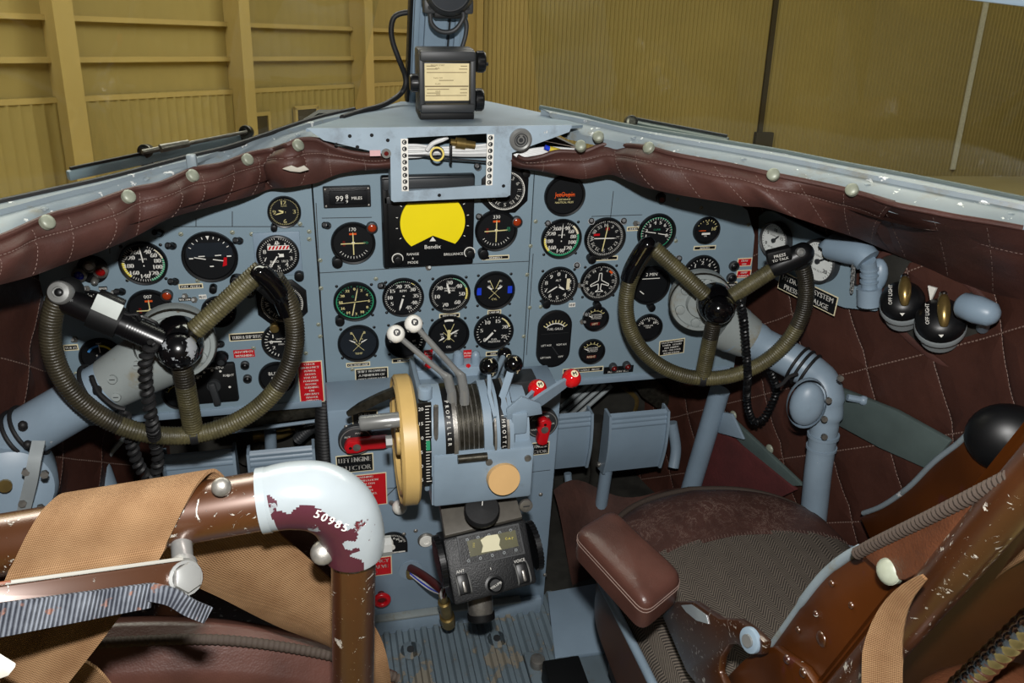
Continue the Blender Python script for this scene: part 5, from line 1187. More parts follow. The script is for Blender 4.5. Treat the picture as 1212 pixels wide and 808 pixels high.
m = MB('rubber'); m.tube(cr([WY(u, v, 1.25) for u, v in ((944, 442), (934, 446), (926, 454), (918, 458))], 5), .004, 8); tag(m.build('cable'), 'short black cable from right column bands to coiled cord', 'cable')
# coiled cords
m = coil([WY(u, v, 1.14) for u, v in ((182, 405), (173, 422), (172, 445), (176, 475), (181, 505))]+[WY(u, v, 1.20) for u, v in ((184, 525), (187, 545), (183, 561), (174, 563), (164, 550), (157, 530), (152, 508), (147, 490))], .0064, .0044, .0125, 'rubber'); tag(m.build('coiled_cord'), 'thick dark coiled cord hanging from hub of left wheel', 'coiled cord')
m = coil([WY(u, v, 1.27) for u, v in ((876, 356), (880, 375), (882, 400), (884, 425), (885, 445))]+[WY(u, v, 1.33) for u, v in ((884, 465), (886, 485), (893, 499), (904, 494), (913, 478), (919, 462), (915, 446), (911, 438))], .0055, .0031, .0085, 'black_plastic'); tag(m.build('coiled_cord'), 'thin black coiled cord hanging from hub of right wheel', 'coiled cord')
# ================================================================== pedestal
YP = 1.38
t = thing('centre_pedestal', (-.01, 1.45, 0), 'blue-grey centre pedestal between the rudder pedals', 'pedestal')
XL, XR = WY(388, 500, YP).x, WY(653, 600, YP).x
m = MB('grey_paint_clean'); m.boxw((XL, YP, .0), (XR, 1.49, .60), .004); m.build('body', t)
m = MB('grey_paint'); m.boxw((XL-.01, YP-.014, 0), (XR-.01, YP, .045), .002); m.boxw((XL+.02, YP-.02, .045), (XR-.06, YP-.0, .052), .002, 'casting'); m.build('kick_plate', t)
m = MB('dark_grey'); Mq = frame_uv((0, YP-.0004, 0), (1, 0, 0), (0, 0, 1)); p = WY(446, 598, YP); q = WY(470, 575, YP); m.line(Mq, p.x, p.z, q.x, q.z, .002); p = WY(560, 596, YP); m.line(Mq, XL+.01, .40, XR-.01, .405, .0015); m.build('seam', t)
for u, v in ((640, 585), (645, 680), (478, 632), (492, 628), (410, 505)): m = MB('steel_worn'); m.dome(frame_uv(WY(u, v, YP), (1, 0, 0), (0, 0, 1)), .005, .003, 10); m.build('screw', t)
def MPd(u, v, off=0): return frame_uv(WY(u, v, YP-off), (1, 0, 0), (0, 0, 1))
def pplac(u, v, w, h, lines, bg, label, size=None, tilt=0):
    sx, sz = pxm(u, v, YP); placard(0, 0, w/sx, h/sz, lines, bg, 'white', label, size, 'ivory', RZ(MPd(u, v), tilt))
pplac(420, 548, 42, 19, ['LEFT ENGINE', 'SELECTOR'], 'black_plastic', 'black placard LEFT ENGINE SELECTOR on the pedestal')
pplac(432, 580, 50, 36, ['WARNING', 'RPM LIMITATION', 'DOWN-1224', 'IDLE-800', 'FULL-BTM', 'VELOCITY MO.', 'FLAPS-80K', 'GEAR', 'WT-26,800'], 'red', 'square red WARNING placard on the pedestal behind the seat rail')
pplac(440, 671, 46, 20, ['EMERGENCY', 'FUEL VALVE', 'OFF'], 'red', 'small red EMERGENCY VALVE OFF placard low on the pedestal')
pplac(633, 531, 32, 13, ['RIGHT ENGINE', 'SELECTOR'], 'black_plastic', 'black placard RIGHT ENGINE SELECTOR at right edge of the pedestal')
pplac(432, 494, 28, 14, ['FUEL', 'TANK'], 'black_plastic', 'dark placard above the red left selector handle')
def selector(u, v, label, ang, L, hub=0):
    M = MPd(u, v); s = pxm(u, v, YP)[0]; t = thing('fuel_selector', M.translation, label, 'fuel selector')
    m = MB('dark_grey'); m.lathe(M, [(1e-5, .0), (.034, 0), (.034, .010), (.031, .012), (1e-5, .012)], 32); m.arc(M, 0, 360, .029, .031, 'steel', .0125); 
    for k in range(5): m.text(M, 'MAIN' if k % 2 else 'AUX', .020*math.cos(k*1.25), .020*math.sin(k*1.25), .004, 'white', .0125)
    m.build('dial_plate', t)
    H = RZ(T(M, 0, 0, .014), ang); m = MB('red'); pr = [(-.020, -.013), (.0, -.015), (.33*L, -.010), (.85*L, -.013), (L, -.010), (L+.004, 0), (L, .010), (.8*L, .010), (.33*L, .012), (-.016, .014), (-.024, .0)]
    m.prism([H @ V((x, y, .018)) for x, y in pr], M.to_3x3() @ V((0, 0, -.018)), None, .003); m.build('handle', t)
    m = MB('steel_worn'); m.cyl(T(M, 0, 0, .030), .008, .004, 8); m.build('pivot_bolt', t); m = MB('red_dark'); m.cyl(T(H, -.012, .0, .0182), .003, .0006, 10, 'black_matte'); m.build('hole', t)
selector(421, 518, 'left fuel selector with long red handle pointing right', 3, .06)
selector(640, 498, 'right fuel selector with short red handle pointing down', -92, .036)
# tab indicator, buttons, grommet
M = MPd(464, 643); t = thing('tab_indicator', M.translation, 'black half-round indicator with white pointer on the pedestal', 'gauge'); R = .030
m = MB('black_plastic'); m.prism([M @ V((R*1.08*math.cos(pi*i/20), R*1.08*math.sin(pi*i/20), .006)) for i in range(21)]+[M @ V((-R*1.08, -R*.75, .006)), M @ V((R*1.08, -R*.75, .006))], (0, .006, 0)); m.build('plate', t)
m = MB('white'); dial_ops(m, T(M, 0, 0, .0058), R, [('tick', -75, 75, 24, .84, .98, .03, WHT), ('num', [(-60, '30'), (-36, '20'), (-14, '10'), (12, '0'), (36, '10'), (60, '20')], .66, .16, WHT), ('rect', -.9, -.72, .9, -.60, WHT), ('text', 0, -.66, .10, 'RUDDER TAB', 'dark_grey')]); m.build('markings', t)
m = MB(); needle(m, T(M, 0, -.004, .006), R, -3, .8, .16, .15, 'white', .001); m.cyl(T(M, 0, -.004, .006), .006, .003, 14, 'white'); m.build('pointer', t)
M = MPd(504, 638); t = thing('push_button', M.translation, 'white round button on pedestal left of the radio box', 'button'); m = MB('steel_worn'); m.lathe(M, [(.018, 0), (.018, .004), (.015, .006)], 24); m.build('collar', t); m = MB('white_gloss'); m.lathe(M, [(.015, .004), (.0145, .008), (.007, .009), (.006, .007), (1e-5, .007)], 24); m.build('cap', t)
p = WY(473, 600, YP-.02); t = thing('knob', WY(470, 598, YP), 'white ball knob partly hidden behind the trim wheel', 'knob'); m = MB('white_gloss'); m.ball(p, .0155, 18); m.build('ball', t); m = MB('steel_worn'); m.tube([p, WY(462, 594, YP)], .005, 8); m.build('stem', t)
M = MPd(486, 674); t = thing('cable_grommet', M.translation, 'round clear grommet on pedestal with radio cable passing through', 'grommet'); m = MB('grey_paint'); m.lathe(M, [(.026, 0), (.026, .002), (.010, .003), (.010, -.004)], 28); m.build('plate', t); m = MB('brass'); m.cyl(T(M, 0, -.004), .011, .014, 14); m.build('gland', t)
t = thing('radio_cable', WY(486, 674, YP), 'maroon and white cable running from pedestal grommet to the radio box', 'cable')
simple('maroon', '4a1714', .5)
m = MB('maroon'); m.tube(cr([WY(486, 672, YP-.012), WY(497, 678, YP-.05), WY(510, 687, YP-.09), WY(524, 699, YP-.14)], 8), .0085, 12); m.build('sheath', t)
for i, c in enumerate(('wire_white', 'blue', 'wire_white')): m = MB(c); m.tube(cr([WY(486, 676+i*2, YP-.015), WY(497, 685+i*2, YP-.05), WY(510, 694+i*2, YP-.09), WY(523, 701+i, YP-.14)], 8), .0026, 8); m.build('wire', t)
m = MB('brass'); a, b_ = WY(524, 704, YP-.14), WY(531, 738, YP-.10); m.tube([a, lerp(a, b_, .2), lerp(a, b_, .22), lerp(a, b_, .7), lerp(a, b_, .72), b_], [.008, .009, .013, .012, .016, .015], 16); m.build('plug', t)
for i, c in enumerate(('wire_white', 'red_dark')): m = MB(c); m.tube(cr([WY(524+i*3, 697, YP-.145), WY(522+i*3, 703, YP-.15), WY(524+i*2, 712, YP-.135)], 6), .0028, 8); m.build('wire', t)
M = MPd(451, 702); t = thing('pull_ring', M.translation, 'red ring knob low on pedestal beside the left seat tube', 'knob'); m = MB('red_dark'); m.tube([M @ V((.014*math.cos(a), .014*math.sin(a), .02)) for a in [2*pi*k/24 for k in range(24)]], .006, 10, 'red', True); m.tube([M.translation, M @ V((0, 0, .02))], .008, 10); m.build('ring', t)
# ---- throttle quadrant
YQ, ZQ, RQ = 1.200, .668, .083
t = thing('throttle_quadrant', (0, YQ, .565), 'blue-grey throttle quadrant with white, black and red ball levers', 'throttle quadrant')
xq = lambda u: WY(u, 520, YQ-RQ).x
def sect(x0, x1, R, mat, a0=-2, a1=94, back=True, r0=0.):
    P = [(YQ-R*math.cos(math.radians(a)), ZQ+R*math.sin(math.radians(a))) for a in [a0+(a1-a0)*k/26 for k in range(27)]]
    if r0: P += [(YQ-r0*math.cos(math.radians(a)), ZQ+r0*math.sin(math.radians(a))) for a in [a1-(a1-a0)*k/26 for k in range(27)]]
    else: P += [(1.30, ZQ+.012), (1.30, ZQ-.103), (YQ-R, ZQ-.103)]
    m = MB(mat); m.prism([V((x0, y, z)) for y, z in P], V((x1-x0, 0, 0))); return m
def mergeb(ms, name, parent):
    m = ms[0]
    for k in ms[1:]:
        b = len(m.v); m.v += k.v; m.f += [[i+b for i in f] for f in k.f]; m.m += k.m; m.sm += [True]*len(k.sm)
    return m.build(name, parent, 30)
mergeb([sect(xq(511), xq(528), RQ, 'grey_paint'), sect(xq(574), xq(584), RQ, 'grey_paint'), sect(xq(589), xq(593), RQ, 'grey_paint'), sect(xq(604), xq(609), RQ, 'grey_paint'), sect(xq(612), xq(630), RQ*.80, 'grey_paint')], 'housing', t)
mergeb([sect(xq(528), xq(538), RQ*1.005, 'black_plastic', 5), sect(xq(594), xq(601), RQ*1.005, 'black_plastic', -8)], 'lettered_strip', t)
mergeb([sect(xq(538), xq(543), RQ*1.02, 'steel_worn', 0), sect(xq(601), xq(604), RQ*1.02, 'steel_worn', 0), sect(xq(586), xq(588.5), RQ*1.02, 'steel_worn', 0)], 'guide_rail', t)
mergeb([sect(xq(543), xq(574), RQ*.93, 'dark_steel'), sect(xq(584), xq(594), RQ*.84, 'black_matte'), sect(xq(601), xq(612), RQ*.84, 'black_matte')], 'lever_drum', t)
m = MB('dark_steel')
for k in range(15): m.tube([V((lerp(xq(544), xq(573), (k+.5)/15), YQ-RQ*.935*math.cos(math.radians(a)), ZQ+RQ*.935*math.sin(math.radians(a)))) for a in range(0, 92, 7)], .0008, 5, 'steel_worn' if k % 3 == 0 else 'dark_steel')
m.build('drum_grooves', t)
# front plate below the drum
fp = [(500, 588), (512, 540), (632, 535), (634, 570), (628, 588), (520, 592)]
m = MB('grey_paint'); x0, x1 = xq(512), xq(633); z1 = ZQ+.004; m.boxw((x0, YQ-RQ-.004, .562), (x1, 1.36, z1-.003), .006); m.boxw((xq(505), YQ-RQ+.03, .57), (x0, 1.36, ZQ+.05), .004); m.build('front_box', t)
m = MB('dark_steel'); a, b_ = V((xq(541), YQ-RQ-.008, ZQ-.006)), V((xq(576), YQ-RQ-.008, ZQ-.006)); m.tube([a, b_], .007, 14); m.build('cross_pin', t)
m = MB('white')
def letter_arc(u, txt, a, s, mat='white'):
    Mq = Matrix.Translation((xq(u), YQ, ZQ)) @ Matrix.Rotation(math.radians(-a), 4, 'X') @ Matrix(((0, 1, 0, 0), (0, 0, -1, -RQ*1.008), (-1, 0, 0, 0), (0, 0, 0, 1)))
    m.text(Mq, txt, 0, 0, s, mat)
for i, ch in enumerate('PROPELLER'): letter_arc(533, ch, 62-i*6.2, .006)
for i, ch in enumerate('THROTTLE'): letter_arc(597.5, ch, 40-i*6.2, .006)
m.build('lettering', t)
for u in (579, 625): m = MB('steel_worn'); Mk = frame((xq(u), YQ-RQ-.0045, ZQ-.02), (0, -1, 0)); m.cyl(Mk, .006, .003, 10); m.build('screw', t)
def knobball(p, r, mat, letters, col, lever):
    m = MB(mat); m.ball(p, r, 26); o = m.build('ball_knob', lever)
    for (dx, dy, dz, ch, s, badge) in letters:
        d = V((dx, dy, dz)).normalized(); Mk = frame(p+d*r*.985, d); m = MB(col)
        if badge: m.disc(T(Mk, 0, 0, .0008), s*.95, badge)
        m.text(Mk, ch, 0, 0, s, col, .0014, 0, None, .0004); m.build('letter', o)
def lever(pts, r, mat, ball, rb, bmat, letters, col, lb=None, flat=None):
    m = MB(mat)
    if flat: m.ribbon(pts, flat[0], flat[1], flat[2])
    else: m.tube(pts, r, 12)
    o = m.build('lever', t); 
    if lb: o['label'] = lb
    knobball(ball, rb, bmat, letters, col, o)
top = lambda u, a=70, R=RQ: V((xq(u), YQ-R*math.cos(math.radians(a)), ZQ+R*math.sin(math.radians(a))))
for (ub, uk, bl, lab) in ((540, (530, 447), (468.5, 395), 'lever with white knob'), (555, (546, 445), (489.5, 383), 'lever with white knob')):
    kn = WY(*uk, 1.20); p = WY(*bl, 1.22)
    lever([top(ub, 62, RQ*.9), top(ub, 68, RQ*1.12), kn, lerp(kn, p, .12), p], [.009, .008, .0085, .0052, .0048], 'steel', p, .0150, 'white_gloss', [(.05, -.8, .6, 'P', .0062, 'black_plastic'), (-.5, -.5, -.45, 'P', .005, 'black_plastic')], 'white_gloss', lab)
for (ub, mid, bl, r) in ((587, (579, 466), (578.5, 433.5), .0165), (602, (594, 472), (607.5, 431), .0165)):
    p = WY(*bl, 1.20); md = WY(*mid, 1.16); lever([top(ub, 35, RQ*.9), top(ub, 40, RQ*1.06), md, lerp(md, p, .6), p], 0, 'grey_paint', p, r, 'black_gloss', [(.1, -.45, .85, 'T', .008, None), (.25, -.9, -.35, 'T', .008, None)], 'ivory', 'lever with black T knob', (V((1, 0, 0)) if ub == 587 else V((.8, -.4, 0)), .006 if ub == 587 else .012, .005))
p = WY(597, 419, 1.30); lever([top(593, 95, RQ*.9), lerp(top(593, 95, RQ*.9), p, .5), p], .005, 'grey_paint', p, .0135, 'black_gloss', [(.25, -.9, .2, 'C', .008, None)], 'ivory', 'lever with black C knob')
for (a_, bl, w) in (((606, 492), (636, 460), .020), ((612, 492), (676.5, 447.5), .026)):
    p = WY(*bl, 1.19); q = WY(*a_, 1.14); lever([q, lerp(q, p, .5), lerp(q, p, .85), p], 0, 'grey_paint', p, .0168, 'red_gloss', [(.1, -.5, .8, 'M', .007, 'ivory'), (.1, -.85, -.5, 'M', .007, None)], 'dark_grey', 'lever with red M knob', (V((.3, .0, 1)), [w, w, w*.8, w*.5], .006))
m = MB('grey_paint'); p = WY(612, 492, 1.14); m.boxw(p-V((.012, .012, .03)), p+V((.016, .03, .012)), .004); m.build('mixture_bracket', t)
m = MB('grey_paint'); a = WY(600, 492, 1.135); b_ = WY(640, 488, 1.135); m.prism([WY(600, 485, 1.13), WY(618, 470, 1.13), WY(640, 478, 1.14), WY(642, 490, 1.14), WY(600, 497, 1.13)], (0, .006, 0), None, .001); m.build('friction_plate', t)
# cream friction knob
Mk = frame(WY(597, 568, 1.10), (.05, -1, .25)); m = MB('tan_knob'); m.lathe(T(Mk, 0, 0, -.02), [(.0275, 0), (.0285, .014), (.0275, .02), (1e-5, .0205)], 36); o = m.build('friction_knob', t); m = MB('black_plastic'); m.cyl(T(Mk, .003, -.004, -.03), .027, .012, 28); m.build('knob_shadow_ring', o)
# trim scale between wheel and drum
M = frame_uv(WY(503, 525, 1.125), (1, 0, .0), (0, 0.08, 1)); sx, sz = pxm(505, 520, 1.125); m = MB('black_plastic'); m.box(M, 16/sx, 92/sz, .003); 
for k in range(26):
    y = (k-12.5)*3.4/sz; m.rect(M, .001, y-.0006, .001+(.006 if k % 5 else .009), y+.0006, 'white', .0034)
for k, s in enumerate(('20', '15', '10', '5', '0', '5')): m.text(M, s, -.006, (2.5-k)*16/sz, .006, 'white', .0034)
m.rect(M, .0015, -.011, .008, .007, 'green', .0036); m.build('trim_scale', t)
m = MB('steel_worn'); p = WY(511, 470, 1.14); m.tube([WY(516, 480, 1.125), WY(516, 560, 1.125)], .004, 8); m.build('indicator_rod', t)
m = MB('grey_paint'); p = WY(503, 462, 1.17); m.cyl(frame(p-V((0, 0, .012)), (0, 0, 1)), .012, .02, 16, None, None, .003); m.build('oil_boss', t)
# ---- trim wheel
xw_ = WY(484, 520, 1.10).x; zc = WY(475, 520, 1.2).z; M = frame((xw_+.003, 1.2, zc), (-1, 0, 0)); R = .113
t = thing('trim_wheel', (xw_, 1.2, zc-R), 'large cream elevator trim wheel on left side of the throttle quadrant', 'trim wheel')
m = MB('cream'); m.lathe(M, [(R*.80, -.013), (R*.96, -.016), (R, -.012), (R, .010), (R*.96, .014), (R*.93, .010), (R*.86, .010), (R*.83, .014), (R*.78, .012), (R*.80, -.013)], 72); m.build('rim', t)
for k in range(5):
    a = k*72+10; m = MB('cream'); q = RZ(M, a); m.tube([q @ V((.012, 0, 0)), q @ V((R*.82, 0, 0))], .009, 10); m.build('spoke', t)
m = MB('cream'); m.cyl(T(M, 0, 0, -.014), .026, .03, 24, None, None, .003); m.build('hub', t)
p = WY(464, 497, 1.13); m = MB('steel'); a = V((xw_-.012, p.y, p.z)); b_ = WY(425, 501, 1.13); m.tube([a, lerp(a, b_, .95), b_], [.0125, .0125, .010], 18); m.build('crank_handle', t)
Mk = frame(WY(464, 522, 1.105), (-1, 0, 0)); m = MB('steel'); m.cyl(Mk, .010, .010, 6); m.build('bolt', t)
t = thing('lock_lever', WY(412, 489, 1.25), 'dark steel lever pointing left from behind the cream trim wheel', 'lever'); m = MB('dark_steel'); P = [WY(470, 462, 1.25), WY(450, 470, 1.25), WY(428, 481, 1.25), WY(411, 490, 1.25)]; m.ribbon(cr(P, 5), V((.3, 0, 1)), [.016]*11+[.014, .012, .010, .008, .006], .008); m.build('arm', t)
# ---- feathering switch posts in front of the panel
def post(u0, u1, v0, v1, Y, r):
    a, b_ = WY(u0, v0, Y), WY(u0, v1, Y); return a, b_
t = thing('feathering_switch_box', WY(525, 450, 1.40), 'blue-grey box with four rounded posts and red guarded switches below centre gauges', 'switch box')
m = MB('grey_paint'); p, q = WY(490, 437, 1.36), WY(600, 455, 1.36); m.boxw((p.x, 1.36, q.z-.02), (q.x+.01, 1.40, p.z-.004), .006); m.build('body', t)
for u in (495, 517, 542.5, 563):
    b_ = WY(u, 441, 1.375); a = WY(u, 415 if u > 530 else 418, 1.375); r = 6.6/pxm(u, 430, 1.375)[0]*(.85 if u in (563, 517) else 1); m = MB('grey_paint_clean'); m.tube([b_-V((0, 0, .01)), lerp(b_, a, .75), lerp(b_, a, .92), a], [r, r, r*.8, r*.25], 18); m.build('post', t)
for u, lb in ((507, ''), (553, '')):
    M = frame_uv(WY(u, 424, 1.40), (1, 0, 0), (0, 0, 1)); m = MB('red'); m.box(T(M, 0, .008), .016, .022, .002); m.text(T(M, 0, .010), 'PUSH', 0, .003, .004, 'white', .0024); m.text(T(M, 0, .010), 'FEATHER', 0, -.003, .0028, 'white', .0024); m.build('red_plate', t)
    m = MB('red'); Mk = frame(WY(u, 434, 1.375), (0, -.8, .6)); m.lathe(Mk, [(.008, -.012), (.008, 0), (.005, .004), (.0045, .014), (1e-5, .016)], 16, 'red'); m.build('guarded_switch', t)
m = MB('dark_grey'); p = WY(592, 456, 1.34); m.boxw(p-V((.02, .0, .05)), p+V((.075, .05, .004)), .004); m.build('rear_cover', t)
# ---- radio control box
nF = V((.0, -math.cos(math.radians(42)), math.sin(math.radians(42)))); PF = WY(580, 662, 1.085)
q = [WP(u, v, PF, nF) for u, v in ((524, 638), (622, 614), (636, 690), (538, 717))]
t = thing('radio_control_box', (q[2]+q[3])/2, 'black radio control box with toothed side wheels below the throttle quadrant', 'radio')
m = MB('crackle'); m.prism(q, -nF*.10+V((0, .02, -.0)), None, .005); m.build('case', t)
Mr = frame_uv((q[0]+q[1]+q[2]+q[3])/4, q[1]-q[0], q[0]-q[3]); iv = Mr.inverted()
def rl(u, v): p = iv @ WP(u, v, PF, nF); return p.x, p.y
m = MB('radio_top'); tb = [q[0]-nF*.004, q[1]-nF*.004]; up = V((0, .075, .030))
m.prism([lerp(q[0], q[1], .03)+V((0, .004, .003)), lerp(q[0], q[1], .97)+V((0, .004, .003)), lerp(q[0], q[1], .93)+up, lerp(q[0], q[1], .03)+up], V((0, .01, -.02)), None, .002); m.build('top_plate', t)
def quad(px, z, mat, th=.0): m.prism([Mr @ V((*rl(u, v), z)) for u, v in px], Mr.to_3x3() @ V((0, 0, -max(th, .0006))), mat)
m = MB(); quad([(540, 635), (613, 619), (621, 655), (546, 671)], .005, 'dark_grey', .005); quad([(542, 637), (612, 621), (619, 654), (547, 669)], .0056, 'crackle'); m.build('window_frame', t)
m = MB(); quad([(552, 640), (609, 627), (613, 646), (556, 659)], .0062, 'screen_grey'); 
quad([(568, 639), (575, 634), (588, 632), (591, 638), (590, 645), (593, 650), (580, 652), (569, 654), (571, 646)], .0068, 'blotch'); x, y = rl(602, 637); m.text(Mr, 'C-A-T', x, y, .004, 'yellow', .0068, -.2); x, y = rl(560, 645); m.text(Mr, 'I I I', x, y, .004, 'yellow', .0068, 1.3); m.build('window', t)
m = MB('tie_grey')
for k in range(5):
    for (a, b_) in (((547, 668), (617, 652)), ((546, 637), (610, 623))):
        x, y = rl(lerp(a[0], b_[0], (k+.5)/5), lerp(a[1], b_[1], (k+.5)/5)+(-3 if a[1] > 650 else 3)); m.arc(T(Mr, x, y), 0, 360, .0016, .0026, None, .0062, 10)
m.build('frame_screws', t)
for u, v, s in ((548, 691, 'ANT'), (618, 678, 'VOICE')):
    x, y = rl(u, v); m = MB('black_plastic'); m.box(T(Mr, x, y), .020, .034, .008, .002); o = m.build('switch_guard', t); m = MB('steel'); m.box(T(Mr, x, y-.004, .008), .006, .020, .006, .002, 'steel_worn'); m.build('switch_lever', o)
    m = MB('steel')
    for sx_ in (-1, 1): m.tube(cr([Mr @ V((x+sx_*.011, y+yy, zz)) for yy, zz in ((-.018, .0), (-.012, .010), (.008, .010), (.018, .0))], 5), .0014, 8)
    m.build('guard_wire', o); m = MB('white'); m.text(Mr, s, x, y+.022, .005, None, .0012); m.build('lettering', o)
x, y = rl(585, 692); m = MB('black_plastic'); m.lathe(T(Mr, x, y), [(.017, 0), (.017, .003), (.013, .004), (.012, .014), (.010, .016), (1e-5, .016)], 24); m.text(T(Mr, x, y), 'VOLUME', 0, 0, .004, 'white', .0166, .3); m.line(T(Mr, x, y), 0, .026, 0, .030, .001, 'white', .001); m.build('volume_knob', t)
for (u, v, s, r) in ((521, 664, -1, .044), (632, 645, 1, .042)):
    p = WP(u, v, PF-nF*.03, nF); ax = Mr.to_3x3() @ V((1, 0, 0)); Mk = frame(p-ax*.005, ax); m = MB('black_plastic'); m.cyl(Mk, r, .010, 40)
    for k in range(34): m.box(T(RZ(Mk, k*360/34), r, 0, .0), .005, .0042, .010)
    o = m.build('thumb_wheel', t); m = MB('maroon' if s < 0 else 'black_matte'); m.disc(T(Mk, 0, 0, -.0006 if s < 0 else .0106), r*.8, None, 0); m.build('wheel_face', o)
p = WY(570, 606, 1.115); Mk = frame(p, (-.05, -.45, .9)); m = MB('rubber'); m.lathe(Mk, [(1e-5, 0), (.030, 0), (.031, .012), (.0285, .017), (1e-5, .019)], 32); m.line(T(Mk, 0, 0, .0192), .0, .004, .003, .022, .0012, 'white'); m.build('top_knob', t)
m = MB('steel_worn'); p = WY(569, 722, 1.13); Mk = frame(p, (0, -.5, -.8)); m.cyl(T(Mk, 0, 0, -.03), .024, .036, 22, None, None, .003); m.lathe(T(Mk, 0, 0, .004), [(.026, 0), (.026, .012), (.02, .016), (1e-5, .016)], 22, 'black_matte'); m.build('connector', t)
m = MB('grey_paint'); m.boxw((q[3].x+.02, 1.20, q[3].z+.01), (q[2].x-.02, YP, q[0].z-.02), .004); m.boxw((xq(520), 1.19, .50), (xq(622), 1.38, .560), .003); m.build('mounting', t)
p = WY(622, 597, 1.15); Mk = frame(p, (0, -1, .2)); m = MB('steel_worn'); m.lathe(Mk, [(.012, 0), (.012, .006), (.008, .007), (1e-5, .006)], 20); m.line(T(Mk, 0, 0, .0072), -.006, 0, .006, 0, .002, 'dark_grey'); m.build('fastener', t)
# ================================================================== rudder pedals
def pedal(u0, u1, vt, vb, Y, label):
    a, b_ = WY(u0, vt, Y), WY(u1, vt, Y); bt = WY((u0+u1)/2, vb, Y); x0, x1, z1, z0 = a.x, b_.x, (a.z+b_.z)/2, bt.z; w = x1-x0; h = z1-z0
    t = thing('rudder_pedal', ((x0+x1)/2, Y, z0), label, 'rudder pedal')
    def f(u, v):
        vv = v-.5; y = Y-.012*math.cos(pi*vv)+.02*max(0, .35-v)**2*0
        if v > .78: y -= .0035*abs(math.sin(pi*(v-.78)/.22*3))
        return V((lerp(x0, x1, u), y, lerp(z0, z1, v)))
    m = MB('grey_paint_clean'); m.grid(f, 6, 50); m.grid(lambda u, v: f(u, v)+V((0, .006, 0)), 6, 50); m.build('tread', t)
    for x in (x0, x1):
        m = MB('grey_paint'); pr = [f(0, k/14) for k in range(15)]; m.prism([V((x-.003, p.y-.008, p.z)) for p in pr]+[V((x-.003, Y+.03, z1)), V((x-.003, Y+.03, z0-.01))], (.006, 0, 0)); m.build('side_flange', t)
    m = MB('grey_paint_clean'); m.tube([V((x0+w*.12, Y+.02, z0+.02)), V((x0+w*.12, Y+.03, .08))], .016, 12); m.tube([V((x0+w*.12, Y+.03, .08)), V((x0+w*.12, Y+.06, .0))], .014, 12); m.build('arm', t)
    m = MB('steel_worn'); m.tube([V((x0-.01, Y+.02, z0+.01)), V((x1+.01, Y+.02, z0+.01))], .007, 10); m.build('pivot_rod', t)
pedal(652, 700, 490, 553, 1.60, 'rudder pedal just right of the pedestal')
pedal(722, 790, 488, 554, 1.58, 'rudder pedal farthest right beside the brace strut')
pedal(192, 277, 536, 604, 1.55, 'rudder pedal farthest left behind the left seat rail')
pedal(293, 371, 532, 600, 1.55, 'rudder pedal just left of the pedestal')
# ================================================================== clutter under the panels
def pipe(pts, r, mat, name, label, cat, seg=12):
    m = MB(mat); m.tube(cr([WY(*p) for p in pts], 6), r, seg); return tag(m.build(name), label, cat)
def ribbed(pts, r, mat, name, label):
    m = MB(); ridged(m, cr([WY(*p) for p in pts], 8), r, .008, .10, lambda k: mat, 14); return tag(m.build(name), label, 'hose')
ribbed([(384, 470, 1.52), (383, 500, 1.52), (385, 540, 1.52), (388, 575, 1.52)], .017, 'rubber', 'hose', 'thick ribbed black hose left of the pedestal')
ribbed([(352, 520, 1.72), (372, 505, 1.70), (382, 520, 1.66), (384, 560, 1.62)], .013, 'dark_grey', 'hose', 'dark grey ribbed hose looping under left panel edge')
m = MB('dark_steel'); m.prism([WY(u, v, 1.52) for u, v in ((252, 497), (384, 478), (385, 492), (252, 512))], (0, .10, 0), None, .002); tag(m.build('channel_bar'), 'brown metal channel bar under lower edge of left panel', 'bar')
m = MB('grey_paint'); a, b_ = WY(258, 513, 1.54), WY(388, 496, 1.54); m.tube([a, b_], .004, 8); tag(m.build('edge_strip'), 'thin bright edge strip under the brown channel bar', 'strip')
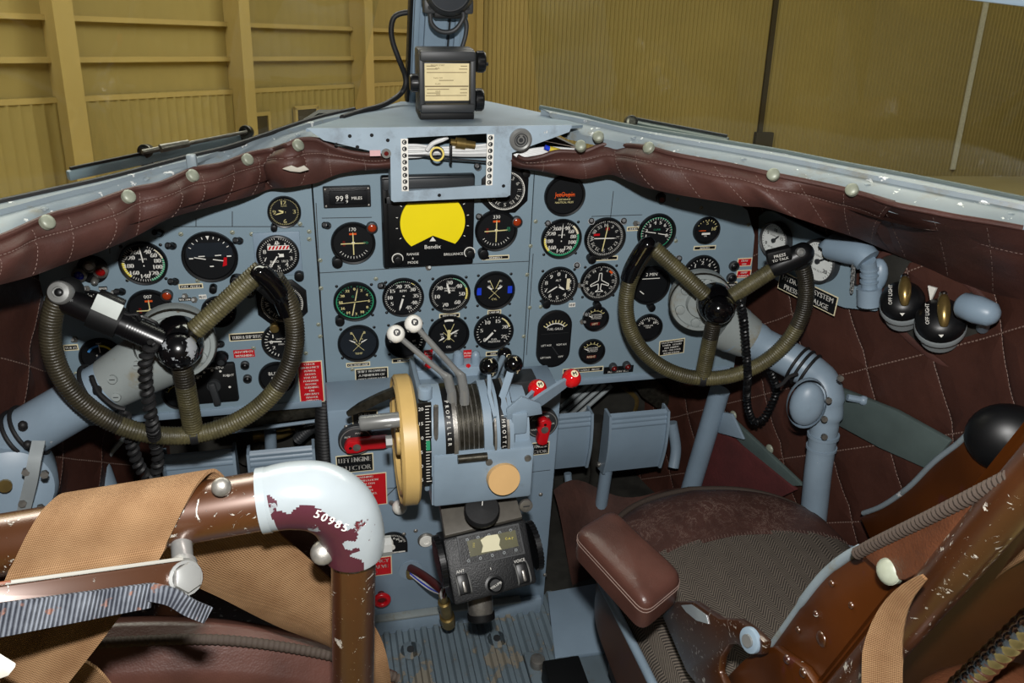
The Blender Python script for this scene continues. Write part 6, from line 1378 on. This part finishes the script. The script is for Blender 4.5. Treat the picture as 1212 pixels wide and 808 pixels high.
for pts, r, mat, nm, lb, ct in ((((345, 505, 1.75), (330, 512, 1.75), (300, 516, 1.75)), .016, 'brass', 'fitting', 'brass coloured pipe fitting under the left panel', 'pipe'),
      (((280, 500, 1.8), (300, 520, 1.8), (290, 545, 1.8)), .02, 'dark_clutter', 'pipe', 'dark pipe between the two left rudder pedals', 'pipe'), (((318, 495, 1.7), (320, 515, 1.7), (322, 560, 1.7)), .014, 'grey_paint', 'pipe', 'grey upright pipe behind the left rudder pedals', 'pipe'),
      (((700, 452, 1.72), (660, 485, 1.72), (640, 500, 1.72)), .006, 'tie_grey', 'tube_line', 'uppermost of the slanting grey tubes right of the red knobs', 'pipe'), (((708, 452, 1.72), (668, 487, 1.72), (648, 502, 1.72)), .006, 'tie_grey', 'tube_line', 'second of the slanting grey tubes right of the red knobs', 'pipe'),
      (((716, 454, 1.72), (676, 489, 1.72), (656, 504, 1.72)), .006, 'tie_grey', 'tube_line', 'third of the slanting grey tubes right of the red knobs', 'pipe'), (((724, 456, 1.72), (684, 491, 1.72), (664, 506, 1.72)), .006, 'tie_grey', 'tube_line', 'lowest of the slanting grey tubes right of the red knobs', 'pipe'),
      (((706, 495, 1.78), (705, 520, 1.78), (708, 560, 1.78), (700, 600, 1.78)), .022, 'dark_clutter', 'bundle', 'dark lumpy cable bundle between right rudder pedals', 'cable'), (((735, 455, 1.85), (752, 470, 1.85), (748, 490, 1.85)), .012, 'brass', 'fitting', 'brown pipe fitting above the farthest right pedal', 'pipe'),
      (((672, 560, 1.68), (674, 590, 1.66), (672, 625, 1.62)), .010, 'grey_paint', 'rod', 'slim grey push rod below the pedal right of pedestal', 'rod'), (((795, 500, 1.66), (800, 530, 1.64), (797, 553, 1.62)), .014, 'grey_paint', 'rod', 'short grey link rod beside the farthest right pedal', 'rod'),
      (((150, 515, 1.62), (128, 540, 1.60), (115, 565, 1.58), (108, 590, 1.55)), .006, 'tie_grey', 'cable', 'grey cable curving down beside left brace strut', 'cable'), (((170, 500, 1.75), (150, 520, 1.72), (140, 560, 1.70), (135, 600, 1.66)), .03, 'dark_clutter', 'duct', 'dark duct behind the left coiled cord', 'duct')):
    pipe(pts, r, mat, nm, lb, ct)
m = MB('dark_clutter'); m.prism([WY(u, v, 1.75) for u, v in ((745, 448), (775, 448), (838, 498), (832, 524), (760, 470))], (0, .05, 0), 'dark_steel', .003); tag(m.build('diagonal_beam'), 'grey diagonal beam behind the farthest right rudder pedal', 'beam')
m = MB('rust_cloth'); m.grid(lambda u, v: WY(lerp(655, 850, u), lerp(580, 640, v), 1.62)+V((0, .1*math.sin(u*9)*.3-.25*v, -.02*v+.012*math.sin(u*13+v*7))), 24, 10); tag(m.build('floor_mat'), 'rust brown crumpled mat on floor below right rudder pedals', 'mat')
m = MB('rust_cloth'); m.grid(lambda u, v: WY(lerp(280, 400, u), lerp(600, 660, v), 1.62)+V((0, .03*math.sin(u*9)-.2*v, .012*math.sin(u*13+v*7))), 16, 8); tag(m.build('floor_mat'), 'rust brown crumpled mat on floor below left rudder pedals', 'mat')
from mathutils import noise as mnoise
# ================================================================== left seat (back rail close to the camera)
YL = .6
t = thing('pilot_seat', (-.45, .62, .2), 'left pilot seat with worn brown tubular back rail and leather back cushion', 'seat')
H0, H1, H2 = WY(-70, 662, YL), WY(0, 645, YL), WY(312, 592, YL)
V1, V2 = WY(419, 650, YL), WY(418, 900, YL)
m = MB('bronze'); m.tube([H0, H1, lerp(H1, H2, .5), H2], .0255, 28); m.build('top_rail', t)
E_ = [H2, WY(345, 586, YL), WY(378, 588, YL), WY(403, 603, YL), WY(416, 628, YL), WY(419, 652, YL)]
chipped('elbow_metal', '8d9599', '4f2227', .25, th=.645, scale=15, chipmetal=.0, chiprough=.3, metal=.2); chipped('elbow_maroon', '45202a', '8d9296', .3, th=.64, scale=30); m = MB('elbow_metal'); Pe = cr(E_, 20); m.tube(Pe, [.0272+.0035*math.sin(pi*i/(len(Pe)-1)) for i in range(len(Pe))], 96)
cen = WY(362, 660, YL)
for i, f in enumerate(m.f):
    c = sum((m.v[k] for k in f), V((0, 0, 0)))/len(f); k = min(range(len(Pe)), key=lambda k: (Pe[k]-c).length); d = (c-Pe[k]).normalized(); inn = (cen-Pe[k]).normalized()
    if d.dot(inn) > -.30+.55*(mnoise.noise(c*38)+.5*mnoise.noise(c*110)) and k > 8: m.m[i] = 'elbow_maroon'  # pale metal left outside the maroon also puts flash glare into the colour
o = m.build('cast_elbow', t)
m = MB('white_gloss')
for i, ch in enumerate('50985'):
    d = ray(376+i*8.2, 608+i*4.0); q = .55
    while q < .95:
        p = C+d*q; k = min(range(len(Pe)), key=lambda k: (Pe[k]-p).length_squared)
        if (p-Pe[k]).length < .0272+.0035*math.sin(pi*k/(len(Pe)-1))+.001: break
        q += .0004
    nn = (p-Pe[k]).normalized(); m.text(RZ(frame(p, nn, -CD), -24), ch, 0, 0, .0075, None, 0, 0, None, .0002)
m.build('raised_number', o)
m = MB('bronze'); m.tube([V1-V((0, 0, -.01)), V2], .0205, 26); m.build('side_tube', t)
m = MB('elbow_metal'); m.tube([lerp(H1, H2, .985), lerp(H1, H2, 1.02)], .0285, 28); m.build('collar', o)
for u, v, s in ((262, 576, .008), (293, 620, .008), (382, 654, .011), (419, 664, .011)):
    p = WY(u, v, YL); d = (C-p).normalized(); m = MB('steel_worn'); Mk = frame(p+d*.019, d); m.dome(Mk, s, s*.6, 16); m.build('rivet', t)
for sx in (-1, 1): m = MB('steel'); p = WY(419, 650, YL)+V((sx*.022, 0, 0)); m.cyl(frame(p, (sx, 0, 0)), .009, .012, 8); m.build('cross_bolt', t)
# back cushion below the rail
bt = resample([WY(u, v, .745) for u, v in ((-80, 752), (60, 738), (180, 729), (300, 738), (390, 762), (470, 800))], 40)
bp = resample([WY(u, v, .70) for u, v in ((-80, 785), (60, 768), (140, 760), (270, 758), (395, 777), (470, 803))], 40)
def lc(u, v):
    i = round(u*40); a, b = bt[i], bp[i]; d = V((0, .03, -.16))
    rows = [a+d, a+V((0, .02, -.02)), a, lerp(a, b, .5)+V((0, 0, .010)), b, b+V((0, -.006, -.008)), b+V((0, -.022, -.03)), b+V((0, -.030, -.08)), b+V((0, -.03, -.2)), b+V((0, -.02, -.45))]
    t_ = v*9; k = min(8, int(t_)); return lerp(rows[k], rows[k+1], t_-k)
m = MB('leather_seat'); m.grid(lc, 40, 36); m.build('back_cushion', t, 80)
m = MB('cord_trim'); P = [lc(i/40, 4/9)+V((0, -.003, .004)) for i in range(41)]; ridged(m, P, .0055, .006, .10, lambda k: 'cord_trim', 10); m.build('piping', t)
m = MB('bronze'); m.prism([V((-.72, .83, .86)), V((-.18, .83, .83)), V((-.18, .86, .3)), V((-.72, .86, .3))], (0, .006, 0)); m.build('back_shell', t)
# stub, bolt and adjuster bar
t = thing('harness_bar', WY(218, 684, .53), 'worn flat metal bar bolted under left seat rail with grey fuzzy strip', 'bar')
a, b_ = WY(214, 632, YL-.01), WY(217, 672, .55); m = MB('steel'); m.tube([a, lerp(a, b_, .12), lerp(a, b_, .14), lerp(a, b_, .86), lerp(a, b_, .88), b_], [.013, .013, .0085, .0085, .011, .011], 20); m.build('stud', t)
Y0_ = .53; c0, c1 = WY(219, 684, Y0_), WY(-80, 730, .46); ax = (c1-c0).normalized(); nb = (C-c0).normalized(); nb = (nb-ax*nb.dot(ax)).normalized(); upv = nb.cross(ax); upv = upv if upv.z > 0 else -upv; hw = .0135
P = [c0-ax*hw*math.cos(q)*1.15+upv*hw*math.sin(q) for q in [pi/2-pi*i/12 for i in range(13)]]
m = MB('bronze'); m.prism([p for p in P]+[c1-upv*hw, c1+upv*hw], -nb*.006, None, .0012); m.build('bar', t)
chipped('bar_edge', '8f8d86', '6b3a22', .35, th=.60, scale=40, chipmetal=0)
m = MB('bar_edge'); m.prism([c0+upv*hw*1.0-ax*.0, c1+upv*hw*1.0, c1+upv*hw*1.0-nb*.02, c0+upv*hw-nb*.02], upv*.003, None, .001); m.build('upper_flange', t)
Mk = frame(c0+nb*.0005, nb); m = MB('steel'); m.cyl(Mk, .0115, .007, 6, None, None, .0015); m.lathe(Mk, [(.0135, 0), (.0135, .0015), (.011, .002)], 20); m.build('hex_bolt', t)
m = MB('velcro'); P = [lerp(c0, c1, k)-upv*.0085+nb*(.003+.001*math.sin(k*30)) for k in [.17+.83*i/20 for i in range(21)]]; m.ribbon(P, upv+nb*.25, [.018+.006*(i/20) for i in range(21)], .004); m.build('fuzzy_strip', t)
m = MB('velcro'); P = [lerp(c0, c1, .18)-upv*.006+nb*.006, lerp(c0, c1, .10)-upv*.012+nb*.012, lerp(c0, c1, .02)-upv*.022+nb*.012, c0-ax*.012-upv*.030+nb*.008]; m.ribbon(cr(P, 5), upv+nb*.4, .013, .004); m.build('loose_end', t)
# webbing straps on the left rail
def strap(pts, wide, w, label, n=8): m = MB('webbing'); m.ribbon(cr(pts, n), wide, w, .003); return tag(m.build('harness_strap'), label, 'strap')
tc = WY(150, 618, YL); rd = (H2-H1).normalized(); R_ = .0285
wv = (rd+V((0, 0, .10))).normalized()
P = [tc+rd*.05+V((0, .05, -.10)), tc+rd*.03+V((0, R_*1.02, -.02)), tc+rd*.015+V((0, R_*.75, R_*.75)), tc+rd*.004+V((0, 0, R_*1.06)), tc-rd*.008+V((0, -R_*.75, R_*.75)), tc-rd*.022+V((0, -R_*1.08, 0)), WY(100, 672, .56), WY(72, 715, .55), WY(35, 765, .54), WY(-15, 830, .53), WY(-60, 890, .51)]
def strap(pts, wide, w, label, n=8, raw=True): m = MB('webbing'); m.ribbon(cr(pts, n), wide, w, .003, None, True, raw); return tag(m.build('harness_strap'), label, 'strap')
strap(P, rd, .118, 'wide tan webbing strap wrapped over the left seat rail')
SA = resample([WY(u, v, y) for u, v, y in ((318, 618, .63), (340, 640, .645), (395, 690, .66), (445, 745, .67), (462, 800, .66), (465, 870, .65))], 40)
SB = resample([WY(u, v, y) for u, v, y in ((175, 645, .625), (205, 680, .645), (262, 708, .66), (330, 742, .67), (395, 768, .675), (432, 800, .66), (440, 870, .65))], 40)
m = MB('webbing'); sf = lambda u, v: lerp(SA[round(u*40)], SB[round(u*40)], v)+V((0, -.010*math.sin(pi*v)*math.sin(pi*u), 0)); m.grid(sf, 40, 10, None, lambda u, v: (u*.3, v*.08)); m.grid(lambda u, v: sf(u, v)+V((0, .003, 0)), 40, 10, None, lambda u, v: (u*.3, v*.08))
tag(m.build('harness_strap'), 'tan webbing strap hanging diagonally below the left seat rail to its side tube', 'strap')
m = MB('webbing'); P = [WY(60, 790, .62), WY(90, 800, .62), WY(115, 830, .62)]; m.ribbon(cr(P, 5), V((.6, -.2, 1)), .05, .003); tag(m.build('harness_strap'), 'end of a brown strap on the left seat cushion at bottom left', 'strap')
m = MB('white'); m.prism([WY(-8, 774, .47), WY(18, 790, .47), WY(10, 800, .47), WY(-8, 806, .47)], (0, .004, 0), None, .001); tag(m.build('fabric_tag'), 'small white tag at bottom left corner of picture', 'tag')
# ================================================================== right seat
t = thing('copilot_seat', (.5, .8, .05), 'right pilot seat with herringbone cushion and glossy brown metal bucket', 'seat')
CX, CZ = .508, .425
def cush(u, v):                                   # u across 0..1, v from rear 0 to front 1
    s = 2*u-1
    yf = 1.295-.12*abs(s)**3.2-.03*abs(s)
    y = lerp(.50, yf, v); hwid = .255-.012*(1-v)
    edge = (1-abs(s)**6)**.5; fr = (1-max(0, (v-.80)/.2)**3)**.5 if v < 1 else 0
    return V((CX+hwid*s, y, CZ-.075+.075*edge*fr+.018*(1-s*s)*min(1, (1-v)*3)))
nu, nv = 56, 64; m = MB('herringbone'); m.grid(cush, nu, nv, None, lambda u, v: ((2*u-1)*.255, lerp(.5, 1.23, v)))
yb = lambda p: 1.07+.035*(1-((p.x-CX)/.26)**2)-.02
for i, f in enumerate(m.f):
    c = sum((m.v[k] for k in f), V((0, 0, 0)))/len(f)
    if c.y > yb(c): m.m[i] = 'leather_worn'
m.build('cushion', t)
m = MB('leather_worn'); P = []
for i in range(41):
    u = i/40; P.append(cush(.02+.96*u, .985)+V((0, .003, .004)))
m.tube(P, .006, 10, 'cord_trim'); m.build('front_piping', t)
m = MB('thread'); 
for i in range(70):
    x = lerp(CX-.235, CX+.24, i/70); y = yb(V((x, 0, 0)))
    best = min((cush((x-CX)/.51+.5, v/200) for v in range(120, 200)), key=lambda p: abs(p.y-y)); m.tube([best+V((0, -.004, .0015)), best+V((.002, .004, .0010))], .0005, 4)
m.build('stitching', t)
# bucket
def wall(P, z0, z1, th, mat, lipmat, nm):
    m = MB(mat); Q = cr(P, 8); n = len(Q)-1
    def f(u, v):
        p = Q[round(u*n)]; a = Q[min(round(u*n)+1, n)]; b = Q[max(round(u*n)-1, 0)]; d = (a-b).normalized(); nn = V((d.y, -d.x, 0)); k = [(0, 0), (0, 1), (1, 1), (1, 0)][round(v*4) % 4]
        return V((p.x, p.y, 0))+nn*th*k[0]+V((0, 0, lerp(z0, p.z, k[1])))
    m.grid(f, n, 4, None, None, True); o = m.build(nm, t)
    m = MB(lipmat); m.tube([q+V((0, 0, .003)) for q in Q], .008, 10); m.build('bucket_edge', t)
wall([V((.250, .55, .40)), V((.252, .80, .385)), V((.252, 1.0, .365)), V((.258, 1.10, .34)), V((.285, 1.18, .30))], .25, 0, -.006, 'bronze_plate', 'grey_paint', 'bucket_side')
wall([V((.785, .55, .42)), V((.785, .80, .42)), V((.782, 1.0, .40)), V((.765, 1.10, .35)), V((.74, 1.18, .30))], .06, 0, .006, 'bronze_plate', 'grey_paint', 'bucket_side')
m = MB('bronze_plate'); m.boxw((.29, .55, .08), (.74, 1.12, .30), .03); m.build('bucket_base', t)
# left wing plate, back tube and back sheet
XP = .285
tb0, tb1 = WX(1212, 576, XP), WX(1060, 751, XP); td = (tb1-tb0).normalized()
T0, T1 = tb0-td*.10, tb1+td*.42
m = MB('bronze'); m.tube([T0, T1], .0190, 26); m.build('back_tube', t)
pw = [(1015, 655), (985, 672), (950, 712), (912, 765), (893, 800), (880, 840), (990, 900), (1050, 770), (1100, 700), (1128, 655), (1150, 610), (1100, 615)]
m = MB('bronze_plate'); m.prism([WX(u, v, XP+.006) for u, v in pw], (.006, 0, 0), None, .001); m.build('side_wing', t)
m = MB('grey_paint'); m.mat = 'worn_sill'; m.tube(cr([WX(u, v, XP+.006) for u, v in ((1018, 650), (1000, 660), (975, 680), (950, 711), (928, 742), (910, 767))], 5), [.0055]*8+[.005]*8+[.0035]*10, 10); m.build('wing_edge', t)
for u, v in ((985, 690), (966, 726), (972, 756), (1008, 716), (945, 745)): m = MB('bronze'); m.dome(frame(WX(u, v, XP+.0055), (-1, 0, 0)), .004 if v != 756 else .009, .003, 12); m.build('rivet', t)
m = MB('bronze_plate'); o_ = V((0, .026, .004)); 
def bs(x, k): p = T0+td*k; return V((x, p.y, p.z))+o_
L_ = (T1-T0).length; m.grid(lambda u, v: bs(lerp(XP+.0, .77, u), L_*v)+V((0, 0, 0)), 20, 12); m.grid(lambda u, v: bs(lerp(XP, .77, u), L_*v)+V((0, .006, 0)), 20, 12); m.build('back_sheet', t)
m = MB('bronze'); m.tube([T0+V((.49, 0, 0)), T1+V((.49, 0, 0))], .0190, 20); m.build('back_tube', t)
# leather wrapped over the front of the back, snapped on the wing
fp = [(1015, 655), (1040, 640), (1100, 611), (1150, 586), (1195, 563), (1210, 590), (1150, 640), (1112, 662), (1085, 680), (1070, 688), (1052, 688)]
m = MB('leather_tan'); m.prism([WX(u, v, XP-.012) for u, v in fp], (.030, 0, 0), None, .006); m.build('leather_flap', t)
P = [WX(u, v, XP-.013) for u, v in ((1014, 655), (1040, 641), (1100, 612), (1150, 587), (1197, 563))]; m = MB(); ridged(m, cr(P, 6), .0058, .006, .10, lambda k: 'cord_trim', 10); m.build('flap_piping', t)
Mk = frame(WX(1052, 676, XP-.012), (-1, -.25, .3)); m = MB('snap'); m.dome(Mk, .0125, .006, 18); m.cyl(T(Mk, 0, 0, -.005), .0125, .006, 18); m.build('snap_button', t)
fe = resample([WX(u, v, XP-.006) for u, v in ((1040, 643), (1100, 614), (1150, 589), (1200, 562))], 16); m = MB('leather_tan'); m.grid(lambda u, v: V((lerp(XP-.004, .755, u), fe[round(v*16)].y-.004, fe[round(v*16)].z-.004)), 20, 16); m.build('back_cushion', t)
# far side of the bucket
XF = .775
pf = [(1018, 612), (1045, 600), (1075, 580), (1105, 550), (1147, 514), (1160, 522), (1188, 562), (1210, 600), (1180, 640), (1040, 660)]
m = MB('bronze_plate'); m.prism([WX(u, v, XF) for u, v in pf], (.008, 0, 0), None, .001); m.build('side_wing', t)
m = MB('worn_sill'); m.tube(cr([WX(u, v, XF) for u, v in ((1022, 607), (1045, 598), (1075, 577), (1105, 547), (1132, 526), (1148, 513), (1158, 522))], 5), .005, 10); m.tube(cr([WX(u, v, XF) for u, v in ((1148, 513), (1160, 524), (1186, 560))], 5), .004, 8); m.build('wing_edge', t)
# armrest
ZA = .64
pts = [WZ(u, v, ZA) for u, v in ((679, 630), (724, 603), (810, 684), (764, 722))]; ce = sum(pts, V((0, 0, 0)))/4
def rounded(P, r, n=5):
    out = []
    for i in range(len(P)):
        a, b, c = P[i-1], P[i], P[(i+1) % len(P)]; d1, d2 = (a-b).normalized(), (c-b).normalized()
        for k in range(n+1): s = k/n; out.append((b+d1*r)*(1-s)**2+b*2*s*(1-s)+(b+d2*r)*s*s)
    return out
ra = rounded(pts, .020)
m = MB('leather_seat'); rings = []
for z, sc in ((-.045, .93), (-.043, .985), (-.036, 1.0), (-.012, 1.0), (-.004, 1.0), (.003, .97), (.008, .90), (.0115, .78), (.0135, .5), (.014, .0)): rings.append([ce+(p-ce)*sc+V((0, 0, z)) for p in ra])
n_ = len(ra); m.grid(lambda u, v: rings[round(u*9)][round(v*n_) % n_], 9, n_, None, None, True); m.f.append(list(range(n_))); m.m.append('leather_seat'); m.sm.append(False); m.build('armrest_pad', t)
m = MB('thread'); 
for z in (-.006, -.012): m.tube([ce+(p-ce)*1.006+V((0, 0, z)) for p in ra], .0007, 5, None, True)
m.build('armrest_seam', t)
XA = .262
def apx(L): return [WX(u, v, XA) for u, v in L]
m = MB('bronze'); m.prism(apx([(783, 728), (798, 712), (820, 712), (850, 732), (872, 733), (890, 745), (904, 760), (900, 775), (886, 774), (872, 762), (862, 763), (852, 778), (850, 795), (858, 812), (840, 830), (812, 795)]), (.012, 0, 0), None, .003); m.build('armrest_arm', t)
m = MB('elbow_metal'); m.prism([WX(u, v, XA-.0012) for u, v in ((806, 716), (818, 715), (836, 728), (838, 738), (824, 734), (812, 724))], (.001, 0, 0)); m.build('bare_metal_patch', t)
Mk = frame(WX(890, 757, XA-.002), (-1, -.2, .2)); m = MB('grey_paint'); m.cyl(Mk, .016, .006, 20, None, None, .002); o = m.build('pivot', t); m = MB('steel'); m.cyl(T(Mk, 0, 0, .006), .008, .003, 16); m.build('pivot_bolt', o)
m = MB('bronze_plate'); m.prism([WX(u, v, XP-.006) for u, v in ((900, 768), (915, 765), (950, 790), (965, 812), (985, 850), (880, 870), (860, 800), (880, 780))], (.012, 0, 0), None, .003); m.build('pivot_bracket', t)
for u, v in ((932, 780), (951, 796)): m = MB('bronze'); m.dome(frame(WX(u, v, XP-.006), (-1, 0, 0)), .006, .004, 10); m.build('bracket_rivet', t)
P = [WX(u, v, .236) for u, v in ((1094, 683), (1072, 702), (1056, 728), (1046, 765), (1044, 810), (1046, 860))]
m = MB('webbing'); m.ribbon(cr(P, 8), [V((.35+.3*i/40, -.9+.5*i/40, .1)) for i in range(41)], [.005+.028*min(1, i/26) for i in range(41)], .003); tag(m.build('harness_strap'), 'tan webbing strap hanging from the right seat back tube in front of it', 'strap')
P = [WX(u, v, .40) for u, v in ((1250, 610), (1210, 640), (1180, 660), (1150, 688))]
m = MB('webbing'); m.ribbon(cr(P, 8), V((.2, .5, 1)), .030, .003); tag(m.build('harness_strap'), 'pale webbing strap at right edge behind the right seat back tube', 'strap')
a, b_ = WX(1128, 822, .32), WX(1235, 722, .32); m = MB(); ridged(m, [a, b_], .011, .012, .05, lambda k: 'chrome', 16); tag(m.build('ribbed_rod'), 'shiny ribbed metal rod at bottom right corner', 'rod')
m = MB('leather_tan'); p = WX(1190, 815, .36); m.ball(None, 1, 20, None, Matrix.Translation(p-V((0, 0, .03))) @ Matrix.Diagonal((.09, .05, .03, 1))); tag(m.build('leather_pad'), 'bit of brown leather pad below the ribbed rod at bottom right', 'pad')
# black round headrest-like pad by the right wall
p = WX(1194, 520, .80); m = MB('black_plastic'); m.ball(None, 1, 28, None, frame(p, (-.6, -.6, .3)) @ Matrix.Diagonal((.062, .056, .035, 1))); t2 = thing('armrest', p-V((0, 0, .05)), 'black rounded armrest pad beside the right wall at right edge', 'armrest'); m.build('pad', t2); m = MB('grey_paint'); m.tube([p+V((.02, .0, -.02)), p+V((.06, .0, -.05))], .012, 12); m.build('bracket', t2)
# floor fittings
t = thing('seat_track_bracket', WZ(636, 790, 0), 'worn grey seat track bracket on the floor beside the right seat', 'bracket'); p = WZ(636, 785, .02); m = MB('floor_paint'); m.boxw(p+V((-.022, -.08, -.02)), p+V((.022, .04, -.004)), .004); m.build('base', t); m = MB('steel_worn'); m.cyl(Matrix.Translation(p+V((0, 0, -.004))), .016, .02, 16, None, None, .003); m.build('boss', t)
m = MB('black_matte'); p = WZ(662, 800, .05); m.boxw(p+V((-.03, -.10, -.05)), p+V((.05, .03, .02)), .004); tag(m.build('floor_box'), 'dark box on floor under the right seat edge', 'box')
m = MB('grey_paint_clean'); P = [WZ(u, v, .012) for u, v in ((648, 700), (706, 690), (716, 770), (657, 778))]; m.prism(P, (0, 0, -.012), None, .002); tag(m.build('floor_plate'), 'flat blue-grey plate on the floor between pedestal and right seat', 'plate')
for u, v, lb in ((486, 770, 'left round tie-down fitting on the ribbed floor'), (588, 757, 'right round tie-down fitting on the ribbed floor')):
    p = WZ(u, v, .006); t = thing('floor_fitting', p, lb, 'fitting', 'round fittings on the ribbed floor'); m = MB('floor_paint'); m.cyl(Matrix.Translation(p), .024, .004, 24, None, None, .002); m.build('plate', t); m = MB('dark_grey'); m.cyl(Matrix.Translation(p+V((0, 0, .004))), .008, .004, 12); m.build('socket', t)
